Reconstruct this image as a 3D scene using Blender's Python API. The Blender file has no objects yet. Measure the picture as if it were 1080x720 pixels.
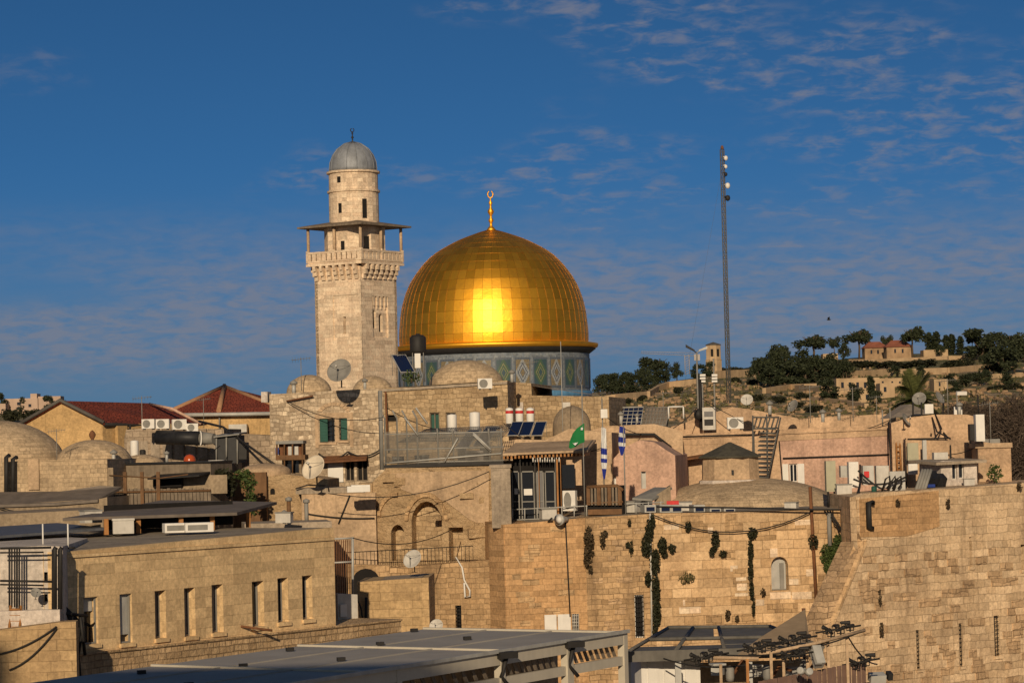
import bpy, math, random
from mathutils import Vector, Matrix
from mathutils.geometry import tessellate_polygon
R = math.radians
rnd = random.Random(7)
S = bpy.context.scene
COL = S.collection
# ------------------------------------------------------------------ camera, world, sun, exposure
FPX = 2900.0                      # focal length in pixels of a 1080 wide picture
PITCH, ROLL = math.atan(110 / FPX), R(1.4)
cam_d = bpy.data.cameras.new('camera'); cam = bpy.data.objects.new('camera', cam_d); COL.objects.link(cam)
cam_d.sensor_width = 36; cam_d.lens = 36 * FPX / 1080
cam_d.clip_start = 1; cam_d.clip_end = 12000
CM = Matrix.Rotation(R(90) + PITCH, 4, 'X') @ Matrix.Rotation(-ROLL, 4, 'Z')
cam.matrix_world = CM
S.camera = cam
SUN_EL, SUN_AZ = R(18), R(5)     # the sun stands behind the camera, a little to its left
w = bpy.data.worlds.new('World'); S.world = w; w.use_nodes = True
nt = w.node_tree; nt.nodes.clear()
def wn(t, **k):
    n = nt.nodes.new(t)
    for a, v in k.items(): setattr(n, a, v)
    return n
L = nt.links.new
tc = wn('ShaderNodeTexCoord'); sep = wn('ShaderNodeSeparateXYZ'); L(tc.outputs['Generated'], sep.inputs[0])
def wm(op, a, b=None, clamp=False):
    n = wn('ShaderNodeMath', operation=op); n.use_clamp = clamp
    for i, v in enumerate((a, b)):
        if v is None: continue
        if isinstance(v, (int, float)): n.inputs[i].default_value = v
        else: L(v, n.inputs[i])
    return n.outputs[0]
zr = wm('ADD', wm('MULTIPLY', wm('MAXIMUM', sep.outputs[2], 0.0), 1.9), 0.14)
cmb = wn('ShaderNodeCombineXYZ'); L(sep.outputs[0], cmb.inputs[0]); L(sep.outputs[1], cmb.inputs[1]); L(zr, cmb.inputs[2])
sky = wn('ShaderNodeTexSky', sky_type='NISHITA'); sky.sun_disc = False
sky.sun_elevation = SUN_EL; sky.sun_rotation = R(180) + SUN_AZ
sky.air_density = 1.0; sky.dust_density = 0.3; sky.ozone_density = 2.5
L(cmb.outputs[0], sky.inputs[0])
tint = wn('ShaderNodeMix', data_type='RGBA', blend_type='MULTIPLY'); tint.inputs[0].default_value = 1
L(sky.outputs[0], tint.inputs[6])
tdir = wn('ShaderNodeMapRange'); L(sep.outputs[1], tdir.inputs[0]); tdir.inputs[1].default_value = -.5; tdir.inputs[2].default_value = .4; tdir.interpolation_type = 'SMOOTHSTEP'
tm = wn('ShaderNodeMix', data_type='RGBA'); L(tdir.outputs[0], tm.inputs[0]); tm.inputs[6].default_value = (.95, .78, .62, 1); tm.inputs[7].default_value = (.215, .49, .70, 1); L(tm.outputs[2], tint.inputs[7])
hzm = wn('ShaderNodeMix', data_type='RGBA')
hr_ = wn('ShaderNodeMapRange'); hr_.interpolation_type = 'SMOOTHSTEP'; L(sep.outputs[2], hr_.inputs[0]); hr_.inputs[1].default_value = .11; hr_.inputs[2].default_value = .0; hr_.inputs[4].default_value = .72
L(hr_.outputs[0], hzm.inputs[0]); L(tint.outputs[2], hzm.inputs[6]); hzm.inputs[7].default_value = (1.08, 1.66, 2.3, 1)
# thin mauve clouds, stretched sideways
den = wm('ADD', wm('MAXIMUM', sep.outputs[2], 0.0), 0.22)
cx = wm('DIVIDE', sep.outputs[0], den); cy = wm('DIVIDE', sep.outputs[1], den)
cv = wn('ShaderNodeCombineXYZ'); L(cx, cv.inputs[0]); L(cy, cv.inputs[1])
def wnoise(scale, det, vec, rough=.55, dist=0.0):
    n = wn('ShaderNodeTexNoise'); n.inputs['Scale'].default_value = scale; n.inputs['Detail'].default_value = det
    n.inputs['Roughness'].default_value = rough; n.inputs['Distortion'].default_value = dist
    L(vec, n.inputs['Vector']); return n.outputs[0]
rip = wnoise(25.0, 4, cv.outputs[0], .60, .3)
big = wnoise(3.0, 3, cv.outputs[0], .5)
def wramp(v, a, b):
    n = wn('ShaderNodeMapRange'); n.interpolation_type = 'SMOOTHSTEP'; L(v, n.inputs[0]); n.inputs[1].default_value = a; n.inputs[2].default_value = b
    return n.outputs[0]
cl = wm('MULTIPLY', wramp(rip, .42, .74), wramp(wm('ADD', big, wm('MULTIPLY', sep.outputs[0], .75)), .47, .66))
low = wm('MULTIPLY', wramp(sep.outputs[2], .095, .055), wramp(sep.outputs[2], .018, .04))
low = wm('MULTIPLY', low, wm('MULTIPLY', wramp(rip, .18, .78), wramp(wnoise(1.3, 3, cv.outputs[0]), .30, .52)))
cl = wm('MAXIMUM', cl, wm('MULTIPLY', low, 1.35), True)
cmix = wn('ShaderNodeMix', data_type='RGBA'); L(wm('MULTIPLY', cl, .66), cmix.inputs[0]); L(hzm.outputs[2], cmix.inputs[6])
cmix.inputs[7].default_value = (2.3, 2.3, 2.75, 1)
bg = wn('ShaderNodeBackground'); bg.inputs[1].default_value = 0.09; L(cmix.outputs[2], bg.inputs[0])
wo = wn('ShaderNodeOutputWorld'); L(bg.outputs[0], wo.inputs[0])
sd = bpy.data.lights.new('sun', 'SUN'); sd.energy = 3.5; sd.angle = R(.5); sd.color = (1.0, .80, .55)
so = bpy.data.objects.new('sun', sd); COL.objects.link(so)
sdir = Vector((-math.sin(SUN_AZ) * math.cos(SUN_EL), -math.cos(SUN_AZ) * math.cos(SUN_EL), math.sin(SUN_EL)))
so.rotation_euler = sdir.to_track_quat('Z', 'Y').to_euler(); so.location = sdir * 200
vs = S.view_settings; vs.view_transform = 'Standard'; vs.look = 'None'; vs.gamma = 1; vs.use_curve_mapping = False
vs.exposure = 0.0

# ------------------------------------------------------------------ pixels of the photograph -> points at a depth
M3 = CM.to_3x3()
def ray(px, py): return M3 @ Vector(((px - 540) / FPX, (360 - py) / FPX, -1))
def W(px, py, Y): d = ray(px, py); return d * (Y / d.y)
BASE = -15.0
class Pl:
    """vertical plane through two picture points at given depths"""
    def __init__(s, a, Ya, b, Yb):
        s.A = W(a[0], a[1], Ya); B = W(b[0], b[1], Yb); d = B - s.A; d.z = 0
        s.len = d.length; s.u = d.normalized(); s.n = Vector((s.u.y, -s.u.x, 0))
    def ab(s, px, py):
        d = ray(px, py); p = d * (s.A.dot(s.n) / d.dot(s.n)); return ((p - s.A).dot(s.u), p.z)
    def pt(s, a, z, off=0):
        p = s.A + s.u * a + s.n * off; return Vector((p.x, p.y, z))
    def w(s, px, py, off=0): a, z = s.ab(px, py); return s.pt(a, z, off)
    def rect(s, x0, y0, x1, y1):
        a0, z1 = s.ab(x0, (y0 + 0)); a1, z0 = s.ab(x1, y1); return a0, a1, z0, z1
    def ang(s): return math.atan2(s.u.y, s.u.x)

# ------------------------------------------------------------------ mesh collector
class MB:
    def __init__(s): s.v = []; s.f = []; s.uv = {}; s.smooth = set()
    def add(s, vs, fs, smooth=False):
        o = len(s.v); s.v += [Vector(p) for p in vs]
        for f in fs:
            if smooth: s.smooth.add(len(s.f))
            s.f.append([o + i for i in f])
        return s
    def hexa(s, p):  # 4 bottom, 4 top
        return s.add(p, [(3, 2, 1, 0), (4, 5, 6, 7), (0, 1, 5, 4), (1, 2, 6, 5), (2, 3, 7, 6), (3, 0, 4, 7)])
    def box(s, x0, x1, y0, y1, z0, z1):
        return s.hexa([(x0, y0, z0), (x1, y0, z0), (x1, y1, z0), (x0, y1, z0), (x0, y0, z1), (x1, y0, z1), (x1, y1, z1), (x0, y1, z1)])
    def obox(s, c, sx, sy, sz, ang=0, tilt=0):
        m = Matrix.Rotation(ang, 3, 'Z') @ Matrix.Rotation(tilt, 3, 'X'); c = Vector(c)
        q = [(-1, -1, -1), (1, -1, -1), (1, 1, -1), (-1, 1, -1), (-1, -1, 1), (1, -1, 1), (1, 1, 1), (-1, 1, 1)]
        return s.hexa([c + m @ Vector((a * sx / 2, b * sy / 2, d * sz / 2)) for a, b, d in q])
    def pbox(s, pl, a0, a1, z0, z1, o0, o1):   # o0 < o1, along the outward normal
        f = lambda a, o, z: pl.pt(a, z, o)
        return s.hexa([f(a0, o1, z0), f(a1, o1, z0), f(a1, o0, z0), f(a0, o0, z0), f(a0, o1, z1), f(a1, o1, z1), f(a1, o0, z1), f(a0, o0, z1)])
    def down(s, top, z):   # top polygon (ccw from above) extruded down to z
        n = len(top); b = [Vector((p[0], p[1], z)) for p in top]
        return s.add([Vector(p) for p in top] + b, [tuple(range(n))] + [tuple(range(2 * n - 1, n - 1, -1))] + [(i, n + i, n + (i + 1) % n, (i + 1) % n) for i in range(n)])
    def poly(s, pts, th=(0, 0, -.05)):   # polygon sheet with a thickness vector
        n = len(pts); t = Vector(th); p = [Vector(q) for q in pts]
        return s.add(p + [q + t for q in p], [tuple(range(n)), tuple(range(2 * n - 1, n - 1, -1))] + [(i, n + i, n + (i + 1) % n, (i + 1) % n) for i in range(n)])
    def tube(s, pts, r, seg=6, r2=None, smooth=True):
        pts = [Vector(p) for p in pts]; n = len(pts); vs = []; prev = None
        for i, p in enumerate(pts):
            d = (pts[min(i + 1, n - 1)] - pts[max(i - 1, 0)]).normalized()
            a = d.cross(Vector((0, 0, 1)) if abs(d.z) < .9 else Vector((0, 1, 0))).normalized()
            if prev is not None and a.dot(prev) < 0: a = -a
            prev = a; b = d.cross(a); rr = r if r2 is None else r + (r2 - r) * i / max(n - 1, 1)
            for k in range(seg): t = 2 * math.pi * k / seg; vs.append(p + (a * math.cos(t) + b * math.sin(t)) * rr)
        fs = [(i * seg + k, i * seg + (k + 1) % seg, (i + 1) * seg + (k + 1) % seg, (i + 1) * seg + k) for i in range(n - 1) for k in range(seg)]
        s.add(vs, fs, smooth); o = len(s.v) - len(vs)
        s.f.append([o + k for k in range(seg)][::-1]); s.f.append([o + (n - 1) * seg + k for k in range(seg)]); return s
    def lathe(s, c, prof, seg=24, smooth=True, m=None, a0=0.0):
        c = Vector(c); vs = []; n = len(prof)
        for r, z in prof:
            for k in range(seg):
                t = a0 + 2 * math.pi * k / seg; q = Vector((r * math.cos(t), r * math.sin(t), z)); vs.append(c + (m @ q if m else q))
        s.add(vs, [(i * seg + k, i * seg + (k + 1) % seg, (i + 1) * seg + (k + 1) % seg, (i + 1) * seg + k) for i in range(n - 1) for k in range(seg)], smooth)
        o = len(s.v) - len(vs)
        if prof[0][0] > 1e-4: s.f.append([o + k for k in range(seg)][::-1])
        if prof[-1][0] > 1e-4: s.f.append([o + (n - 1) * seg + k for k in range(seg)])
        return s
    def panel(s, pl, outer, holes=(), off=0.0, depth=.3, back=True):
        loops = [[Vector((a, z, 0)) for a, z in lp] for lp in [outer] + list(holes)]
        tri = tessellate_polygon(loops); flat = [q for lp in loops for q in lp]; n = len(flat)
        fr = [pl.pt(q.x, q.y, off) for q in flat]; bk = [pl.pt(q.x, q.y, off - depth) for q in flat]
        fs = []
        for t in tri:
            a, b, c = (flat[i] for i in t); ccw = (b.x - a.x) * (c.y - a.y) - (b.y - a.y) * (c.x - a.x) > 0
            t = tuple(t) if ccw else tuple(t)[::-1]; fs.append(t)
            if back: fs.append(tuple(n + i for i in t[::-1]))
        o = 0
        for li, lp in enumerate(loops):
            k = len(lp); area = sum(lp[i].x * lp[(i + 1) % k].y - lp[(i + 1) % k].x * lp[i].y for i in range(k))
            rev = (area > 0) == (li > 0)
            for i in range(k):
                q = (o + i, n + o + i, n + o + (i + 1) % k, o + (i + 1) % k); fs.append(q[::-1] if rev else q)
            o += k
        return s.add(fr + bk, fs)
    def dome(s, c, r, h, seg=32, rows=10, m=None, skirt=0):
        pr = ([(r, -skirt)] if skirt else []) + [(r * math.cos(i / rows * math.pi / 2), h * math.sin(i / rows * math.pi / 2)) for i in range(rows)] + [(0.001, h)]
        return s.lathe(c, pr, seg, True, m)
    def leaf(s, p, size, asp=.6):
        d = Vector((rnd.gauss(0, 1), rnd.gauss(0, 1), rnd.gauss(0, 1))).normalized(); e = d.orthogonal().normalized(); t = rnd.uniform(0, 6.28)
        e = Matrix.Rotation(t, 3, d) @ e; g = d.cross(e); a = size * rnd.uniform(.6, 1.3); b = a * asp; p = Vector(p)
        s.add([p - e * a * .5, p + g * b * .5, p + e * a * .5, p - g * b * .5], [(0, 1, 2, 3)])
    def clump(s, c, rad, n, size, asp=.6):
        c = Vector(c)
        for _ in range(n):
            d = Vector((rnd.gauss(0, 1), rnd.gauss(0, 1), rnd.gauss(0, 1))).normalized() * (rnd.random() ** .45)
            s.leaf(c + Vector((d.x * rad[0], d.y * rad[1], d.z * rad[2])), size, asp)
        return s

def arch(x0, x1, z0, zs, pointed=0.0, n=8):
    """opening outline: sides up to zs then a round or pointed arch"""
    c, r = (x0 + x1) / 2, (x1 - x0) / 2; p = [(x0, z0), (x1, z0), (x1, zs)]
    for i in range(1, n):
        t = math.pi * i / n; p.append((c + r * math.cos(t), zs + r * (1 + pointed * math.sin(t)) * math.sin(t)))
    return p + [(x0, zs)]
def RC(a0, a1, z0, z1): return [(a0, z0), (a1, z0), (a1, z1), (a0, z1)]

# ------------------------------------------------------------------ objects
def mesh(name, mb, loc):
    me = bpy.data.meshes.new(name); off = Vector(loc)
    me.from_pydata([tuple(p - off) for p in mb.v], [], mb.f)
    uvl = me.uv_layers.new(name='UVMap'); data = uvl.data
    for i, p in enumerate(me.polygons):
        p.use_smooth = i in mb.smooth
        cu = mb.uv.get(i)
        if cu:
            for k, li in enumerate(p.loop_indices): data[li].uv = cu[k]
            continue
        n = p.normal
        if abs(n.z) > .85:
            for li in p.loop_indices: q = mb.v[me.loops[li].vertex_index]; data[li].uv = (q.x, q.y)
        else:
            t = Vector((-n.y, n.x, 0)).normalized(); k = 1 / math.sqrt(max(1 - n.z * n.z, .1))
            for li in p.loop_indices: q = mb.v[me.loops[li].vertex_index]; data[li].uv = (q.dot(t), q.z * k)
    me.update(); return me
def thing(name, label, cat, loc=(0, 0, 0), group=None):
    o = bpy.data.objects.new(name, None); COL.objects.link(o); o.location = loc; o.empty_display_size = .3
    o['label'] = label; o['category'] = cat
    if group: o['group'] = group
    return o
def rootloc(o):
    while o.parent: o = o.parent
    return Vector(o.location)
def part(name, mb, mat, parent, label=None):
    o = bpy.data.objects.new(name, mesh(name, mb, rootloc(parent))); o.data.materials.append(mat); COL.objects.link(o); o.parent = parent
    if label: o['label'] = label
    return o
def solo(name, mb, mat, label, cat, group=None):
    xs = [p.x for p in mb.v]; ys = [p.y for p in mb.v]; zs = [p.z for p in mb.v]
    loc = Vector(((min(xs) + max(xs)) / 2, (min(ys) + max(ys)) / 2, min(zs)))
    o = bpy.data.objects.new(name, mesh(name, mb, loc)); o.location = loc; o.data.materials.append(mat); COL.objects.link(o)
    o['label'] = label; o['category'] = cat
    if group: o['group'] = group
    return o
def struct(name, mb, mat, kind='structure'):
    o = bpy.data.objects.new(name, mesh(name, mb, (0, 0, 0))); o.data.materials.append(mat); COL.objects.link(o); o['kind'] = kind; return o
def dup(root, loc, rz=0, label=None, scale=1, group=None):
    r = root.copy(); COL.objects.link(r); r.location = loc; r.rotation_euler = (0, 0, rz); r.scale = (scale,) * 3 if not hasattr(scale, '__len__') else scale
    if label: r['label'] = label
    if group: r['group'] = group
    for ch in list(root.children):
        c = ch.copy(); COL.objects.link(c); c.parent = r
        for g in ch.children:
            d = g.copy(); COL.objects.link(d); d.parent = c
    return r
PROTO = {}
def put(key, maker, loc, rz, label, scale=1, group=None):
    """first use places the prototype itself, later uses copy it"""
    if key not in PROTO:
        r = maker(); PROTO[key] = r; r.location = loc; r.rotation_euler = (0, 0, rz); r['label'] = label
        r.scale = (scale,) * 3 if not hasattr(scale, '__len__') else scale
        if group: r['group'] = group
        return r
    return dup(PROTO[key], loc, rz, label, scale, group)

# ------------------------------------------------------------------ materials
def nm(name, rough=.85, metal=0.0):
    m = bpy.data.materials.new(name); m.use_nodes = True; t = m.node_tree; b = t.nodes['Principled BSDF']
    b.inputs['Roughness'].default_value = rough; b.inputs['Metallic'].default_value = metal
    b.inputs['Specular IOR Level'].default_value = .25
    return m, t, b
def nd(t, typ, ins=None, **pr):
    n = t.nodes.new(typ)
    for k, v in pr.items(): setattr(n, k, v)
    for k, v in (ins or {}).items():
        if hasattr(v, 'node'): t.links.new(v, n.inputs[k])
        else: n.inputs[k].default_value = v
    return n
def c4(c): return (c[0], c[1], c[2], 1)
def mul(c, k): return tuple(min(x * k, 1) for x in c)
def mixc(t, f, a, b, bt='MIX'):
    n = nd(t, 'ShaderNodeMix', data_type='RGBA', blend_type=bt)
    for i, v in ((0, f), (6, a), (7, b)):
        if hasattr(v, 'node'): t.links.new(v, n.inputs[i])
        else: n.inputs[i].default_value = v if i == 0 else c4(v)
    return n.outputs[2]
def mrange(t, v, a, b, lo=0.0, hi=1.0): return nd(t, 'ShaderNodeMapRange', {0: v, 1: a, 2: b, 3: lo, 4: hi}).outputs[0]
def math_(t, op, a, b=0.0): return nd(t, 'ShaderNodeMath', {0: a, 1: b}, operation=op).outputs[0]
def noise(t, vec, sc, det=3, ro=.55): return nd(t, 'ShaderNodeTexNoise', {'Vector': vec, 'Scale': sc, 'Detail': det, 'Roughness': ro}).outputs[0]
def scaled(t, vec, s): return nd(t, 'ShaderNodeMapping', {'Vector': vec, 'Scale': s}).outputs[0]
def bump(t, b, h, dist=.03, st=.6):
    n = nd(t, 'ShaderNodeBump', {'Height': h, 'Distance': dist, 'Strength': st}); t.links.new(n.outputs[0], b.inputs['Normal'])
def wpos(t): return nd(t, 'ShaderNodeNewGeometry').outputs['Position']
def plain(name, c, rough=.8, metal=0.0, var=.18, sc=2.5, bmp=.0):
    m, t, b = nm(name, rough, metal); v = wpos(t)
    f = math_(t, 'ADD', math_(t, 'MULTIPLY', noise(t, v, sc, 5), .6), math_(t, 'MULTIPLY', noise(t, scaled(t, v, (1.5, 1.5, .25)), sc * 1.5, 3), .4))
    t.links.new(mixc(t, mrange(t, f, .35, .65), mul(c, 1 - var), mul(c, 1 + var)), b.inputs['Base Color'])
    if bmp: bump(t, b, noise(t, v, sc * 6, 4), bmp)
    return m
def weather(t, col, v, dark, amt, sc=.35):
    """stains: broad patina patches, vertical runs and fine speckle"""
    p = mrange(t, noise(t, v, sc, 6, .65), .48, .72, 0, amt)
    col = mixc(t, p, col, dark)
    s = mrange(t, noise(t, scaled(t, v, (1.6, 1.6, .12)), .9, 4, .6), .54, .75, 0, amt * .8)
    col = mixc(t, s, col, mul(dark, .8))
    k = mrange(t, noise(t, v, 7, 4, .7), .3, .7, .72, 1.22)
    kk = nd(t, 'ShaderNodeCombineXYZ', {0: k, 1: k, 2: k}).outputs[0]
    return mixc(t, 1.0, col, kk, 'MULTIPLY')
def ashlar(name, c1, c2, mort, bw=.7, bh=.35, ms=.014, dark=None, amt=.45, bmp=.05, wob=.03, sc=.35, rough=.9):
    m, t, b = nm(name, rough); uv = nd(t, 'ShaderNodeUVMap', uv_map='UVMap').outputs[0]; v = wpos(t)
    nv = nd(t, 'ShaderNodeTexNoise', {'Vector': v, 'Scale': 1.3, 'Detail': 3})
    off = nd(t, 'ShaderNodeVectorMath', {0: nv.outputs['Color'], 1: (.5, .5, .5)}, operation='SUBTRACT').outputs[0]
    off = nd(t, 'ShaderNodeVectorMath', {0: off, 'Scale': wob * 4}, operation='SCALE').outputs[0]
    uvd = nd(t, 'ShaderNodeVectorMath', {0: uv, 1: off}, operation='ADD').outputs[0]
    br = nd(t, 'ShaderNodeTexBrick', {'Vector': uvd, 'Color1': c4(c1), 'Color2': c4(c2), 'Mortar': c4(mort), 'Scale': 1.0, 'Mortar Size': ms,
            'Mortar Smooth': .7, 'Bias': 0.0, 'Brick Width': bw, 'Row Height': bh}, offset=.42, offset_frequency=2, squash=.8, squash_frequency=3)
    q2 = scaled(t, uvd, (1 / (bw * 1.9), 1 / bh, 1)); big = nd(t, 'ShaderNodeTexWhiteNoise', {'Vector': nd(t, 'ShaderNodeVectorMath', {0: q2}, operation='FLOOR').outputs[0]}, noise_dimensions='2D').outputs[0]
    tone = mrange(t, big, 0, 1, .80, 1.16); tv = nd(t, 'ShaderNodeCombineXYZ', {0: tone, 1: tone, 2: tone}).outputs[0]
    gap = mrange(t, noise(t, v, .9, 4, .6), .38, .62, 0.25, 1.0)
    face = mixc(t, .5, c1, c2); bc = mixc(t, gap, mixc(t, .55, face, br.outputs['Color']), br.outputs['Color'])
    col = weather(t, mixc(t, 1.0, bc, tv, 'MULTIPLY'), v, dark or mul(c1, .45), amt, sc)
    t.links.new(col, b.inputs['Base Color'])
    h = math_(t, 'ADD', math_(t, 'MULTIPLY', br.outputs['Fac'], math_(t, 'MULTIPLY', gap, -.8)), math_(t, 'MULTIPLY', noise(t, v, 5, 5, .65), 1.1))
    bump(t, b, h, bmp, .8); return m
def rubble(name, c1, c2, mort, sx=.42, sz=.24, dark=None, amt=.5, bmp=.08, sc=.35):
    m, t, b = nm(name, .95); uv = nd(t, 'ShaderNodeUVMap', uv_map='UVMap').outputs[0]; v = wpos(t)
    q = scaled(t, uv, (1 / sx, 1 / sz, 1))
    v1 = nd(t, 'ShaderNodeTexVoronoi', {'Vector': q, 'Scale': 1.0, 'Randomness': .75})
    v2 = nd(t, 'ShaderNodeTexVoronoi', {'Vector': q, 'Scale': 1.0, 'Randomness': .75}, feature='DISTANCE_TO_EDGE')
    rc = nd(t, 'ShaderNodeSeparateColor', {0: v1.outputs['Color']}).outputs[0]
    e = mrange(t, v2.outputs[0], .02, .13)
    col = mixc(t, e, mort, mixc(t, mrange(t, rc, .1, .9), c1, c2))
    col = weather(t, col, v, dark or mul(c1, .4), amt, sc); t.links.new(col, b.inputs['Base Color'])
    h = math_(t, 'ADD', math_(t, 'MULTIPLY', e, .8), math_(t, 'MULTIPLY', noise(t, v, 4, 5, .7), 1.0)); bump(t, b, h, bmp, .9); return m
def leafm(name, c1, c2):
    m, t, b = nm(name, .7); r = nd(t, 'ShaderNodeNewGeometry').outputs['Random Per Island']
    n = noise(t, wpos(t), .6, 2)
    col = mixc(t, math_(t, 'ADD', math_(t, 'MULTIPLY', r, .6), math_(t, 'MULTIPLY', n, .4)), c1, c2); t.links.new(col, b.inputs['Base Color']); return m
def tilem(name, bgc, ringc, midc, frame):
    """ceramic panel: framed diamond pattern over uv 0..1"""
    m, t, b = nm(name, .35); uv = nd(t, 'ShaderNodeUVMap', uv_map='UVMap').outputs[0]; s = nd(t, 'ShaderNodeSeparateXYZ', {0: uv})
    ax = math_(t, 'ABSOLUTE', math_(t, 'SUBTRACT', s.outputs[0], .5)); ay = math_(t, 'ABSOLUTE', math_(t, 'SUBTRACT', s.outputs[1], .5))
    d = math_(t, 'ADD', math_(t, 'MULTIPLY', ax, 2.0), math_(t, 'MULTIPLY', ay, 2.0))
    e = math_(t, 'MAXIMUM', ax, ay)
    cr = nd(t, 'ShaderNodeValToRGB', {0: d}); cr.color_ramp.interpolation = 'CONSTANT'; el = cr.color_ramp.elements
    el[0].position = 0; el[0].color = c4(midc); el[1].position = .28; el[1].color = c4(ringc)
    for p, c in ((.36, bgc), (.55, ringc), (.66, bgc), (.95, midc), (1.05, bgc)):
        if p < 1: x = el.new(p); x.color = c4(c)
    col = mixc(t, math_(t, 'GREATER_THAN', e, .43), cr.outputs[0], frame)
    col = mixc(t, mrange(t, noise(t, scaled(t, uv, (14, 26, 1)), 1, 2), .45, .6, 0, .6), col, mul(frame, .6))
    t.links.new(col, b.inputs['Base Color']); return m

def plaster(name, c, amt=.45, sc=.7):
    m, t, b = nm(name, .92); v = wpos(t); f = noise(t, v, sc, 6, .65)
    col = mixc(t, mrange(t, f, .36, .64), mul(c, .84), mul(c, 1.14)); col = weather(t, col, v, (c[0] * .42, c[1] * .42, c[2] * .44), amt, .5)
    run = mrange(t, noise(t, scaled(t, v, (3.2, 3.2, .10)), 1.2, 4, .65), .55, .78, 0, .55); col = mixc(t, run, col, (c[0] * .38, c[1] * .38, c[2] * .4))
    t.links.new(col, b.inputs['Base Color']); bump(t, b, noise(t, v, 4, 5, .7), .03); return m
STONE = (.46, .33, .195)
m_wall_a = ashlar('ashlar_smooth', (0.571, 0.351, 0.176), (0.492, 0.295, 0.142), (0.377, 0.223, 0.108), .55, .27, .010, (0.308, 0.183, 0.091), .7, .03)
m_wall_b = ashlar('ashlar_weathered', (0.571, 0.384, 0.210), (0.422, 0.273, 0.142), (0.286, 0.183, 0.096), .5, .25, .016, (0.217, 0.139, 0.079), .75, .04, .05, .5)
m_wall_c = ashlar('ashlar_large', (0.685, 0.479, 0.278), (0.514, 0.334, 0.176), (0.389, 0.250, 0.136), .95, .43, .014, (0.308, 0.189, 0.102), .7, .04, .03, .35)
m_wall_d = ashlar('ashlar_western', (.74, .545, .345), (.58, .41, .245), (.46, .32, .19), .72, .36, .014, (.32, .215, .13), .8, .05, .06, .3)
m_wall_e = ashlar('ashlar_small_rough', (0.628, 0.428, 0.249), (0.435, 0.290, 0.165), (0.308, 0.200, 0.113), .6, .32, .022, (0.251, 0.166, 0.102), .6, .06, .09, .5)
m_office = ashlar('ashlar_office', (0.734, 0.527, 0.288), (0.632, 0.443, 0.239), (0.530, 0.369, 0.198), .85, .38, .010, (0.428, 0.286, 0.153), .4, .012, .004, .3)
m_lowwall = ashlar('ashlar_low_wall', (0.551, 0.379, 0.198), (0.459, 0.310, 0.158), (0.367, 0.241, 0.122), .7, .36, .012, (0.306, 0.197, 0.108), .6, .025, .02, .4)
m_plinth = ashlar('rusticated_plinth', (0.632, 0.443, 0.252), (0.469, 0.315, 0.171), (0.275, 0.182, 0.099), .42, .24, .024, (0.306, 0.197, 0.108), .5, .07, .03)
m_minaret = ashlar('ashlar_minaret', (0.800, 0.645, 0.465), (0.708, 0.529, 0.369), (0.571, 0.423, 0.295), .62, .3, .010, (0.457, 0.345, 0.249), .5, .02, .02, .4)
m_block = ashlar('concrete_block', (0.389, 0.300, 0.215), (0.308, 0.239, 0.170), (0.194, 0.145, 0.102), .55, .34, .03, (0.183, 0.134, 0.091), .5, .03)
def eroded(name, c1, c2, pit):
    m, t, b = nm(name, .95); v = wpos(t); q = scaled(t, v, (1, 1, 1.5))
    n1 = noise(t, q, .55, 8, .68); n2 = noise(t, q, 1.7, 7, .7); vo = nd(t, 'ShaderNodeTexVoronoi', {'Vector': q, 'Scale': 1.5, 'Randomness': 1.0}, feature='SMOOTH_F1').outputs[0]
    col = mixc(t, mrange(t, n1, .38, .60), c1, c2); col = mixc(t, mrange(t, n2, .56, .70, 0, .75), col, pit)
    k = mrange(t, noise(t, v, 8, 4, .7), .3, .7, .78, 1.2); col = mixc(t, 1.0, col, nd(t, 'ShaderNodeCombineXYZ', {0: k, 1: k, 2: k}).outputs[0], 'MULTIPLY'); t.links.new(col, b.inputs['Base Color'])
    h = math_(t, 'ADD', math_(t, 'MULTIPLY', n1, 1.6), math_(t, 'ADD', math_(t, 'MULTIPLY', n2, -.9), math_(t, 'MULTIPLY', vo, .5))); bump(t, b, h, .45, .9); return m
m_rub_a = ashlar('rubble_house', (.74, .60, .43), (.36, .265, .175), (.42, .32, .215), .36, .22, .022, (.22, .165, .115), .6, .05, .10, .5)
m_rub_b = ashlar('rubble_yellow', (.56, .41, .245), (.36, .25, .14), (.33, .23, .13), .42, .24, .02, (.22, .145, .085), .6, .05, .09, .5)
m_rub_c = eroded('rubble_eroded', (.64, .455, .265), (.49, .335, .185), (.26, .165, .09))
m_domeS = ashlar('dome_stone', (.55, .41, .26), (.47, .345, .215), (.38, .28, .175), .35, .2, .014, (.2, .15, .1), .5, .02)
m_plasterY = plaster('plaster_yellow', (.55, .36, .165))
m_plasterP = plaster('plaster_pink', (.56, .36, .265), .6)
m_plasterO = plaster('plaster_peach', (.55, .375, .235), .6)
m_plasterB = plaster('plaster_beige', (.50, .355, .225))
m_plasterW = plaster('plaster_white', (.62, .54, .47))
m_plasterG = plaster('plaster_grey', (.32, .245, .165))
m_concrete = plaster('concrete', (.37, .30, .225), .6)
m_roofflat = plaster('flat_roofing', (.32, .265, .20), .6)
m_darkroof = plain('bitumen_roofing', (.10, .09, .08), .9, 0, .25, 1.0, .01)
m_redtile = ashlar('red_tile', (.30, .065, .035), (.22, .045, .025), (.10, .02, .012), .28, .36, .03, (.12, .035, .022), .45, .06, .0, .6)
m_ridge = plain('ridge_tile', (.40, .22, .12), .9, 0, .2)
m_fence = plain('fence_reddish', (.20, .125, .095), .85, 0, .2, 3)
m_wood = plain('wood_brown', (.16, .085, .04), .75, 0, .3, 3)
m_woodO = plain('wood_orange', (.36, .165, .055), .7, 0, .25, 3)
m_woodG = plain('wood_grey', (.19, .15, .11), .85, 0, .3, 3)
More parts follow.
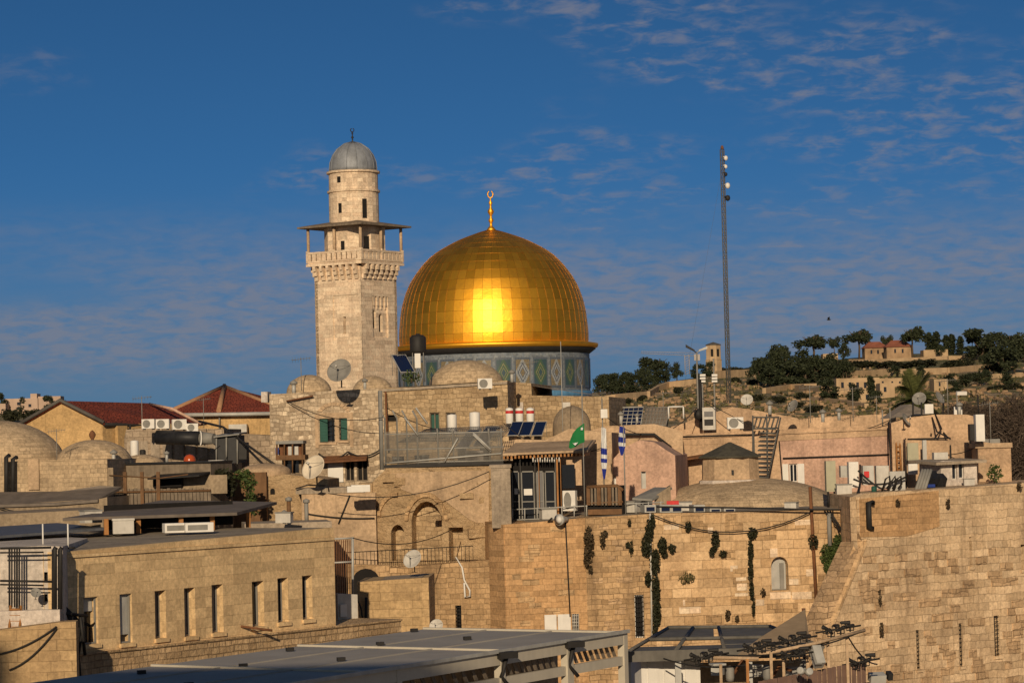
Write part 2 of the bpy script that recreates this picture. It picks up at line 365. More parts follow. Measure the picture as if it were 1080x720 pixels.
m_dark = plain('dark_interior', (.015, .013, .012), .9)
m_black = plain('black_metal', (.025, .023, .022), .6, 0, .2)
m_rust = plain('rust_metal', (.17, .075, .035), .8, 0, .3, 4)
m_mast = plain('mast_grey', (.10, .10, .095), .6, 0, .15)
m_grey = plain('grey_metal', (.23, .22, .20), .6, 0, .15)
m_lead = plain('lead_sheet', (.25, .265, .29), .6, .2, .25, 1.6, .01)
m_crane = plain('far_crane_paint', (.40, .36, .34), .8)
m_dishb = plain('beige_dish', (.66, .57, .44), .6, 0, .12, 2)
m_alu = plain('cream_aluminium', (.52, .47, .38), .5, 0, .08)
m_galv = plain('galvanised', (.42, .41, .38), .5, .1, .15)
m_white = plain('white_paint', (.72, .69, .64), .55, 0, .07, 3)
m_whiteg = plain('white_grimy', (.52, .49, .44), .6, 0, .15, 3)
m_green = plain('green_paint', (.02, .085, .065), .6, 0, .15)
m_cab = plain('cabinet_grey_green', (.40, .38, .27), .6, 0, .08)
m_red = plain('red_paint', (.55, .03, .03), .5)
m_blue = plain('blue_paint', (.02, .045, .22), .6)
m_flagg = plain('green_flag_cloth', (.01, .16, .045), .8, 0, .15)
m_flagw = plain('white_flag_cloth', (.62, .62, .62), .8, 0, .08)
m_flagb = plain('blue_flag_cloth', (.02, .035, .26), .8, 0, .08)
m_annex = plaster('annex_white', (.56, .49, .42), .4)
m_awn = plain('beige_canvas', (.36, .26, .16), .9, 0, .12)
m_blackcloth = plain('black_tarpaulin', (.018, .018, .02), .5, 0, .3)
m_tarp = plain('grey_roofing_felt', (.17, .14, .115), .8, 0, .25, 1.2)
m_soil = plain('plaza_paving', (.30, .235, .165), .9, 0, .15)
m_tilecurve = plain('navy_roof_sheet', (.12, .125, .14), .5, .2, .2)
def glassm(name, c, rough=.12):
    m, t, b = nm(name, rough); b.inputs['Base Color'].default_value = c4(c); b.inputs['Specular IOR Level'].default_value = .5; return m
m_glass = glassm('dark_glass', (.016, .019, .026)); m_solar = glassm('solar_glass', (.008, .014, .045), .15)
m_blind = plain('grey_blind', (.17, .165, .165), .7, 0, .1)
m_leafD = leafm('foliage_dark', (.012, .014, .008), (.042, .043, .018))
m_leafP = leafm('foliage_pine', (.012, .018, .009), (.050, .060, .026))
m_leafG = leafm('foliage_green', (.025, .045, .012), (.085, .115, .03))
m_leafB = leafm('foliage_brown', (.035, .025, .014), (.085, .06, .03))
m_leafY = leafm('scrub', (.06, .06, .022), (.17, .145, .065))
m_palm = leafm('palm_frond', (.035, .045, .012), (.11, .115, .035))
m_twig = leafm('bare_twigs', (.045, .032, .024), (.13, .095, .07))
m_bark = plain('bark', (.10, .07, .045), .9, 0, .25)
# ------------------------------------------------------------------ terrain
def interp(pts, x):
    if x <= pts[0][0]: return pts[0][1]
    for (x0, y0), (x1, y1) in zip(pts, pts[1:]):
        if x <= x1: return y0 + (y1 - y0) * (x - x0) / (x1 - x0)
    return pts[-1][1]
RIDGE = [(-400, 446), (0, 437), (60, 434), (110, 448), (180, 462), (300, 468), (500, 450), (610, 416), (700, 403), (760, 395), (830, 386), (900, 377), (960, 373), (1020, 372), (1080, 375), (1300, 390), (1700, 430)]
RY = 1150
RZ = []
for px_, py_ in RIDGE: p = W(px_, py_, RY); RZ.append((p.x, p.z))
def hz(x, y):
    if y < 430: return BASE
    zt = interp(RZ, x * RY / max(y, 1)); t = (y - 430) / (RY - 430)
    wob = 1.1 * math.sin(x * .05 + y * .013) * math.sin(y * .021 + 1) * min(t * 3, 1) * (1 if t < .93 else 0)
    if t <= 1: return BASE + (zt - BASE) * t ** .92 + wob
    return zt - (t - 1) * 60
def on_hill(px, py):
    d = ray(px, py); y = 480.0
    while y < RY + 5:
        p = d * (y / d.y)
        if p.z <= hz(p.x, p.y): return p
        y += 3
    p = d * (RY / d.y); return Vector((p.x, p.y, hz(p.x, p.y)))
g = MB(); n = 70
xs = [-4000, -1500, -700] + [-420 + i * 14 for i in range(70)] + [700, 1500, 4000]
ys = [430 + i * 12 for i in range(66)] + [1300, 1600, 2500, 5000]
for y in ys:
    for x in xs: g.v.append(Vector((x, y, hz(x, y) - (2 if y > 1250 else 0))))
nx = len(xs)
for j in range(len(ys) - 1):
    for i in range(nx - 1):
        g.smooth.add(len(g.f)); g.f.append([j * nx + i, j * nx + i + 1, (j + 1) * nx + i + 1, (j + 1) * nx + i])
def hillmat():
    m, t, b = nm('hillside_earth', .95); v = wpos(t)
    a = mrange(t, noise(t, v, .035, 6, .65), .36, .53)
    col = mixc(t, a, (.37, .275, .17), (.13, .125, .05))
    s = mrange(t, noise(t, scaled(t, v, (.6, .6, 3)), .12, 5, .7), .52, .62)
    col = mixc(t, s, col, (.42, .32, .20)); t.links.new(col, b.inputs['Base Color']); bump(t, b, noise(t, v, .5, 6, .7), 1.2, .9); return m
struct('hillside', g, hillmat())
gr = MB(); gr.add([(-4000, -300, BASE), (4000, -300, BASE), (4000, 430, BASE), (-4000, 430, BASE)], [(0, 1, 2, 3)])
struct('ground', gr, m_soil)

# ------------------------------------------------------------------ builders
def top_z(px, py, p):   # height of the picture row above a given standing point
    return W(px, py, p.y).z
def house(name, label, cat, pl, top, mat, depth, holes=(), th=.35, group=None, base=BASE, off=0.0, roof=None):
    """top: picture points of the wall top, left to right; holes: outlines in wall coordinates"""
    tp = [pl.ab(*q) for q in top]; a0, a1 = tp[0][0], tp[-1][0]
    root = thing(name, label, cat, pl.pt((a0 + a1) / 2, base, -depth / 2), group)
    out = [(a0, base), (a1, base)] + tp[::-1]
    mb = MB(); mb.panel(pl, out, holes, off, th, back=not holes); mb.panel(pl, out, (), off - th, depth - th)
    part('wall', mb, mat, root)
    if roof:
        r = MB(); zs = [z for a, z in tp]
        r.poly([pl.pt(a0 + .3, tp[0][1] + .006, -.3), pl.pt(a1 - .3, tp[-1][1] + .006, -.3), pl.pt(a1 - .3, tp[-1][1] + .006, -depth + .3), pl.pt(a0 + .3, tp[0][1] + .006, -depth + .3)], (0, 0, -.004))
        part('roof', r, roof, root)
    return root
def window(root, pl, r, pane=None, frame=None, off=0.0, th=.35, sill=None, bars=0, mull=0, grille=None, inset=.12):
    a0, a1, z0, z1 = r; w = MB(); w.pbox(pl, a0 + .01, a1 - .01, z0 + .01, z1 - .01, off - th + .004, off - th + .05)
    wo = part('window', w, pane or m_glass, root)
    if frame:
        f = MB(); e = min(.06, (a1 - a0) * .12); o0, o1 = off - inset - .06, off - inset
        f.pbox(pl, a0 + .005, a0 + e, z0 + .005, z1 - .005, o0, o1); f.pbox(pl, a1 - e, a1 - .005, z0 + .005, z1 - .005, o0, o1)
        f.pbox(pl, a0 + e, a1 - e, z0 + .005, z0 + e, o0, o1); f.pbox(pl, a0 + e, a1 - e, z1 - e, z1 - .005, o0, o1)
        for k in range(mull): c = a0 + (a1 - a0) * (k + 1) / (mull + 1); f.pbox(pl, c - e / 2, c + e / 2, z0 + e, z1 - e, o0 - .005, o1 - .005)
        for k in range(bars): c = z0 + (z1 - z0) * (k + 1) / (bars + 1); f.pbox(pl, a0 + e, a1 - e, c - e / 2.5, c + e / 2.5, o0 - .01, o1 - .01)
        part('frame', f, frame, wo)
    if grille:
        f = MB(); nv, nh = grille
        for k in range(nv): c = a0 + (a1 - a0) * (k + .5) / nv; f.tube([pl.pt(c, z0, off - .05), pl.pt(c, z1, off - .05)], .018, 4)
        for k in range(nh): c = z0 + (z1 - z0) * (k + .5) / nh; f.tube([pl.pt(a0, c, off - .06), pl.pt(a1, c, off - .06)], .018, 4)
        part('grille', f, m_black, wo)
    if sill: s = MB(); s.pbox(pl, a0 - .06, a1 + .08, z0 - .14, z0 - .004, off - .02, off + .09); part('sill', s, sill, wo)
    return wo
def shift(mb, p):
    p = Vector(p); mb.v = [q + p for q in mb.v]; return mb
def mk_ac():
    r = thing('air_conditioner', '', 'air conditioner'); b = MB(); b.box(-.45, .45, -.17, .17, .08, .72); part('casing', b, m_white, r)
    f = MB(); q = Matrix.Rotation(R(90), 3, 'X')
    f.lathe((-.1, -.172, .4), [(.27, 0), (.27, .02), (.235, .02), (.235, .006), (.05, .006), (.05, .02), (.001, .02)], 20, False, q)
    for k in range(8): t = k * math.pi / 4; f.obox((-.1 + .14 * math.cos(t), -.184, .4 + .14 * math.sin(t)), .03, .008, .2, 0, 0)
    part('fan_grille', f, m_grey, r)
    s = MB(); s.box(-.36, -.28, -.2, .2, 0, .08); s.box(.28, .36, -.2, .2, 0, .08); part('foot', s, m_black, r)
    return r
def mk_dish(mat):
    def f():
        r = thing('satellite_dish', '', 'satellite dish'); m = Matrix.Rotation(R(62), 3, 'X'); b = MB()
        pr = [(.001, 0)] + [(i / 8, .28 * (i / 8) ** 2) for i in range(1, 9)]
        prof = [(x * .5, z * .5) for x, z in pr] + [(x * .5, z * .5 - .02) for x, z in pr[::-1]]
        b.lathe((0, -.1, .62), prof, 28, True, m); part('reflector', b, mat, r)
        a = MB(); foc = Vector((0, -.1, .62)) + m @ Vector((0, 0, .42))
        a.tube([Vector((0, -.1, .62)) + m @ Vector((0, -.48, .12)), foc], .014, 5); a.tube([Vector((0, -.1, .62)) + m @ Vector((.44, .2, .12)), foc], .008, 4); a.tube([Vector((0, -.1, .62)) + m @ Vector((-.44, .2, .12)), foc], .008, 4)
        part('feed_arm', a, m_grey, r)
        l = MB(); l.lathe(foc, [(.001, -.02), (.045, 0), (.05, .08), (.001, .1)], 10, True, m); part('receiver', l, m_whiteg, r)
        p = MB(); p.tube([(0, 0, 0), (0, 0, .5), (0, -.06, .6)], .03, 6); p.box(-.12, .12, -.12, .12, 0, .02); part('mast', p, m_black, r)
        return r
    return f
def mk_heater():
    r = thing('water_heater', '', 'water heater'); b = MB(); b.lathe((0, 0, 0), [(.001, .02), (.25, .02), (.27, .06), (.27, 1.06), (.25, 1.1), (.08, 1.16), (.001, 1.17)], 18); part('tank', b, m_white, r)
    d = MB(); d.lathe((0, 0, 0), [(.274, .74), (.276, .76), (.276, .92), (.274, .94)], 18); part('band', d, m_red, r)
    p = MB(); p.tube([(.2, -.2, .15), (.24, -.24, -.02)], .02, 5); p.tube([(.15, 0, 1.1), (.15, 0, 1.24), (.36, 0, 1.24), (.36, 0, .2)], .016, 5); part('pipe', p, m_grey, r); return r
def mk_tank():
    r = thing('water_tank', '', 'water tank'); b = MB(); b.lathe((0, 0, 0), [(.001, .02), (.27, .02), (.285, .07), (.285, 1.05), (.26, 1.1), (.001, 1.14)], 18); part('tank', b, m_white, r)
    p = MB(); p.tube([(.18, -.22, .2), (.34, -.3, .2), (.34, -.3, 0)], .02, 5); part('pipe', p, m_grey, r); return r
def mk_solar():
    r = thing('solar_collector', '', 'solar panel'); m = Matrix.Rotation(R(38), 3, 'X')
    def pt(x, y, z): q = m @ Vector((x, y, z)); return Vector((q.x, q.y, q.z + .12))
    def bb(mb, x0, x1, y0, y1, z0, z1): return mb.hexa([pt(x0, y0, z0), pt(x1, y0, z0), pt(x1, y1, z0), pt(x0, y1, z0), pt(x0, y0, z1), pt(x1, y0, z1), pt(x1, y1, z1), pt(x0, y1, z1)])
    g = MB(); bb(g, -.47, .47, .03, 1.87, .02, .06); part('collector_glass', g, m_solar, r)
    f = MB(); bb(f, -.5, -.47, 0, 1.9, 0, .075); bb(f, .47, .5, 0, 1.9, 0, .075); bb(f, -.47, .47, 0, .03, 0, .075); bb(f, -.47, .47, 1.87, 1.9, 0, .075); part('frame', f, m_galv, r)
    for x in (-.45, .45):
        for y in (1.85, .1): l = MB(); l.tube([pt(x, y, 0), (x, pt(x, y, 0).y, 0)], .02, 5); part('leg', l, m_grey, r)
    return r
def dish(kind, px, py, Y, dpx, az, label, group=None):
    s = dpx * Y / FPX; mats = {'w': m_whiteg, 'g': m_grey, 'b': m_dishb}
    loc = W(px, py, Y) - Vector((0, 0, .62 * s)); return put('dish' + kind, mk_dish(mats[kind]), loc, az, label, s, group)
def ac(px, py, Y, wpx, rz, label, group=None):
    s = wpx * Y / FPX / .9; return put('ac', mk_ac, W(px, py, Y), rz, label, s, group)
def tubes(name, mat, paths, r, label, cat, group=None, seg=5):
    m = MB()
    for p in paths: m.tube(p, r, seg)
    return solo(name, m, mat, label, cat, group)
def wire(a, b, sag, n=10):
    a, b = Vector(a), Vector(b); return [a.lerp(b, i / n) - Vector((0, 0, sag * 4 * (i / n) * (1 - i / n))) for i in range(n + 1)]
def vpost(px, y0, y1, Y): p = W(px, y1, Y); return [p, Vector((p.x, p.y, W(px, y0, Y).z))]

# ------------------------------------------------------------------ golden dome shrine
def catmull(pts, n):
    out = []
    for i in range(len(pts) - 1):
        p0 = pts[max(i - 1, 0)]; p1 = pts[i]; p2 = pts[i + 1]; p3 = pts[min(i + 2, len(pts) - 1)]
        for k in range(n):
            t = k / n
            out.append(tuple(.5 * (2 * b + (c - a) * t + (2 * a - 5 * b + 4 * c - d) * t * t + (-a + 3 * b - 3 * c + d) * t ** 3) for a, b, c, d in zip(p0, p1, p2, p3)))
    return out + [pts[-1]]
def goldm(name, rough, var):
    m, t, b = nm(name, rough, 1.0); r = nd(t, 'ShaderNodeNewGeometry').outputs['Random Per Island']
    col = mixc(t, r, (.95, .465, .038), (1.0, .515, .05)); v = wpos(t)
    col = mixc(t, mrange(t, noise(t, v, .7, 5, .7), .5, .75, 0, .35), col, (.40, .20, .05))
    t.links.new(col, b.inputs['Base Color']); t.links.new(mrange(t, r, 0, 1, rough - var, rough + var), b.inputs['Roughness'])
    bump(t, b, noise(t, v, 2.2, 3), .05, .35)
    b2 = nd(t, 'ShaderNodeBsdfPrincipled', {'Metallic': 1.0, 'Roughness': .56, 'Base Color': col}); mx = nd(t, 'ShaderNodeMixShader', {0: .42, 1: b.outputs[0], 2: b2.outputs[0]})
    t.links.new(mx.outputs[0], t.nodes['Material Output'].inputs[0]); return m
m_gold = goldm('gilded_plate', .40, .05); m_goldrib = goldm('gilded_seam', .5, .04)
C = W(521, 366, 290); DZ = C.z; Cc = Vector((C.x, C.y, DZ))
shrine = thing('domed_shrine', 'octagonal shrine with a great golden dome over a blue and green tiled drum', 'shrine', (C.x, C.y, BASE))
prof = catmull([(9.90, 0.0), (9.98, .8), (9.92, 2.1), (9.56, 4.6), (8.56, 7.1), (6.55, 9.55), (4.0, 11.1), (1.7, 12.0), (.35, 12.4)], 8)
cum = [0]
for a, b in zip(prof, prof[1:]): cum.append(cum[-1] + math.hypot(b[0] - a[0], b[1] - a[1]))
def at_len(s):
    for i in range(len(cum) - 1):
        if s <= cum[i + 1]: t = (s - cum[i]) / (cum[i + 1] - cum[i]); return tuple(a + (b - a) * t for a, b in zip(prof[i], prof[i + 1]))
    return prof[-1]
shell = MB(); NS, NR = 60, 15; rr = random.Random(3)
for j in range(NR):
    for k in range(NS):
        tx, ty, o0 = rr.gauss(0, .0055), rr.gauss(0, .0075), rr.uniform(0, .008); vs = []
        for jj in range(3):
            for kk in range(3):
                r_, z_ = at_len(cum[-1] * (j + jj / 2) / NR); th = 2 * math.pi * (k + kk / 2) / NS
                off = o0 + tx * (kk - 1) * r_ * .05 + ty * (jj - 1) * .5
                vs.append(Cc + Vector(((r_ + off) * math.cos(th), (r_ + off) * math.sin(th), z_ + off * .3)))
        shell.add(vs, [(jj * 3 + kk, jj * 3 + kk + 1, (jj + 1) * 3 + kk + 1, (jj + 1) * 3 + kk) for jj in range(2) for kk in range(2)], True)
dome_o = part('dome', shell, m_gold, shrine)
seam = MB()
for k in range(NS):
    th = 2 * math.pi * k / NS; e = .05
    seam.tube([Cc + Vector(((r_ + .015) * math.cos(th), (r_ + .015) * math.sin(th), z_)) for r_, z_ in prof[::2] + [prof[-1]]], .013, 4)
for j in range(1, NR):
    r_, z_ = at_len(cum[-1] * j / NR); seam.tube([Cc + Vector(((r_ + .012) * math.cos(t), (r_ + .012) * math.sin(t), z_)) for t in [2 * math.pi * i / 60 for i in range(61)]], .016, 4)
part('seam', seam, plain('tarnished_seam', (.42, .21, .035), .5, 1.0, .2), dome_o)
core = MB(); core.lathe(Cc, [(r_ - .12, z_) for r_, z_ in prof[:-6:2]] + [(.05, 12.1)], 40); part('dome_lining', core, m_goldrib, dome_o)
cor = MB(); cor.lathe(Cc, [(10.0, -.55), (10.9, -.28), (11.0, -.1), (11.0, .12), (10.5, .2), (9.9, .32), (9.8, .3)], 64); part('cornice', cor, m_goldrib, shrine)
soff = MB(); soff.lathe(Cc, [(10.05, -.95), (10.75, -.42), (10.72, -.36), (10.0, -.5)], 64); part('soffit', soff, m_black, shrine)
m_mosaic = ashlar('mosaic_band', (.23, .25, .265), (.13, .16, .20), (.20, .20, .185), .28, .2, .015, (.12, .14, .18), .5, .01, .0, .5, .5)
m_bluetile = plain('blue_tile', (.10, .24, .40), .4, 0, .25, 2)
m_tileA = tilem('tile_white_lattice', (.30, .31, .31), (.07, .09, .13), (.22, .17, .09), (.10, .12, .15))
m_tileB = tilem('tile_green_lattice', (.06, .11, .06), (.24, .225, .10), (.04, .08, .09), (.10, .12, .15))
drum = MB(); drum.lathe(Cc, [(10.05, -5.6), (10.05, -.5)], 64, False); dr = part('drum', drum, m_mosaic, shrine)
bl = MB(); bl.lathe(Cc, [(10.1, -5.5), (10.22, -5.45), (10.22, -4.9), (10.1, -4.85)], 64); part('tile_band', bl, m_bluetile, shrine)
for k in range(32):
    a0 = 2 * math.pi * (k + .08) / 32; a1 = 2 * math.pi * (k + .92) / 32; p = MB(); vs = []
    for i in range(5):
        th = a0 + (a1 - a0) * i / 4
        for r_, z_ in ((10.12, -4.55), (10.12, -1.45)): vs.append(Cc + Vector((r_ * math.cos(th), r_ * math.sin(th), z_)))
    for i in range(4):
        p.uv[len(p.f)] = [(i / 4, 0), ((i + 1) / 4, 0), ((i + 1) / 4, 1), (i / 4, 1)]; o = len(p.v)
        p.v += [vs[i * 2], vs[i * 2 + 2], vs[i * 2 + 3], vs[i * 2 + 1]]; p.f.append([o, o + 1, o + 2, o + 3])
    b = 10.06 / 10.12
    for z_ in (-4.55, -1.45):
        o = len(p.v); p.v += [v for v in vs if abs(v.z - DZ - z_) < .01] + [Vector((Cc.x + (v.x - Cc.x) * b, Cc.y + (v.y - Cc.y) * b, v.z)) for v in vs if abs(v.z - DZ - z_) < .01]
        for i in range(4): p.f.append([o + i, o + i + 1, o + 6 + i, o + 5 + i])
    part('tile_panel', p, m_tileA if k % 2 else m_tileB, shrine)
oc = MB(); oc.lathe((C.x, C.y, 0), [(20.5, BASE), (20.5, DZ - 12), (19.8, DZ - 11.2), (10.0, DZ - 5.58)], 8, False, None, R(22.5)); part('octagon', oc, m_lead, shrine)
fin = MB(); fz = 12.3
fin.lathe(Cc, [(.55, fz), (.35, fz + .3), (.16, fz + .5), (.14, fz + .8), (.27, fz + 1.05), (.27, fz + 1.15), (.13, fz + 1.4), (.13, fz + 1.6), (.33, fz + 1.95), (.33, fz + 2.1), (.12, fz + 2.45), (.11, fz + 2.7), (.22, fz + 2.95), (.08, fz + 3.2), (.07, fz + 3.5), (.001, fz + 3.6)], 14)
fo = part('finial', fin, m_goldrib, shrine)
cr = MB(); cr.tube([Cc + Vector((.28 * math.cos(t), 0, fz + 3.85 + .36 * math.sin(t))) for t in [R(110) + i * R(320) / 20 for i in range(21)]], .075, 6); part('crescent', cr, m_goldrib, fo)

# ------------------------------------------------------------------ minaret
MY = 214; mA = R(34.7); Mc = W(378, 430, MY); kx = MY / FPX
def mz(py): return W(376, py, MY).z
dl = Vector((math.cos(mA), -math.sin(mA), 0)); d2 = Vector((math.sin(mA), math.cos(mA), 0))  # left-face and right-face directions
SD = 61.5 * kx; mc = Vector((Mc.x, Mc.y, 0))
tower = thing('minaret', 'square stone minaret with a roofed balcony and a small grey lead dome', 'minaret', (Mc.x, Mc.y, BASE))
def sq(mb, h, z0, z1, h2=None):
    h2 = h if h2 is None else h2; q = lambda s, z: [mc + dl * (a * s) + d2 * (b * s) + Vector((0, 0, z)) for a, b in ((-1, -1), (1, -1), (1, 1), (-1, 1))]
    return mb.hexa(q(h, z0) + q(h2, z1))
class MPl(Pl):
    def __init__(s, A, u, ln): s.A = A; s.u = u; s.len = ln; s.n = Vector((u.y, -u.x, 0))
h = SD / 2; zb = mz(283)
LF = MPl(mc - dl * h - d2 * h, dl, SD); RF = MPl(mc + dl * h - d2 * h, d2, SD)
sh = MB(); zlow = mz(470)
def face_rect(pl, x0, y0, x1, y1): return pl.rect(x0, y0, x1, y1)
hl = RC(*LF.rect(361, 334, 364.5, 352)); hr = RC(*RF.rect(392.5, 312, 410, 356))
la0, la1, lz0, lz1 = LF.rect(351, 312, 379, 357); sh.panel(LF, RC(0, SD, BASE, zb), [RC(la0, la1, lz0, lz1)], 0, .07, False); sh.panel(LF, RC(la0 - .02, la1 + .02, lz0 - .02, lz1 + .02), [hl], -.068, .44, False); sh.panel(RF, RC(0, SD, BASE, zb), [hr], 0, .16, False)
sq(sh, h - .51, BASE, zb - .01); bk = MPl(mc + dl * h + d2 * h, -dl, SD); bl_ = MPl(mc - dl * h + d2 * h, -d2, SD)
sh.panel(bk, RC(0, SD, BASE, zb), (), 0, .3); sh.panel(bl_, RC(0, SD, BASE, zb), (), 0, .3)
a0, a1, z0, z1 = RF.rect(392.5, 312, 410, 356)
sh.panel(RF, RC(a0 - .005, a1 + .005, z0 - .005, z1 + .005), [arch(*RF.rect(394, 326, 398.5, 346)[:3], RF.rect(394, 330, 398, 346)[3]), arch(*RF.rect(401, 330, 405.5, 350)[:3], RF.rect(401, 334, 405, 350)[3])], -.158, .25, False)
for i in range(4):   # hanging muqarnas teeth at the top of the niche
    c = a0 + (a1 - a0) * (i + .5) / 4; sh.pbox(RF, c - .11, c + .11, z1 - .75, z1 - .01, -.155, -.02); sh.pbox(RF, c - .07, c + .07, z1 - 1.0, z1 - .75, -.155, -.07)
part('shaft', sh, m_minaret, tower)
sl = MB(); sl.pbox(LF, hl[0][0] - .1, hl[1][0] + .1, hl[0][1] - .1, hl[2][1] + .1, -.508, -.49); sl.pbox(RF, a0 + .05, a1 - .05, z0 + .1, z1 - .1, -.45, -.42); part('window', sl, m_dark, tower)
cb = MB(); zc0, zc1 = mz(296), mz(281)
for pl in (LF, RF, bk, bl_):
    for i in range(7):
        c = SD * (i + .5) / 7
        for st, (dz0, dz1, o) in enumerate(((0, .34, .16), (.34, .7, .34), (.7, 1.1, .5))): cb.pbox(pl, c - .16 + st * .02, c + .16 - st * .02, zc0 + dz0, zc0 + dz1 - .003, -.05, o)
part('corbel', cb, m_minaret, tower)
hb = h * 1.2; fl = MB(); sq(fl, hb, zc1, zc1 + .22); sq(fl, hb - .08, zc1 + .22, zc1 + .28); part('balcony_floor', fl, m_minaret, tower)
ba = MB(); zr0 = zc1 + .282; zr1 = mz(266)
for (u_, v_) in ((dl, d2), (d2, -dl), (-dl, -d2), (-d2, dl)):
    o_ = mc - v_ * (hb - .1); plb = MPl(o_ - u_ * hb, u_, 2 * hb); nb = 11
    ba.pbox(plb, 0.02, 2 * hb - .02, zr1 - .16, zr1, -.09, .09); ba.pbox(plb, .03, 2 * hb - .03, zr0, zr0 + .12, -.07, .07)
    for i in range(nb): c = 2 * hb * (i + .5) / nb; ba.pbox(plb, c - .18, c + .18, zr0 + .12, zr1 - .16, -.05, .05)
    for i in (0, 5.5, 11): c = min(max(2 * hb * i / nb, .12), 2 * hb - .12); ba.pbox(plb, c - .1, c + .1, zr0, zr1 + .1, -.1, .1)
part('balustrade', ba, m_minaret, tower)
zcan = mz(241)
for a in (-1, 0, 1):
    for b in (-1, 0, 1):
        if a or b: q = mc + dl * (a * (hb - .15)) + d2 * (b * (hb - .15)); po = MB(); po.tube([(q.x, q.y, zr0), (q.x, q.y, zcan + .1)], .12, 8); part('post', po, m_plasterB, tower)
cn = MB(); hc = h * 1.40; sq(cn, hc, zcan, zcan + .14); sq(cn, hc - .05, zcan + .14, zcan + .55, h * .5); part('canopy', cn, m_woodG, tower)
lan = MB(); r1 = 33 * kx; lan.lathe(mc, [(r1, zc1 + .2), (r1, zcan + .05)], 8, False, None, mA); part('balcony_room', lan, m_minaret, tower)
for k, (an, zq) in enumerate(((-110, mz(262)), (-62, mz(264)))):
    t = R(an); q = mc + Vector((math.cos(t), math.sin(t), 0)) * (r1 * .955); sw = MB(); sw.obox((q.x, q.y, zq), .5 if k else .3, .1, 1.9 if k else .9, t + R(90)); part('doorway', sw, m_dark, tower)
zd = mz(184); r2 = 26.4 * kx; ln = MB(); ln.lathe(mc, [(r2, zcan + .2), (r2, mz(204)), (r2 + .12, mz(203.5)), (r2 + .12, mz(201.5)), (r2 * .985, mz(201)), (r2 * .985, zd), (r2 + .14, zd + .05), (r2 + .14, zd + .2), (r2 * .9, zd + .22)], 28, False); part('lantern', ln, m_minaret, tower)
for an, py, wd, hh in ((-122, 191, .28, .45), (-120, 221, .28, .75), (-62, 222, .36, 1.5)):
    t = R(an); q = mc + Vector((math.cos(t), math.sin(t), 0)) * (r2 - .02); nw = MB(); nw.obox((q.x, q.y, mz(py)), wd, .1, hh, t + R(90)); part('window', nw, m_dark, tower)
ld = MB(); rdm = 25 * kx; zt = mz(151)
ld.lathe((mc.x, mc.y, zd + .2), [(rdm * .985, 0), (rdm, .25), (rdm * .97, .75), (rdm * .86, 1.3), (rdm * .66, 1.8), (rdm * .36, 2.2), (rdm * .12, (zt - zd) - .25), (.04, zt - zd)], 26)
for k in range(14):
    t = 2 * math.pi * k / 14; ld.tube([(mc.x + r_ * math.cos(t), mc.y + r_ * math.sin(t), zd + .2 + z_) for r_, z_ in [(rdm, .02), (rdm * 1.01, .25), (rdm * .98, .75), (rdm * .87, 1.3), (rdm * .67, 1.8), (rdm * .37, 2.2), (.1, zt - zd - .1)]], .03, 4)
part('lead_dome', ld, m_lead, tower)
ff = MB(); ff.lathe((mc.x, mc.y, zt + .1), [(.1, 0), (.05, .1), (.05, .25), (.12, .35), (.05, .45), (.04, .6), (.09, .68), (.001, .8)], 10); ff.tube([(mc.x + .14 * math.cos(t), mc.y, zt + 1.02 + .14 * math.sin(t)) for t in [R(110) + i * R(320) / 12 for i in range(13)]], .035, 5); part('finial', ff, m_black, tower)
# ------------------------------------------------------------------ centre: the long retaining wall in three stretches
def wallrun(label, mat, pl, top, depth, name='stone_wall', holes=(), th=.35, roof=None):
    return house(name, label, 'wall', pl, top, mat, depth, holes, th, None, BASE, 0, roof)
CW1 = Pl((532, 600), 128, (617, 600), 128.6)
a = CW1.rect(605, 648, 610, 664)
w1 = wallrun('smooth tan stone wall below the roof cafe, at the corner of the terrace', m_wall_a, CW1, [(532, 553), (617, 546)], 22, roof=m_roofflat)
CW2 = Pl((617, 600), 128.6, (689, 600), 129.2)
r675 = CW2.rect(669, 627, 680, 672)
w2 = wallrun('darker weathered stone wall with a grilled window between ivy strands', m_wall_b, CW2, [(617, 546), (689, 541.5)], 22, holes=[RC(*r675)], roof=m_roofflat)
window(w2, CW2, r675, m_dark, m_white, grille=(4, 9))
CW3 = Pl((689, 600), 129.2, (915, 600), 131)
a0, a1, z0, z1 = CW3.rect(813, 587, 832, 622); zs = CW3.ab(822, 596)[1]
ar = arch(a0, a1, z0, zs)
w3 = wallrun('pale wall of large stone blocks with one arched window', m_wall_c, CW3, [(689, 541), (780, 540), (908, 536)], 30, holes=[ar], roof=m_roofflat, th=.5)
wn_ = MB(); wn_.panel(CW3, arch(a0 + .01, a1 - .01, z0 + .01, zs), (), -.44, .05); wo_ = part('window', wn_, m_galv, w3)
fr_ = MB(); c_ = (a0 + a1) / 2; fr_.pbox(CW3, c_ + .1, c_ + .3, z0 + .02, zs + .1, -.42, -.36); fr_.pbox(CW3, a0 + .02, a1 - .02, z0 + .01, z0 + .06, -.43, -.38); part('shutter', fr_, m_grey, wo_)
pb = MB()
for (x0, y0, x1, y1) in ((776, 607, 787, 612), (777, 615, 788, 622), (775, 625, 789, 631), (832, 610, 842, 616), (812, 624, 834, 631), (835, 624, 856, 631), (793, 632, 806, 638), (850, 600, 858, 607), (720, 632, 735, 638), (716, 640, 739, 646), (812, 578, 820, 587), (770, 596, 778, 602), (742, 556, 752, 561), (700, 553, 716, 558), (838, 548, 856, 553), (880, 588, 870, 592)):
    q = CW3.rect(min(x0, x1), y0, max(x0, x1), y1); pb.pbox(CW3, *q, -.05, .03)
part('repair_block', pb, m_minaret, w3)
rk = random.Random(5)
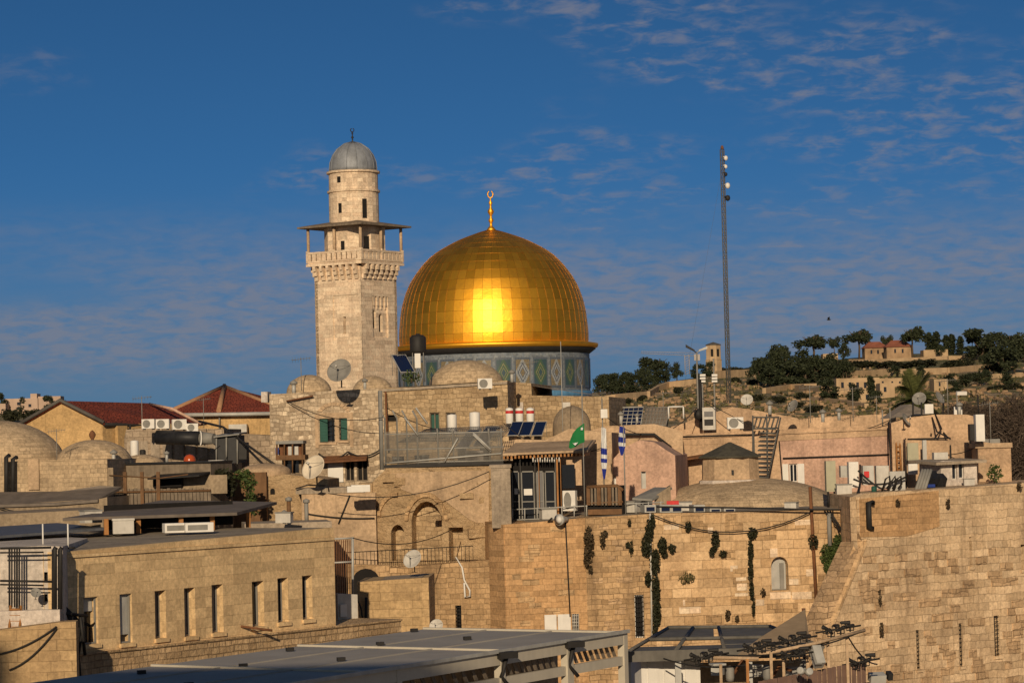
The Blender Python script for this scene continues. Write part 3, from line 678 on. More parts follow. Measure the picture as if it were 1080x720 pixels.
for wll, pln, bh_, zt_, hol, n_ in ((w1, CW1, .27, -4.2, [], 26), (w2, CW2, .25, -4.2, [r675], 34), (w3, CW3, .43, -4.0, [(a0, a1, z0, z1)], 60)):
    pb = MB()
    for _ in range(n_):
        wd = rk.uniform(.35, .9) * (bh_ / .3); a_ = rk.uniform(wd, pln.len - wd); z_ = (rk.randint(int(-13 / bh_), int(zt_ / bh_)) + .5) * bh_
        if any(q[0] - wd < a_ < q[1] + wd and q[2] - .5 < z_ < q[3] + .6 for q in hol): continue
        pb.pbox(pln, a_ - wd / 2, a_ + wd / 2, z_ - bh_ * .47, z_ + bh_ * .47, -.05, rk.uniform(.012, .04))
    part('proud_block', pb, m_wall_e if wll is w2 else m_wall_b, wll)
PR = Pl((516, 600), 129.3, (532, 600), 128.01)
# shuttered hatch low on the smooth wall
sh_ = thing('shuttered_window', 'pair of white shutters low on the smooth tan wall, a grille beside them', 'window', CW1.w(590, 664))
b = MB(); q = CW1.rect(574, 648, 587, 668); b.pbox(CW1, *q, .01, .07); part('shutter', b, m_white, sh_)
b = MB(); q = CW1.rect(588, 647.5, 602, 668); b.pbox(CW1, *q, .01, .075); part('shutter', b, m_white, sh_)
q = CW1.rect(603, 647, 611, 668); b = MB(); b.pbox(CW1, *q, .005, .02); part('opening', b, m_dark, sh_)
b = MB()
for k in range(4): c = q[0] + (q[1] - q[0]) * (k + .5) / 4; b.tube([CW1.pt(c, q[2], .05), CW1.pt(c, q[3], .05)], .02, 4)
for k in range(6): c = q[2] + (q[3] - q[2]) * (k + .5) / 6; b.tube([CW1.pt(q[0], c, .05), CW1.pt(q[1], c, .05)], .016, 4)
part('grille', b, m_whiteg, sh_)

# ruined wall with blind arches
RW = Pl((352, 560), 136, (532, 560), 134)
A_ = lambda x0, y0, x1, ys, p=.25: arch(RW.ab(x0, y0)[0], RW.ab(x1, y0)[0], RW.ab((x0 + x1) / 2, y0)[1], RW.ab((x0 + x1) / 2, ys)[1], p)
holes = [A_(435, 591, 467, 549), A_(413, 591, 427, 562), RC(*RW.rect(473, 556, 489, 590))]
ruin = wallrun('eroded stone wall with bricked-up pointed arches under the mesh cage', m_rub_c, RW, [(352, 552), (372, 530), (398, 503), (408, 494), (532, 491)], 12, holes=holes, th=.9, name='ruined_wall', roof=m_concrete)
ri = MB()
for hlo in holes: ri.panel(RW, [(x, y) for x, y in hlo], (), -.85, .06)
part('niche_infill', ri, m_rub_b, ruin)
ra = MB()   # projecting arch ribs
for (x0, y0, x1, ys) in ((431, 591, 471, 549), (402, 591, 436, 545)):
    c0, c1 = RW.ab(x0, y0)[0], RW.ab(x1, y0)[0]; zz = RW.ab(x0, ys)[1]; r_ = (c1 - c0) / 2; cc = (c0 + c1) / 2
    rng = range(0, 11) if x0 == 431 else range(5, 11)
    for i in rng:
        t0, t1 = math.pi * i / 11, math.pi * (i + 1) / 11; k0, k1 = 1 + .25 * math.sin(t0), 1 + .25 * math.sin(t1)
        f = lambda t, rr, k, o: RW.pt(cc + rr * math.cos(t), zz + rr * k * math.sin(t), o)
        ri_, ro_ = r_ * .97, r_ * 1.16; od = .12 + .05 * (i % 2)
        ra.hexa([f(t0, ri_, k0, od), f(t0, ro_, k0, od), f(t0, ro_, k0, -.1), f(t0, ri_, k0, -.1), f(t1, ri_, k1, od), f(t1, ro_, k1, od), f(t1, ro_, k1, -.1), f(t1, ri_, k1, -.1)])
part('arch_rib', ra, m_wall_b, ruin)
pp_ = MB(); pp_.panel(RW, [RW.ab(*q) for q in [(424, 516), (440, 522), (470, 528), (496, 548), (516, 556), (516, 495.5), (470, 496.5), (412, 499)]], (), .06, .08); part('plaster_patch', pp_, m_plasterB, ruin)
for (x, y, s) in ((373, 575, .7), (384, 545, .8), (396, 520, .7), (420, 507, .55), (500, 520, .6), (505, 560, .7), (392, 585, .6), (470, 540, .4)):   # lumps of broken masonry
    m_ = MB(); c = RW.w(x, y); 
    for _ in range(3): m_.obox(c + Vector((rnd.uniform(-.5, .5), rnd.uniform(-.02, .1), rnd.uniform(-.5, .5))), s * rnd.uniform(.6, 1.2), .35, s * rnd.uniform(.4, .8), rnd.uniform(-.2, .2), rnd.uniform(-.3, .3))
    part('broken_masonry', m_, m_rub_c, ruin)
LW = Pl((398, 620), 133.3, (520, 620), 131.5)
q = LW.rect(480, 638, 487, 664)
lower = wallrun('lower stone wall with a barred slit window under the ledge with railings', m_wall_b, LW, [(398, 600), (520, 590)], 2.2, holes=[RC(*q)], name='stone_wall')
window(lower, LW, q, m_dark, None, grille=(2, 7), sill=m_wall_b)
rl = MB(); pts = [LW.w(x, 597 - (x - 360) * .05 + 2, -.15) for x in range(362, 502, 4)]
for i, p in enumerate(pts): rl.tube([p, p + Vector((0, 0, .75))], .012, 4)
rl.tube([pts[0] + Vector((0, 0, .75)), pts[-1] + Vector((0, 0, .75))], .02, 4); solo('railing', rl, m_black, 'thin black iron railing along the ledge under the ruined arches', 'railing')
pier = thing('corner_pier', 'upright concrete pier between the ruined wall and the dark cafe windows', 'pier', CW1.w(528, 552)); b = MB()
PP = Pl((518, 540), 128.3, (538, 540), 128.3); q0 = PP.ab(519, 552); q1 = PP.ab(538, 493); b.pbox(PP, q0[0], q1[0], q0[1] - .2, q1[1], -5.6, .1); part('shaft', b, m_concrete, pier)
b = MB(); b.pbox(PP, q0[0] - .06, q1[0] + .06, q1[1], q1[1] + .15, -5.65, .15); part('cap', b, m_concrete, pier)
ret = thing('stone_pier', 'sunlit stone return at the corner where the ruined wall meets the smooth wall', 'wall', PR.pt(PR.len / 2, BASE))
b = MB(); za, zb2 = PR.ab(515, 556)[1], PR.ab(532, 553)[1]; b.panel(PR, [(0, BASE), (PR.len - .005, BASE), (PR.len - .005, zb2), (0, zb2)], (), 0, 1.0); part('wall', b, m_wall_a, ret)

# western wall on the right and its raking buttress
XW = Pl((905, 600), 125.5, (1080, 600), 132)
slits = [XW.rect(966, 664, 971, 705), XW.rect(1011, 657, 1016, 702), XW.rect(1048, 649, 1055, 691), XW.rect(1022, 566, 1026, 597), XW.rect(1076.5, 574, 1083, 600)]
ww = thing('great_stone_wall', 'tall sunlit western stone wall with narrow barred slits, receding to the right', 'wall', XW.pt(XW.len / 2, BASE))
tpx = [XW.ab(*q) for q in [(905, 524), (912, 520), (1000, 515), (1080, 509), (1190, 503)]]
b = MB(); b.panel(XW, [(XW.ab(872, 668)[0], BASE), (tpx[-1][0], BASE)] + tpx[::-1] + [XW.ab(905, 560), XW.ab(910, 571), XW.ab(875, 657)], [RC(*q) for q in slits], 0, .4, False)
b.down([XW.pt(tpx[0][0], tpx[0][1], -.4), XW.pt(tpx[-1][0], tpx[-1][1], -.4), XW.pt(tpx[-1][0], tpx[-1][1], -.4) + Vector((0, 9, 0)), XW.pt(tpx[0][0], tpx[0][1], -.4) + Vector((0, 9, 0))], BASE)
b.hexa([XW.pt(0, BASE, -.4), XW.pt(.01, BASE, -.002), XW.pt(.01, BASE, -.003), XW.pt(0, BASE, -.41), XW.pt(0, tpx[0][1], -.4), XW.pt(.01, tpx[0][1], -.002), XW.pt(.01, tpx[0][1], -.003), XW.pt(0, tpx[0][1], -.41)]); part('wall', b, m_wall_d, ww)
for i, q in enumerate(slits): window(ww, XW, q, m_dark, None, grille=(2, 10) if i < 3 else None, th=.4, sill=m_wall_d)
zz0 = XW.ab(905, 560)[1]; zz1 = XW.ab(992, 560)[1]
b = MB()   # smoother repaired top-left patch, 3 cm proud
q = XW.rect(906, 526, 991, 566); b.panel(XW, [(q[0], q[2] + .2), (q[1] * .6, q[2] + .12), (q[1], q[2] + .5), (q[1], XW.ab(991, 517)[1]), (q[0], XW.ab(906, 526)[1])], (), .03, .03, True); part('plaster_patch', b, m_wall_a, ww)
rk = random.Random(9)   # weathered blocks: some stand proud, some are recessed
pb = MB()
for _ in range(280):
    a_ = rk.uniform(.3, XW.len * 1.2); z_ = (rk.randint(-41, -8) + .5) * .36; wd = rk.uniform(.4, .85)
    if z_ > zz0 - 1.0: continue
    if any(q[0] - .5 < a_ < q[1] + .5 and q[2] - .4 < z_ < q[3] + .4 for q in slits): continue
    pb.pbox(XW, a_ - wd / 2, a_ + wd / 2, z_ - .17, z_ + .17, -.05, rk.uniform(.02, .06))
part('proud_block', pb, m_wall_e, ww)
bt = thing('raking_buttress', 'sloping stone buttress leaning down from the great wall to the floodlights', 'buttress', W(862, 668, 122))
b = MB(); tl, tr, br_, bl2 = W(887, 571, 126.9), XW.w(911, 571, -.02), XW.w(876, 657, -.02), W(848, 656, 123.6)
b.down([bl2, br_, tr, tl], BASE); part('body', b, m_wall_e, bt)
b = MB(); e = Vector((0, 0, .12)); o_ = Vector((.32, -.05, 0)); b.hexa([br_ - o_ - e, br_ + o_ * .5 - e, tr + o_ * .5 - e, tr - o_ - e, br_ - o_ + e, br_ + o_ * .5 + e, tr + o_ * .5 + e, tr - o_ + e]); part('coping', b, m_wall_c, bt)
# drain pipes
tubes('drain_pipe', m_black, [[XW.w(917, 530, .25), XW.w(912, 530, .25), XW.w(913, 556, .25), XW.w(918, 557, .1)]], .14, 'black bent drain pipe at the top left of the great wall', 'pipe')
tubes('drain_pipe', m_rust, [[CW3.w(853, 513, .2), CW3.w(860, 632, .12)]], .09, 'rusty upright pipe between the arched window and the buttress', 'pipe')
tubes('drain_pipe', m_grey, [[CW3.w(873, 541, .2), CW3.w(874, 575, .2)]], .12, 'grey pipe above the bushes beside the buttress', 'pipe')
tubes('drain_pipe', m_whiteg, [[CW2.w(685, 541, .12), CW2.w(687, 672, .12)]], .05, 'thin pale pipe beside the tall ivy strand', 'pipe')
tubes('cable', m_black, [[CW1.w(596, 549, .06), CW1.w(601, 650, .06)]], .035, 'dark cable running straight down the smooth wall to the shutters', 'cable')
tubes('cable', m_black, [wire(CW2.w(688, 543, .3), CW3.w(856, 538, .3), .9)], .03, 'sagging cable across the pale wall from the ivy to the rusty pipe', 'cable')
tubes('cable', m_black, [[CW3.w(868 + i * 3, 538, .2), CW3.w(880 - i + math.sin(i) * 4, 552, .35), CW3.w(886 + i * 3, 568, .15)] for i in range(4)], .035, 'bundle of black cables hanging beside the raking buttress', 'cable')
tubes('cable', m_black, [[CW3.w(690, 534, .5), CW3.w(780, 535, .5), CW3.w(856, 537, .5), CW3.w(885, 537, .5), CW3.w(900, 528, .5)]], .045, 'thick black conduit along the top of the pale wall', 'cable')
# growth on the walls
def growth(pl, blobs, mat, label, n=90, size=.16, cat='wall plant'):
    r = thing('wall_plant', label, cat, pl.w(blobs[0][0], blobs[0][1], .2), 'plants growing out of the stone walls'); m = MB()
    for (x, y, rx, ry) in blobs:
        k = pl.A.y / FPX; m.clump(pl.w(x, y, .12), (rx * k * 1.15, .34, ry * k * 1.1), int(2.6 * n * max(rx * ry / 30, .35)), size * .85, .6)
    part('foliage', m, mat, r)
    s = MB(); x, y, rx, ry = blobs[-1]; s.tube([pl.w(x, y + ry, .02), pl.w(x, y, .15)], .04, 5); part('stem', s, m_bark, r); return r
growth(CW1, [(620.5, 574, 5, 18), (618, 590, 3, 9), (622, 600, 2, 4)], m_leafB, 'brown withered bush hanging from the seam between smooth and weathered wall')
growth(CW2, [(635, 570, 2.5, 9), (638, 563, 2, 4)], m_leafB, 'small withered bush right of the tall brown one', 70)
growth(CW2, [(663, 551, 1.6, 4)], m_leafD, 'tiny dark tuft just under the wooden balcony end', 60)
growth(CW2, [(665, 578, 2, 8), (661, 574, 2, 3)], m_leafD, 'thin dark tuft left of the tall ivy on the weathered wall', 70)
growth(CW2, [(684, 560, 4, 12), (681, 575, 5, 12), (687, 550, 3, 8), (690, 592, 5, 14), (683, 610, 3, 8), (691, 622, 4, 16), (692, 645, 4, 16), (690, 662, 2.5, 10)], m_leafD, 'tall strand of dark ivy running down between weathered and pale wall', 130)
growth(CW3, [(698, 575, 4.5, 9), (700, 583, 3, 5)], m_leafD, 'dark bush just right of the tall ivy strand', 110)
growth(CW3, [(708, 578, 4, 5)], m_leafD, 'smaller dark bush second right of the tall ivy strand', 80)
growth(CW3, [(725, 555, 3.2, 5.5)], m_leafD, 'dark oval tuft high on the pale wall', 90)
growth(CW3, [(754, 570, 4, 10), (750, 582, 3, 5), (762, 584, 4, 4)], m_leafD, 'forked dark plant high on the pale wall left of the long dark trail', 100)
growth(CW3, [(723, 609, 8, 6)], m_leafY, 'loose olive tuft alone in the middle of the pale wall', 55, .13)
growth(CW3, [(793, 562, 4.5, 6), (791, 580, 2.4, 12), (791, 602, 2.2, 14), (792, 622, 2, 10), (794, 640, 1.2, 10)], m_leafD, 'long thin dark trail of growth left of the arched window', 150)
growth(CW3, [(804, 625, 2.8, 4.5)], m_leafB, 'small brown tuft low between the dark trail and the arched window', 70)
growth(CW3, [(767, 648, 3, 6), (777, 652, 2, 3)], m_leafB, 'brownish tuft at the foot of the pale wall', 70)
growth(CW3, [(857, 571, 4.5, 8)], m_leafD, 'dark bush grown round the rusty pipe', 110)
growth(CW3, [(874, 585, 9, 12), (884, 572, 6, 9), (892, 563, 5, 5), (872, 598, 4, 6)], m_leafG, 'big bush in the corner beside the raking buttress', 130)
growth(XW, [(945, 530, 2.5, 4)], m_leafB, 'dry brown tuft under the black tarpaulin at the top of the great wall', 70)
growth(XW, [(998, 531, 2, 5)], m_leafB, 'dry brown tuft near the hut on the top of the great wall', 70)
growth(XW, [(1073, 513, 3, 5)], m_leafB, 'dry tuft at the right end of the great wall top', 70)
growth(XW, [(926, 630, 1.5, 9), (928, 664, 2, 8)], m_leafB, 'dry growth in a joint of the great wall above the fence', 60)

# ------------------------------------------------------------------ left: office building with slit windows
OF = Pl((65, 640), 96, (352, 640), 108.5)
wr = [(88, 630, 104, 678), (126, 626.5, 140, 677), (163, 623, 175.5, 672), (194, 620, 206.5, 670), (223, 616.5, 236, 666), (265.5, 613, 279, 659.5), (292.5, 609.5, 304.5, 655), (318.5, 607, 330, 652)]
hs = [OF.rect(*q) for q in wr]
office = house('stone_office_building', 'long low stone building with eight tall slit windows in a row', 'building', OF, [(65, 582), (352, 556)], m_office, 15, [RC(*q) for q in hs], .42, roof=m_roofflat)
for i, q in enumerate(hs):
    wo = window(office, OF, q, m_blind if i == 1 else (m_glass if i in (0, 5, 6, 7) else m_blind), m_grey, th=.42, sill=m_office, inset=.1 if i < 2 else .3)
    if i == 0: b = MB(); b.pbox(OF, q[0] + .05, q[1] - .05, q[3] - .5, q[3] - .05, -.3, -.24); part('blind', b, m_whiteg, wo)
    if i == 1: b = MB(); b.pbox(OF, q[0] + .04, q[1] - .04, q[2] + .3, q[3] - .04, -.22, -.18); part('blind', b, m_galv, wo)
b = MB(); t0, t1 = OF.ab(65, 588.5), OF.ab(352, 566.5); zc = t0[1] + .12
b.pbox(OF, -.06, OF.len + .06, zc - .12, zc, -15.06, .07); part('cornice', b, m_office, office)
b = MB(); pA = OF.ab(80, 690)[1]; b.pbox(OF, .3, OF.len + 4.2, BASE, pA - .05, -3, .13); b.pbox(OF, .3, OF.len + 4.2, pA - .05, pA + .03, -3, .19); part('plinth', b, m_plinth, office)
b = MB(); b.tube([OF.w(254, 660, 0), OF.w(268, 664, .9)], .05, 6); solo('drain_spout', b, m_rust, 'short dark drain spout sticking out below the sixth slit window', 'pipe')
# roof of the office: pergola, white boxes, antenna poles
def roofp(px, Y, z=None): p = W(px, 560, Y); p.z = OF.ab(200, 570)[1] if z is None else z; return p
zroof = OF.ab(352, 556)[1] + .01
pg = thing('roof_shelter', 'low shelter with a dark felt roof on brown wooden posts on the stone building', 'shelter', roofp(180, 112, zroof))
b = MB(); b.poly([W(66, 546, 106), W(250, 540, 110), W(292, 529, 118), W(170, 527, 121), W(105, 540, 112)][:5], (0, 0, -.12)); part('roof', b, m_tarp, pg)
for px, Y in ((112, 107), (146, 108), (191, 109), (224, 110), (262, 112.5)):
    b = MB(); p = W(px, 562, Y); b.obox((p.x, p.y, zroof + .28), .17, .17, .62, .3); part('post', b, m_woodO, pg)
b = MB(); b.pbox(Pl((112, 548), 113, (262, 540), 117), 0, 6, zroof, zroof + 1.0, -.2, 0); part('back_panel', b, m_dark, pg)
for i, (px, wp) in enumerate(((186, 27), (209, 30))):
    p = W(px, 562, 106.5); r = thing('rooftop_cooler', ('dented white cooler box under the felt shelter, the left one', 'long white cooler box under the felt shelter, the right one')[i], 'cooler', (p.x, p.y, zroof), 'white cooler boxes on the stone building')
    wd = wp * 106 / FPX; b = MB(); b.obox((p.x, p.y, zroof + .19), wd, .6, .36, .3); part('casing', b, m_white, r)
    b = MB(); b.obox((p.x + .02, p.y - .3, zroof + .19), wd * .7, .06, .2, .3); part('grille', b, m_grey, r)
p = W(130, 562, 107); b = MB(); b.obox((p.x, p.y, zroof + .25), .8, .5, .5, .2); b.obox((p.x, p.y, zroof + .55), .86, .56, .08, .2); solo('storage_box', b, m_whiteg, 'pale storage box between the left posts of the felt shelter', 'box')
for i, px in enumerate((45.5, 72)):
    r = thing('antenna_pole', ('thin white pole left on the office roof edge', 'thin white pole with a cross bar at the office corner')[i], 'antenna', W(px, 580, 96.5)); p = vpost(px, 552, 581, 96.5)
    b = MB(); b.tube(p, .03, 5); part('pole', b, m_white, r); b = MB(); b.tube([p[0] + Vector((-.1, 0, .1)), p[0] + Vector((.25, 0, .12))], .04, 5); part('bracket', b, m_black, r)
# annex on the far left
AX = Pl((-40, 640), 94.6, (65, 640), 94.8); hh = AX.rect(46.5, 603, 50.5, 613); hh2 = AX.rect(46.5, 626, 50.5, 634)
ax = house('white_annex', 'white plastered annex behind black steel posts left of the slit-windowed building', 'building', AX, [(-40, 580), (45, 575), (66, 576)], m_annex, 9, [RC(*hh), RC(*hh2)], .3, roof=m_roofflat)
window(ax, AX, hh, m_dark, None, th=.3); window(ax, AX, hh2, m_dark, None, th=.3)
b = MB(); q = AX.rect(45.3, 582, 56.5, 655); b.pbox(AX, q[0], hh[0] - .01, q[2], q[3], .004, .03); b.pbox(AX, hh[1] + .01, q[1], q[2], q[3], .004, .03); part('stone_quoin', b, m_office, ax)
AF = Pl((-40, 640), 93.7, (66, 640), 93.9)
fr = thing('steel_frame', 'black steel frame of posts and rails in front of the white annex', 'frame', AF.w(30, 650)); 
b = MB(); b.tube([AF.w(0, 578), AF.w(54, 577)], .04, 5); b.tube([AF.w(0, 582.5), AF.w(46, 582)], .03, 5); b.tube([AF.w(0, 612), AF.w(56, 613)], .04, 5); b.tube([AF.w(0, 616), AF.w(46, 617)], .03, 5); part('rail', b, m_black, fr)
for x, r_ in ((10, .035), (12.5, .03), (15.5, .03), (18, .035), (20.5, .03)): b = MB(); b.tube([AF.w(x, 640), AF.w(x, 578)], r_, 5); part('post', b, m_black, fr)
for x, r_ in ((57.5, .1), (63.5, .085)): tubes('drain_pipe', m_black, [[AF.w(x, 642), AF.w(x, 580), AF.w(x + 2, 577)]], r_, ('thick black upright pipe left of the pair at the annex corner', 'thinner black upright pipe touching the stone building corner')[x > 60], 'pipe')
dish('g', 37.5, 625, 93.9, 11, .3, 'small grey dish in front of the white annex')
b = MB(); sp = []
for x in (11, 22): b.tube([AF.w(x, 663, .3), AF.w(x + .5, 638, .1)], .05, 4)
rt = thing('wooden_ladder', 'short orange wooden ladder leaning on the low wall by the annex', 'ladder', AF.w(16, 664, .3)); part('rail', b, m_woodO, rt)
b = MB()
for k in range(4): b.tube([AF.w(11, 642 + k * 6, .22), AF.w(22.2, 642 + k * 6, .22)], .045, 4)
part('rung', b, m_woodO, rt)
LWL = Pl((-60, 690), 92.4, (80, 690), 92.7)
wallrun('low sunlit wall at the bottom left with trailing cables', m_lowwall, LWL, [(-60, 668), (0, 664), (62, 656), (80, 655)], .9, name='low_wall')
b = MB(); b.pbox(LWL, LWL.ab(-30, 660)[0], LWL.ab(60, 650)[0], LWL.ab(30, 657)[1] - .3, LWL.ab(30, 645)[1], -1.4, -1.0); solo('parapet', b, m_plasterW, 'white parapet above the low wall at the left edge', 'parapet')
tubes('cable', m_black, [[OF.w(62, 640, .3), OF.w(68 + i * 3, 655, .3), OF.w(66 + i * 3.5, 685, .25), OF.w(74 + i * 2, 725, .25)] for i in range(4)] + [[OF.w(58, 646, .4), OF.w(84, 649, .35)], [OF.w(72, 650, .3), OF.w(80, 665, .3), OF.w(76, 688, .3)], [OF.w(76, 650, .4), OF.w(83, 690, .3)]], .06, 'tangle of thick black cables falling down the corner of the stone building', 'cable')
tubes('cable', m_black, [wire(LWL.w(60, 660, .1), LWL.w(-5, 690, .1), .15), wire(LWL.w(60, 662, .1), LWL.w(10, 706, .1), .2)], .03, 'two thin cables drooping across the low wall at the left edge', 'cable')

# small block with the big dish, gate and bits right of the office
BK = Pl((377, 640), 118, (452, 640), 117.9)
blk = wallrun('small flat-topped stone block beside the white satellite dish', m_lowwall, BK, [(377, 613.5), (452, 608.5)], 4, name='stone_block', roof=m_concrete)
dish('w', 437, 590, 118.5, 21, -.5, 'clean white dish on the corner of the small stone block')
dish('w', 461, 660, 112, 15, -.3, 'white dish half hidden at the foot of the wall, below the other white one')
gt = thing('iron_gate', 'tall rusty iron gate between the office and the small stone block', 'gate', W(362, 628, 116)); GP = Pl((352, 600), 116, (373, 600), 116.3)
b = MB()
for k in range(9): x = 353 + k * 2.3; b.tube([GP.w(x, 626), GP.w(x, 569)], .022, 4)
part('bar', b, m_rust, gt)
b = MB(); b.tube([GP.w(352, 568), GP.w(373, 567)], .04, 5); b.tube([GP.w(352, 593), GP.w(373, 592)], .04, 5); b.tube([GP.w(372, 628), GP.w(372, 566)], .06, 5); part('frame', b, m_galv, gt)
b = MB(); b.panel(Pl((372, 600), 124, (402, 600), 124.2), arch(0, 1.3, -6.7, -6.2), (), 0, .1)
st = house('electric_cabinet', 'grimy white meter cabinet at the right end of the office', 'cabinet', Pl((356, 640), 112.5, (377, 640), 113), [(356, 625.5), (377, 626.5)], m_whiteg, .8, th=.1)
b = MB(); q = Pl((356, 640), 112.4, (377, 640), 112.9); b.pbox(q, .12, .42, q.ab(360, 650)[1], q.ab(360, 637)[1], -.02, .03); part('door', b, m_white, st)
tubes('cable', m_black, [[BK.w(374, 625, .3), BK.w(382, 640, .5), BK.w(386, 668, .5)]], .04, 'black cable looping down beside the meter cabinet', 'cable')
tubes('drain_pipe', m_black, [[BK.w(386.5, 669, .3), BK.w(387, 629, .3)]], .07, 'short black pipe on the left of the small stone block', 'pipe')
tubes('hose', m_white, [[LW.w(482, 587, .2), LW.w(489, 598, .2), LW.w(491, 611, .2), LW.w(497, 622, .2), LW.w(497, 628, .2), LW.w(492, 629, .2), LW.w(491, 614, .2)]], .05, 'white hose looping down the wall under the ruined arches', 'hose')
dk = thing('arched_opening', 'dark arched opening behind the iron gate', 'opening', W(386, 613, 124)); DP = Pl((370, 600), 124, (402, 600), 124.2)
b = MB(); q = DP.rect(371, 600, 401, 616); b.panel(DP, arch(q[0], q[1], q[2] - .6, q[2] + .1), (), .02, .12); part('opening', b, m_dark, dk)
b = MB(); aa, zz = DP.ab(366, 590); b.panel(DP, [(aa, BASE), (aa + 1.9, BASE), (aa + 1.9, zz - .3), (aa, zz - .2)], (), -.15, .4); part('wall', b, m_wall_b, dk)
# ------------------------------------------------------------------ middle: stone houses under the minaret
HA = Pl((284, 460), 151.5, (406, 460), 150.6)
q1 = HA.rect(337, 441.5, 353.5, 466); q2 = HA.rect(357.5, 441, 366.5, 464); q3 = HA.rect(364, 486, 374, 507); q4 = HA.rect(376, 485.5, 388, 507)
hA = house('stone_house', 'rubble stone house with a pair of green shuttered windows under a low arch', 'house', HA, [(284, 415.5), (300, 415), (350, 412), (406, 409)], m_rub_a, 18, [RC(*q1), RC(*q2), RC(*q3), RC(*q4)], .35, roof=m_concrete)
for q in (q1, q2):
    wo = window(hA, HA, q, m_glass, m_woodG, grille=(3, 5), sill=m_plasterB); b = MB(); wd = (q[1] - q[0]) * (.5 if q is q1 else .75)
    x0 = q[0] + .02 if q is q1 else q[1] - wd
    b.pbox(HA, x0, x0 + wd, q[2] + .03, q[3] - .03, -.1, .03)
    for k in range(8): z = q[2] + .1 + (q[3] - q[2] - .2) * k / 7; b.pbox(HA, x0 + .04, x0 + wd - .04, z, z + .06, .03, .05)
    part('shutter', b, m_green, wo)
b = MB(); a_, z_ = HA.ab(335, 440); a2 = HA.ab(370, 440)[0]   # stone surround and relieving arch
cc, rr_ = (a_ + a2) / 2, (a2 - a_) / 2
b.pbox(HA, q1[1] + .02, q2[0] - .02, q1[2], q1[3] + .05, -.2, .035); b.pbox(HA, a_, a2, q1[3] + .01, q1[3] + .3, .003, .04); b.pbox(HA, a_ - .15, a_ + .06, q1[2] - .3, q1[3] + .3, .004, .045); b.pbox(HA, a2 - .06, a2 + .12, q1[2] - .3, q1[3] + .3, .004, .045)
part('window_surround', b, m_plasterB, hA)
b = MB()
for i in range(9):
    t0, t1 = math.pi * (.12 + .76 * i / 9), math.pi * (.12 + .76 * (i + .86) / 9); f = lambda t, r, o: HA.pt(cc + r * math.cos(t), z_ + .05 + r * .75 * math.sin(t), o)
    b.hexa([f(t0, rr_ * .82, .06), f(t0, rr_ * 1.08, .06), f(t0, rr_ * 1.08, -.1), f(t0, rr_ * .82, -.1), f(t1, rr_ * .82, .06), f(t1, rr_ * 1.08, .06), f(t1, rr_ * 1.08, -.1), f(t1, rr_ * .82, -.1)])
part('relieving_arch', b, m_plasterB, hA)
for q in (q3, q4): window(hA, HA, q, m_dark, m_woodG, mull=1)
b = MB(); b.poly([HA.w(336, 481, .03), HA.w(388, 479, .03), HA.w(390, 484, 1.0), HA.w(338, 487, 1.0)], (0, 0, -.07)); part('awning', b, m_rust, hA)
b = MB(); b.pbox(HA, *HA.rect(346, 487, 362.5, 508), .02, .1); part('white_panel', b, m_white, hA)
tubes('cable', m_black, [wire(HA.w(337, 478, .3), HA.w(368, 476, .3), .35), wire(HA.w(368, 476, .3), HA.w(402, 474, .3), .3)], .045, 'black cables looping above the rusty awning of the rubble house', 'cable')
def sdome(px, py_top, py_base, rpx, Y, label, mat=None, skirt=1.5, name='stone_dome'):
    c = W(px, py_base, Y); r = rpx * Y / FPX; h_ = W(px, py_top, Y).z - c.z; m = MB(); m.dome(c, r, h_, 36, 10, None, skirt); return solo(name, m, mat or m_domeS, label, 'dome')
sdome(326, 395, 415, 24, 158, 'small stone dome on the rubble house left of the minaret')
sdome(393, 396, 416, 22, 156, 'low stone dome at the foot of the minaret')
sdome(492, 379.5, 411, 41, 156, 'broad stone dome standing in front of the tiled drum')
dish('g', 360, 392, 148, 27, -.35, 'big dark satellite dish on the roof edge by the minaret foot')
dish('b', 334, 494, 133.6, 28, -.6, 'big beige satellite dish leaning back above the plaster wall')
tubes('antenna_pole', m_rust, [[HA.w(303, 423, .2), HA.w(331, 417.5, .25)]], .05, 'rusty bar sticking out of the top of the rubble house', 'pole')
b = MB(); b.pbox(HA, *HA.rect(274, 413, 281, 424), -1.2, -.3); solo('chimney', b, m_plasterW, 'small white chimney left of the rubble house', 'chimney')

HB = Pl((404, 440), 149, (535, 440), 148.3)
q1 = HB.rect(409, 437.5, 418, 444); q2 = HB.rect(453, 435, 464, 460); q3 = HB.rect(470, 435, 481, 458)
hB = house('stone_house', 'rubble house behind the mesh cage with water tanks at its wall', 'house', HB, [(404, 409), (440, 408), (500, 404), (535, 401)], m_rub_b, 15, [RC(*q1), RC(*q2), RC(*q3)], .35, roof=m_concrete)
window(hB, HB, q1, m_dark); window(hB, HB, q2, m_green, m_woodG, mull=1); window(hB, HB, q3, m_blind, m_woodG, mull=1)
b = MB(); a_, z_ = HB.ab(404, 410.5); a2, z2 = HB.ab(535, 402.5); b.hexa([HB.pt(a_, z_ - .12, .12), HB.pt(a2, z2 - .12, .12), HB.pt(a2, z2 - .12, -.3), HB.pt(a_, z_ - .12, -.3), HB.pt(a_, z_ + .02, .12), HB.pt(a2, z2 + .02, .12), HB.pt(a2, z2 + .02, -.3), HB.pt(a_, z_ + .02, -.3)]); part('coping', b, m_concrete, hB)
tubes('drain_pipe', m_grey, [[HB.w(404.5, 495, .5), HB.w(402.5, 412, .5)]], .13, 'grey pipe at the joint of the two rubble houses', 'pipe')
tubes('drain_pipe', m_rust, [[HB.w(410, 475, .3), HB.w(407.5, 413, .3)]], .06, 'thin rusty pipe beside the grey one on the rubble house', 'pipe')
ac(511.5, 411, 145.5, 15, .1, 'air conditioner in front of the broad stone dome')
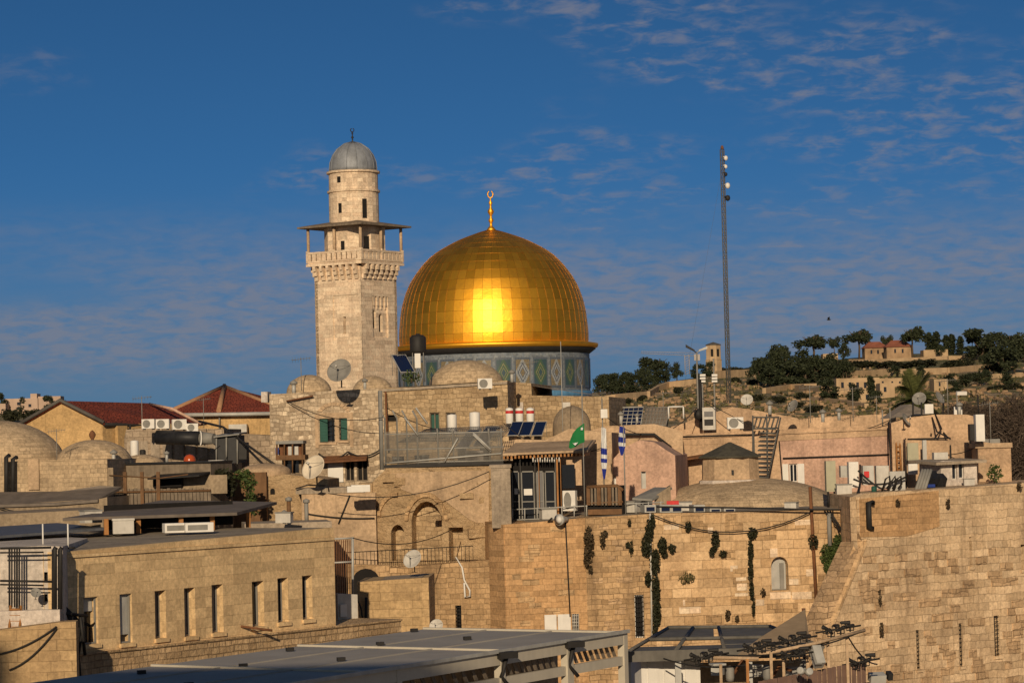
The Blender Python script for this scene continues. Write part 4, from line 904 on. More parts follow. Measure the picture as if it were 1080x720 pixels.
HC = Pl((522, 430), 153, (642, 430), 152)
hC = house('stone_house', 'yellowish stone wall house under the tiled drum, behind three white water heaters', 'house', HC, [(522, 402), (560, 404), (561, 417), (642, 418)], m_rub_b, 8, roof=m_concrete)
b = MB(); q = HC.rect(548, 424, 552, 436); b.pbox(HC, *q, .01, .06); part('vent', b, m_plasterW, hC)
growth(HC, [(530, 411, 4, 4.5), (526, 425, 3, 5)], m_leafB, 'dry bushes sprouting from the wall top beside the air conditioner', 110, .18)
def tank(px, py, Y, hpx, label): return put('tank', mk_tank, W(px, py, Y), rnd.uniform(-.4, .4), label, hpx * Y / FPX / 1.14, 'white rooftop water tanks')
tank(477, 456.5, 144, 20, 'white water tank with red band behind the mesh cage, the left one')
tank(501, 456, 143.5, 22, 'plain white water tank on the right end of the mesh cage terrace')
tp = W(477, 456.5, 144)
for i, px in enumerate((537.5, 548, 559.5)):
    put('heater', mk_heater, W(px, 447, 148), .5, ('leftmost of the three red banded water heaters above the solar panels', 'middle of the three red banded water heaters above the solar panels', 'rightmost of the three red banded water heaters above the solar panels')[i], 17.5 * 148 / FPX / 1.17, 'red banded water heaters in a row')
for i, px in enumerate((541, 553, 566)):
    put('solar', mk_solar, W(px, 461, 145.5), R(-18), ('left of the three tilted solar panels below the red banded heaters', 'middle of the three tilted solar panels below the red banded heaters', 'right of the three tilted solar panels below the red banded heaters')[i], .62, 'tilted solar panels on the roofs')
put('solar', mk_solar, W(398 + 32, 395, 150), R(25), 'dark solar panel above the wall between the minaret and the tiled drum', .85, 'tilted solar panels on the roofs')
put('solar', mk_solar, W(506, 472, 141), R(-35), 'tilted solar panel in the right half of the mesh cage', .8, 'tilted solar panels on the roofs')
put('solar', mk_solar, W(487, 475, 141.5), R(-35), 'tilted solar panel in the middle of the mesh cage', .8, 'tilted solar panels on the roofs')
bt_ = thing('black_water_tank', 'black water tank on a stand in front of the golden dome edge', 'water tank', W(441, 392, 152)); b = MB(); p = W(441, 372, 152); b.lathe(p, [(.42, 0), (.45, .1), (.45, .85), (.3, .98), (.12, 1.0), (.12, 1.06), (.001, 1.07)], 18); part('tank', b, m_black, bt_)
for dx in (-.3, .3):
    for dy in (-.3, .3): b = MB(); b.tube([p + Vector((dx, dy, 0)), p + Vector((dx, dy, -1.6))], .03, 4); part('leg', b, m_grey, bt_)
b = MB(); b.obox(p + Vector((-.02, -.5, -.45)), .32, .06, .8); part('white_sign', b, m_white, bt_)
bsh = thing('roof_shrub', 'small green shrub on the roof edge under the black water tank', 'shrub', W(434, 404, 150)); b = MB(); b.clump(W(434, 397, 150), (.55, .4, .4), 160, .16); part('foliage', b, m_leafG, bsh); b = MB(); b.tube([W(434, 404, 150), W(434, 397, 150)], .04); part('stem', b, m_bark, bsh)
# terrace of the mesh cage
TP = Pl((404, 490), 137, (535, 490), 136)
tr_ = thing('cage_terrace', 'dark edged terrace slab carrying the mesh cage above the ruined wall', 'terrace', TP.w(470, 492))
b = MB(); a0, z0 = TP.ab(406, 493.5); a1, z1 = TP.ab(532, 489.5)
b.hexa([TP.pt(a0, z0, .3), TP.pt(a1, z1, .3), TP.pt(a1, z1, -10.5), TP.pt(a0, z0, -10.5), TP.pt(a0, z0 + .16, .3), TP.pt(a1, z1 + .16, .3), TP.pt(a1, z1 + .16, -10.5), TP.pt(a0, z0 + .16, -10.5)]); part('slab', b, m_black, tr_)
cg = thing('mesh_cage', 'grey steel mesh cage with bent posts on the terrace under the rubble house', 'cage', TP.w(460, 490, .2))
for x in (408, 421, 431, 442, 464, 480, 518, 531):
    b = MB(); top = 433 if x < 445 else 452; b.tube([TP.w(x, 490, .22), TP.w(x - 1.5, top + 8, .22), TP.w(x - 5 if x < 445 else x - 1, top, .5)], .045, 5); part('post', b, m_grey, cg)
b = MB()
for y in (488, 474, 458): b.tube([TP.w(406, y, .22), TP.w(532, y - 3, .22)], .035, 4)
b.tube([TP.w(412, 488, .3), TP.w(530, 478, .3)], .05, 4); b.tube([TP.w(500, 456, .3), TP.w(519, 474, .4)], .06, 4); part('rail', b, m_galv, cg)
b = MB()
for k in range(110): x = 407 + k * 1.13; b.tube([TP.w(x, 489, .24), TP.w(x - .6, 455, .24)], .017, 3)
for k in range(26): y = 488.5 - k * 1.15; b.tube([TP.w(407, y, .25), TP.w(531, y - 2.6, .25)], .015, 3)
part('mesh_panel', b, m_grey, cg)
b = MB()
for k in range(44): f = k / 43; b.tube([TP.w(420 + 108 * f, 466 - 2 * f, .1), TP.w(440 + 92 * f, 452 - 4 * f, -2.5)], .018, 3)
for k in range(9): f = k / 8; b.tube([TP.w(420 + 20 * f, 466 - 14 * f, .1 - 2.6 * f), TP.w(528 + 4 * f, 464 - 16 * f, .1 - 2.6 * f)], .018, 3)
part('mesh_roof', b, m_grey, cg)
for (x0, y0, x1, y1) in ((428, 440, 442, 459), (470, 487, 484, 462), (500, 458, 519, 476), (440, 430, 452, 447)): b = MB(); b.tube([TP.w(x0, y0, .35), TP.w(x1, y1, .3)], .05, 4); part('brace', b, m_galv, cg)
b = MB(); p = TP.w(497, 486, -1); b.obox(p, .9, .6, 1.0); solo('storage_box', b, m_plasterW, 'pale box standing inside the mesh cage', 'box')
# ledge and wood eave above the cafe
HD = Pl((528, 480), 140, (645, 480), 139.5)
hD = house('terrace_room', 'plaster room under the solar panels with a wooden eave above the cafe', 'building', HD, [(528, 466), (545, 463), (575, 464), (600, 452), (645, 470)][:4] + [(645, 456)], m_plasterB, 8)
sdome(603, 427.5, 450, 20, 147, 'small smooth plaster dome above the green flag', m_plasterG)
b = MB(); p = W(597.5, 427.5, 147); b.obox(p + Vector((0, 0, .02)), .4, .4, .3); solo('roof_vent', b, m_whiteg, 'little white vent on top of the smooth plaster dome', 'vent')
ev = thing('wooden_eave', 'wooden eave with rafter ends and hanging balusters over the cafe terrace', 'eave', W(575, 478, 133.5)); EP = Pl((531, 478), 133.4, (619, 476), 133)
b = MB(); a0, z0 = EP.ab(531, 480); a1, z1 = EP.ab(620, 476.5); b.hexa([EP.pt(a0, z0, .3), EP.pt(a1, z1, .3), EP.pt(a1, z1 + .5, -6), EP.pt(a0, z0 + .5, -6), EP.pt(a0, z0 + .1, .3), EP.pt(a1, z1 + .1, .3), EP.pt(a1, z1 + .6, -6), EP.pt(a0, z0 + .6, -6)]); part('roof', b, m_plasterB, ev)
b = MB()
for k in range(22): x = 532 + k * 4.0; y = 481.3 - (x - 531) * .039; b.pbox(EP, EP.ab(x, y)[0] - .045, EP.ab(x, y)[0] + .045, EP.ab(x, y)[1] - .12, EP.ab(x, y)[1] + .02, -3, .27)
part('rafter', b, m_woodO, ev)
b = MB()
for k in range(12): x = 562 + k * 2.5; b.tube([EP.w(x, 487, -.1), EP.w(x, 482, -.1)], .035, 5)
part('baluster', b, m_white, ev)
# cafe
CF = Pl((538, 520), 131.8, (621, 520), 131.6); zfl = CF.ab(560, 549)[1]
cf = thing('terrace_cafe', 'glazed cafe on the terrace with wooden posts and dark windows', 'building', CF.w(575, 549))
b = MB(); b.pbox(CF, *CF.rect(538, 486, 588, 550)[:2], zfl - .3, CF.ab(560, 483)[1], -6.0, -2.4); part('interior', b, m_dark, cf)
for x0, x1, mt in ((540, 547, m_glass), (550, 563, m_glass), (566, 573, m_blind), (575, 585, m_glass)):
    b = MB(); q = CF.rect(x0, 498, x1, 547); b.pbox(CF, *q, -.5, -.46); wo = part('window', b, mt, cf)
    f = MB(); f.pbox(CF, q[0] - .05, q[0], q[2], q[3], -.52, -.42); f.pbox(CF, q[1], q[1] + .05, q[2], q[3], -.52, -.42); f.pbox(CF, q[0], q[1], q[3], q[3] + .06, -.52, -.42); f.pbox(CF, q[0], q[1], q[2] + .8, q[2] + .85, -.46, -.42); part('frame', f, m_grey, wo)
for x, w_, mt in ((549, 1.4, m_grey), (564.5, 1.4, m_grey), (568.5, 2.2, m_woodO), (588, 3.4, m_woodO), (586, 1.2, m_grey), (591.5, 2.2, m_woodO)):
    b = MB(); q = CF.rect(x - w_ / 2, 484, x + w_ / 2, 548); b.pbox(CF, *q, -.3, -.15); part('post', b, mt, cf)
for x0, y0, x1, y1 in ((542, 515, 547, 521), (552, 515.5, 561, 522)): b = MB(); q = CF.rect(x0, y0, x1, y1); b.pbox(CF, *q, -.45, -.44); part('paper_notice', b, m_white, cf)
b = MB(); q = CF.rect(596, 485, 613, 512); b.pbox(CF, *q, -1.6, -1.5); part('back_wall', b, m_plasterO, cf)
b = MB(); q = CF.rect(592, 490, 606, 515); b.pbox(CF, *q, -.9, -.86); part('glass_door', b, m_glass, cf)
tubes('railing', m_galv, [[CF.w(538, 537, .5), CF.w(700, 529, .5)], [CF.w(538, 548, .5), CF.w(700, 540.5, .5)]] + [[CF.w(x, 549 - (x - 538) * .05, .5), CF.w(x, 536 - (x - 538) * .05, .5)] for x in range(541, 700, 13)], .03, 'thin metal railing along the edge of the cafe terrace', 'railing')
put('ac', mk_ac, W(601.5, 541, 131.5), R(-20), 'tall grimy cooler between the cafe posts and the wooden balcony', (14 * 131 / FPX / .9, .9, 25 * 131 / FPX / .75))
fl_ = thing('floodlight', 'round grey floodlight on the wall edge below the cafe', 'floodlight', CW1.w(585, 550, .3)); m_ = Matrix.Rotation(R(90), 3, 'X') @ Matrix.Rotation(R(-35), 3, 'Y')
b = MB(); c = CW1.w(587, 547.5, .6); b.lathe(c, [(.05, -.75), (.12, -.6), (.14, -.4), (.26, -.12), (.27, 0), (.24, .03), (.001, .03)], 18, True, m_); part('housing', b, m_galv, fl_)
b = MB(); b.lathe(c, [(.235, .035), (.001, .04)], 18, True, m_); part('lens', b, m_white, fl_); b = MB(); b.tube([CW1.w(580, 546, .5), CW1.w(578, 551, -.1)], .05, 5); part('bracket', b, m_black, fl_)
wb = thing('wooden_balcony', 'brown wooden balcony with thick balusters on the terrace edge', 'balcony', CF.w(640, 543)); BPl = Pl((620, 530), 130.6, (657, 530), 130.3)
b = MB(); b.tube([BPl.w(619, 513.5), BPl.w(651, 512), BPl.w(657, 517)], .09, 5); b.tube([BPl.w(619, 530.5), BPl.w(657, 529)], .06, 5); part('handrail', b, m_wood, wb)
for k in range(10): x = 620.5 + k * 3.7; b = MB(); b.obox(BPl.w(x, 523), .1 if k % 3 else .17, .1, .85); part('baluster', b, m_wood if k % 3 == 0 else m_woodG, wb)
b = MB(); b.pbox(BPl, *BPl.rect(619, 531, 657, 543), -1.5, -.2); part('base', b, m_dark, wb)
b = MB(); b.pbox(BPl, *BPl.rect(619.5, 512.5, 656, 531), -1.2, -.25); part('dark_gap_sheet', b, m_dark, wb)  # dark sheet added; shade of the baluster gaps put into its colour
b = MB(); b.pbox(BPl, *BPl.rect(620, 537, 656, 542), -.1, .02); part('skirting', b, m_wood, wb)
# flags
def flag(px, ytop, ybase, Y, label, kind):
    r = thing('flag', label, 'flag', W(px, ybase, Y), 'flags on thin poles'); b = MB(); pp = vpost(px, ytop, ybase, Y); b.tube(pp, .03, 6); part('pole', b, m_grey, r); return r, pp
def cloth(root, pts, mat, name='cloth', lab=None):
    b = MB(); b.poly(pts, (0, .015, 0)); return part(name, b, mat, root, lab)
def hang(root, x0, x1, y0, y1, Y, lean, cols, n=10):
    """drooping cloth: wavy vertical strips; cols = [(fraction0, fraction1, material, name)] down the fall"""
    for f0, f1, mt, nm_ in cols:
        b = MB(); vs = []; k = 7; rows = max(2, int(n * (f1 - f0)) + 1)
        for j in range(rows + 1):
            f = f0 + (f1 - f0) * j / rows
            for i in range(k):
                u = i / (k - 1); wd = .55 + .45 * math.sin(f * 3 + .5); x = x0 + (x1 - x0) * (.5 + (u - .5) * wd) + lean * f + math.sin(f * 7 + u * 3) * .5
                p = W(x, y0 + (y1 - y0) * f + u * 2 * (1 - f), Y); p.y += .12 * math.sin(u * 9 + f * 4); vs.append(p)
        o = len(vs); vs += [p + Vector((0, .012, 0)) for p in vs[:o]]
        b.add(vs, [q for j in range(rows) for i in range(k - 1) for q in ((j * k + i, (j + 1) * k + i, (j + 1) * k + i + 1, j * k + i + 1), (o + j * k + i, o + j * k + i + 1, o + (j + 1) * k + i + 1, o + (j + 1) * k + i))], True); part(nm_, b, mt, root)
f1, pp = flag(617, 405, 545, 131, 'green flag with a pale emblem flying left from its pole', 'g')
b = MB(); FP = Pl((590, 460), 131, (620, 460), 131); vs = []
FL = [(616.2, 446, 616.5, 466), (612.5, 448.5, 612, 467.5), (608, 452, 607, 471), (604, 457, 602, 473), (600.5, 466, 600, 472)]
for i, (x0, y0, x1, y1) in enumerate(FL):
    for j in range(4): vs.append(FP.w(x0 + (x1 - x0) * j / 3, y0 + (y1 - y0) * j / 3, .10 * math.sin(i * 2.1 + j * .5)))
o = len(vs); vs += [p + Vector((0, .012, 0)) for p in vs[:o]]
b.add(vs, [q for i in range(4) for j in range(3) for q in ((i * 4 + j, (i + 1) * 4 + j, (i + 1) * 4 + j + 1, i * 4 + j + 1), (o + i * 4 + j, o + i * 4 + j + 1, o + (i + 1) * 4 + j + 1, o + (i + 1) * 4 + j))], True); part('cloth', b, m_flagg, f1)
b = MB(); c = FP.w(606.5, 467.5, .16)
b.poly([c + Vector(q) for q in ((-.13, 0, .03), (-.06, 0, -.04), (0, 0, -.1), (.07, 0, -.03), (.14, 0, .06), (.05, 0, .03), (0, 0, .05), (-.05, 0, .0))], (0, .01, 0)); b.poly([FP.w(613.5, 452, .15) + Vector(q) for q in ((-.05, 0, -.06), (.05, 0, -.06), (.06, 0, .06), (-.04, 0, .06))], (0, .01, 0)); part('emblem', b, m_flagw, f1)
f2, pp = flag(638, 420, 545, 131.3, 'long white and blue striped flag hanging limp below a small lamp box', 'i')
hang(f2, 633.5, 640, 450, 505, 131.2, .5, [(0, .40, m_flagw, 'cloth'), (.40, .52, m_flagb, 'stripe'), (.52, .60, m_flagw, 'cloth'), (.60, .68, m_flagb, 'star'), (.68, .80, m_flagw, 'cloth'), (.80, 1, m_flagb, 'stripe')])
b = MB(); b.obox(W(637, 436, 131.2), .32, .3, .42); part('lamp_box', b, m_white, f2)
f3, pp = flag(660, 448, 545, 130.8, 'small blue and white flag hanging from the rightmost pole', 'i')
hang(f3, 652.5, 660, 449, 480, 130.8, -.5, [(0, .22, m_flagb, 'stripe'), (.22, .36, m_flagw, 'cloth'), (.36, .55, m_flagb, 'star'), (.55, .68, m_flagw, 'cloth'), (.68, 1, m_flagb, 'stripe')])
tubes('pole', m_galv, [vpost(594, 360, 470, 140)], .018, 'bare thin pole in front of the tiled drum', 'pole')
# big solar arrays
for i, (x0, x1) in enumerate(((641, 677), (678, 704))):
    r = thing('solar_array', ('dark blue rooftop solar array beside the lamp box', 'darker grey rooftop solar array right of the blue one')[i], 'solar array', W((x0 + x1) / 2, 451, 158)); SPl = Pl((x0, 440), 158, (x1, 440), 157.5); qa = SPl.rect(x0, 430, x1, 448.5)
    b = MB(); b.hexa([SPl.pt(qa[0], qa[2], .3), SPl.pt(qa[1], qa[2], .3), SPl.pt(qa[1], qa[2], .2), SPl.pt(qa[0], qa[2], .2), SPl.pt(qa[0], qa[3], -.6), SPl.pt(qa[1], qa[3], -.6), SPl.pt(qa[1], qa[3], -.7), SPl.pt(qa[0], qa[3], -.7)]); part('collector_glass', b, m_solar if i == 0 else m_tarp, r)
    b = MB(); n_ = 7
    for k in range(n_ + 1):
        a = qa[0] + (qa[1] - qa[0]) * k / n_; b.tube([SPl.pt(a, qa[2], .33), SPl.pt(a, qa[3], -.57)], .025, 4)
    for k in range(6): f = k / 5; b.tube([SPl.pt(qa[0], qa[2] + (qa[3] - qa[2]) * f, .33 - .9 * f), SPl.pt(qa[1], qa[2] + (qa[3] - qa[2]) * f, .33 - .9 * f)], .02 if k % 5 else .04, 4)
    part('frame', b, m_grey if i else m_galv, r)
    for a in (qa[0] + .2, qa[1] - .2): b = MB(); b.tube([SPl.pt(a, qa[3], -.65), SPl.pt(a, qa[2] - 1.5, -.65)], .05, 4); part('leg', b, m_grey, r)
b = MB(); SPl = Pl((704, 440), 157, (724, 440), 157); q = SPl.rect(705, 429, 721, 441)
for s_, e_ in (((q[0], q[2]), (q[0], q[3])), ((q[0], q[3]), (q[1], q[3])), ((q[1], q[3]), (q[1], q[2]))): b.tube([SPl.pt(*s_), SPl.pt(*e_)], .05, 5)
solo('pipe_rack', b, m_white, 'white square pipe frame on the roof right of the solar arrays', 'frame')
# pink vaulted building
PV = Pl((645, 500), 140, (712, 500), 139.6)
q = PV.rect(676, 497, 681.5, 515); q2 = PV.rect(645, 497, 650, 515)
pv = house('pink_house', 'pink plastered house with a rounded vault front behind the flag poles', 'house', PV, [(645, 486), (652, 478), (662, 470), (674, 464), (690, 466), (702, 474), (712, 480)], m_plasterP, 10, [RC(*q), arch(q2[0], q2[1], q2[2], q2[3] - .3)])
window(pv, PV, q, m_galv, m_galv); window(pv, PV, q2, m_white, None)
PV2 = Pl((618, 470), 146.5, (720, 470), 146.2)
pv2 = house('stone_house', 'plain beige house with a ledge behind the flags', 'house', PV2, [(618, 455), (640, 449), (690, 447), (712, 452), (720, 456)], m_plasterB, 6)
b = MB(); b.tube([PV2.w(625, 461, .2), PV2.w(660, 458, .4), PV2.w(690, 458, .3), PV2.w(708, 472, .3)], .08, 5); part('pipe', b, m_black, pv2)
# shed at the edge
SHp = Pl((668, 530), 132, (712, 530), 131.9)
sh2 = thing('roof_shed', 'small shed with a sloping grey sheet roof at the terrace edge', 'shed', SHp.w(690, 541)); q = SHp.rect(690, 518, 708, 543)
b = MB(); b.panel(SHp, [(q[0], q[2]), (q[1], q[2]), (q[1], SHp.ab(708, 512)[1]), (q[0], SHp.ab(690, 523)[1])], (), 0, 3); part('wall', b, m_plasterG, sh2)
b = MB(); b.poly([SHp.w(667, 524.5, .5), SHp.w(688, 526, .5), SHp.w(709, 514, -1.0), SHp.w(690, 514, -1.5)], (0, 0, -.1)); part('roof', b, m_grey, sh2)
b = MB(); q = SHp.rect(669, 527, 688, 543); b.pbox(SHp, *q, -2, -.8); part('opening', b, m_dark, sh2)
b = MB()
for x in (670, 678, 687): b.tube([SHp.w(x, 542, -.1), SHp.w(x, 526, -.1)], .05, 4)
part('post', b, m_galv, sh2)
b = MB(); q = SHp.rect(703, 528, 716, 533); b.pbox(SHp, *q, -.3, .2); solo('red_box', b, m_red, 'small red box beside the sheet-roofed shed', 'box')
for i, x in enumerate((688, 704, 716, 740, 757, 772)):
    r = thing('skylight_box', ['glass-fronted skylight box nearest the sheet-roofed shed', 'second glass-fronted skylight box from the shed, by the red box', 'third glass-fronted skylight box from the shed', 'fourth skylight box from the shed, under the stone roof edge', 'fifth skylight box from the shed, under the stone roof edge', 'skylight box farthest from the shed, towards the rusty pipe'][i], 'skylight', CW3.w(x, 541, -.6), 'skylight boxes along the top of the pale wall')
    q = CW3.rect(x - 6, 532.5 if i < 4 else 535, x + 6, 540.2); b = MB(); b.pbox(CW3, *q, -1.4, -.45); part('casing', b, m_galv, r); b = MB(); b.pbox(CW3, q[0] + .08, q[1] - .06, q[2] + .06, q[3] - .1, -.45, -.42); part('pane', b, m_solar, r)
# shallow stone dome roof with a lantern kiosk
sdome(786, 503.5, 545, 108, 142, 'wide shallow stone dome roof carrying the lantern kiosk', m_domeS, 2, 'stone_dome')
kc = W(770.5, 507, 141.5); kk_ = 141.5 / FPX; kio = thing('lantern_kiosk', 'round plaster kiosk with a dark pointed roof on the shallow stone dome', 'kiosk', kc)
b = MB(); b.lathe(kc, [(33.5 * kk_, -.6), (33.5 * kk_, .05), (31 * kk_, .12), (30.5 * kk_, W(770, 480, 141.5).z - kc.z)], 10, False, None, .3); part('wall', b, m_plasterB, kio)
b = MB(); zt_ = W(770, 467, 141.5).z - kc.z; ze = W(770, 482.5, 141.5).z - kc.z; b.lathe(kc, [(35 * kk_, ze), (35.5 * kk_, ze + .08), (.05, zt_ + .05)], 8, False, None, .3); part('roof', b, plain('dark_sheet', (.075, .068, .05), .7, 0, .3), kio)
b = MB(); b.lathe(kc, [(33.8 * kk_, -.35), (34.5 * kk_, -.3), (34.5 * kk_, .0), (33.4 * kk_, .06)], 10, False, None, .3); part('plinth', b, m_plasterW, kio)
b = MB(); b.obox(kc + Vector((0, -31 * kk_, .45)), .12, .1, .25); part('vent_hole', b, m_black, kio)
# pink long building
PB = Pl((700, 490), 152, (946, 490), 149)
q1 = PB.rect(724, 486, 741, 510); q2 = PB.rect(832, 489, 841, 508); q3 = PB.rect(802, 487, 810, 499)
pb_ = house('pink_house', 'long low pink house with peach parapet behind the lantern kiosk', 'house', PB, [(700, 459), (944, 447)], m_plasterP, 9, [RC(*q1), RC(*q2), RC(*q3)], roof=m_roofflat)
window(pb_, PB, q1, m_dark); wo = window(pb_, PB, q2, m_glass, m_white, mull=1); window(pb_, PB, q3, m_glass, m_white)
b = MB(); b.pbox(PB, q2[0] - .35, q2[0] - .03, q2[2], q2[3], .01, .06); part('shutter', b, m_white, wo); b = MB(); b.pbox(PB, q2[1] + .03, q2[1] + .4, q2[2] - .1, q2[3], .01, .06); part('shutter', b, m_white, wo)
def band(root, pl, x0, y0, x1, y1, hh, out, mat, name): 
    b = MB(); a0, z0 = pl.ab(x0, y0); a1, z1 = pl.ab(x1, y1); f = pl.pt
    b.hexa([f(a0, z0 - hh, out), f(a1, z1 - hh, out), f(a1, z1 - hh, .01), f(a0, z0 - hh, .01), f(a0, z0, out), f(a1, z1, out), f(a1, z1, .01), f(a0, z0, .01)]); return part(name, b, mat, root)
band(pb_, PB, 700, 458.8, 944, 446.8, .62, .05, m_plasterO, 'parapet_band'); band(pb_, PB, 700, 461.5, 944, 450.5, .1, .14, m_plasterO, 'cornice')
band(pb_, PB, 700, 470, 822, 464, 2.4, .03, m_plasterO, 'peach_plaster')
tubes('cable', m_black, [[PB.w(700, 475, .1), PB.w(723, 478, .1)], [PB.w(826, 483, .12), PB.w(938, 479, .12)], [PB.w(822, 465, .12), PB.w(826, 515, .12)], [PB.w(700, 461, .2), PB.w(795, 458, .2)]], .04, 'thin dark cables strung along the long pink house', 'cable')
b = MB(); b.pbox(PB, *PB.rect(704, 487, 720, 515), .3, .5); solo('metal_sheet', b, m_galv, 'grey sheet panel leaning beside the dark doorway of the pink house', 'panel')
b = MB(); p0, p1, p2, p3 = PB.w(708, 484, .1), PB.w(742, 478.5, .1), PB.w(744, 481, 1.2), PB.w(706, 486.5, 1.2); b.poly([p3, p2, p1, p0], (0, 0, -.08)); solo('canopy', b, m_rust, 'rusty brown canopy over the dark doorway of the pink house', 'canopy')
PR2 = Pl((700, 445), 159, (945, 445), 157.5)
pr = house('roof_parapet_house', 'peach house with a low pointed parapet behind the long pink house', 'house', PR2, [(700, 452), (722, 446), (742, 437), (760, 433), (772, 429), (800, 433), (842, 441), (945, 436)], m_plasterO, 7, roof=m_roofflat)
tubes('stair', m_mast, [[PB.w(797.5, 500, 1.2), PB.w(797.5, 438, 1.2)], [PB.w(813, 505, 1.2), PB.w(812, 437, 1.2)], [PB.w(813, 505, 1.2), PB.w(825, 440, .6)], [PB.w(800, 500, 1.2), PB.w(797, 455, .8)], [PB.w(797, 452, 1.2), PB.w(824, 451, .8)], [PB.w(797, 440, 1.2), PB.w(824, 440, .8)]] + [[PB.w(800 + k * .5, 502 - k * 4.6, 1.4), PB.w(814 + k * .7, 503 - k * 4.6, 1.2)] for k in range(12)] + [[PB.w(798 + k * 4.5, 452, 1.0), PB.w(801 + k * 4.5, 441, .9)] for k in range(6)], .045, 'steep dark steel stair climbing the front of the pink house', 'stair')
# roof units of the pink house
b = thing('rooftop_cabinet', 'white vented cabinet on the roof left of the air conditioner', 'cabinet', PR2.w(749, 452, 1.0)); q = PR2.rect(742, 430, 756, 453); m_ = MB(); m_.pbox(PR2, *q, .8, 1.7); part('casing', m_, m_whiteg, b); m_ = MB(); m_.pbox(PR2, q[0] + .1, q[1] - .12, q[2] + .25, q[2] + .6, 1.7, 1.73); part('grille', m_, m_black, b)
m_ = MB(); m_.pbox(PR2, q[0] + .1, q[1] - .12, q[2] + .75, q[2] + 1.05, 1.7, 1.73); part('grille', m_, m_blind, b)
ac(775.5, 453.5, 155.5, 17, .05, 'air conditioner under the pale round dish on the pink house roof')
dish('w', 788, 422, 154, 13, -.2, 'pale round dish on the roof above the air conditioner')
dish('g', 838, 428.5, 154, 14, -.9, 'grey dish turned aside behind the long pink house')
# lamp poles
for i, (px, y0, Y) in enumerate(((735, 372, 160),)):
    r = thing('street_lamp', 'tall lamp pole with two flared lamp heads', 'street lamp', W(px + 2, 455, Y)); b = MB(); pp = vpost(px + 2, y0, 455, Y); b.tube(pp, .07, 6, .05); part('pole', b, m_grey, r)
    for s_ in (-1, 1):
        b = MB(); t = pp[1]; b.tube([t, t + Vector((s_ * .2, 0, .15))], .03, 4); b.hexa([t + Vector((s_ * .12, -.15, .08)), t + Vector((s_ * .62, -.15, .34 if s_ < 0 else .22)), t + Vector((s_ * .62, .15, .34 if s_ < 0 else .22)), t + Vector((s_ * .12, .15, .08)), t + Vector((s_ * .12, -.15, .18)), t + Vector((s_ * .62, -.15, .5 if s_ < 0 else .36)), t + Vector((s_ * .62, .15, .5 if s_ < 0 else .36)), t + Vector((s_ * .12, .15, .18))]); part('lamp_head', b, m_black if s_ < 0 else m_galv, r)
for i, (px, Y) in enumerate(((741, 159), (753.5, 159.5))):
    r = thing('floodlight_pole', ('pole with three stacked white floodlights nearer the lamp pole', 'pole with three stacked white floodlights nearer the tall mast')[i], 'floodlight', W(px, 450, Y), 'poles with stacked floodlights'); b = MB(); b.tube(vpost(px + 1, 378 if i else 395, 452, Y), .05, 6); part('pole', b, m_grey, r)
    for k in range(3): b = MB(); b.obox(W(px, 395.5 + k * 3.2, Y - .15), .32, .2, .115); part('lamp', b, m_white, r)
tubes('pole', m_black, [vpost(739.5, 400, 452, 158)], .1, 'thick dark pole beside the stacked floodlights', 'pole')
b = MB(); b.lathe(W(736.5, 437, 157.5), [(.001, -.35), (.22, -.2), (.26, 0), (.22, .2), (.001, .35)], 12); solo('cable_drum', b, m_black, 'black round bundle hanging on the thick dark pole', 'bundle')
# lattice mast
mast = thing('lattice_mast', 'very tall slender grey lattice mast with cameras near its top', 'mast', W(769, 425, 166)); base, top = vpost(769, 157.5, 425, 166)
L3 = [Vector((.13 * math.cos(t), .13 * math.sin(t), 0)) for t in (R(-90), R(30), R(150))]
for v in L3: b = MB(); b.tube([base + v, top + v], .035, 5); part('leg', b, m_mast, mast)
b = MB(); n_ = 44
for k in range(n_):
    z0, z1 = base.lerp(top, k / n_), base.lerp(top, (k + 1) / n_)
    for i in range(3): b.tube([z0 + L3[i], z1 + L3[(i + 1) % 3]], .014, 3); b.tube([z1 + L3[i], z1 + L3[(i + 1) % 3]], .018, 3)
part('lattice', b, m_mast, mast)
for py, mt, s_ in ((167, m_white, 1), (176, m_white, .8), (184, m_black, .8), (196, m_white, 1.2), (209, m_black, 1.2)):
    p = W(765.5 if s_ < 1.1 else 767.5, py, 165.8); b = MB(); b.tube([p + Vector((-.2, .1, .08)), p + Vector((0, 0, .12))], .03, 4); b.lathe(p, [(.001, -.16 * s_), (.1 * s_, -.1 * s_), (.13 * s_, 0), (.1 * s_, .12 * s_), (.001, .16 * s_)], 10); part('camera', b, mt, mast)
b = MB(); b.lathe(top, [(.09, 0), (.10, .1), (.07, .2), (.001, .26)], 10); part('beacon', b, m_rust, mast)
tubes('guy_wire', m_mast, [[top - Vector((0, 0, 1)), W(716, 440, 168)]], .005, 'faint guy wire running from the mast down to the roofs on its left', 'wire')
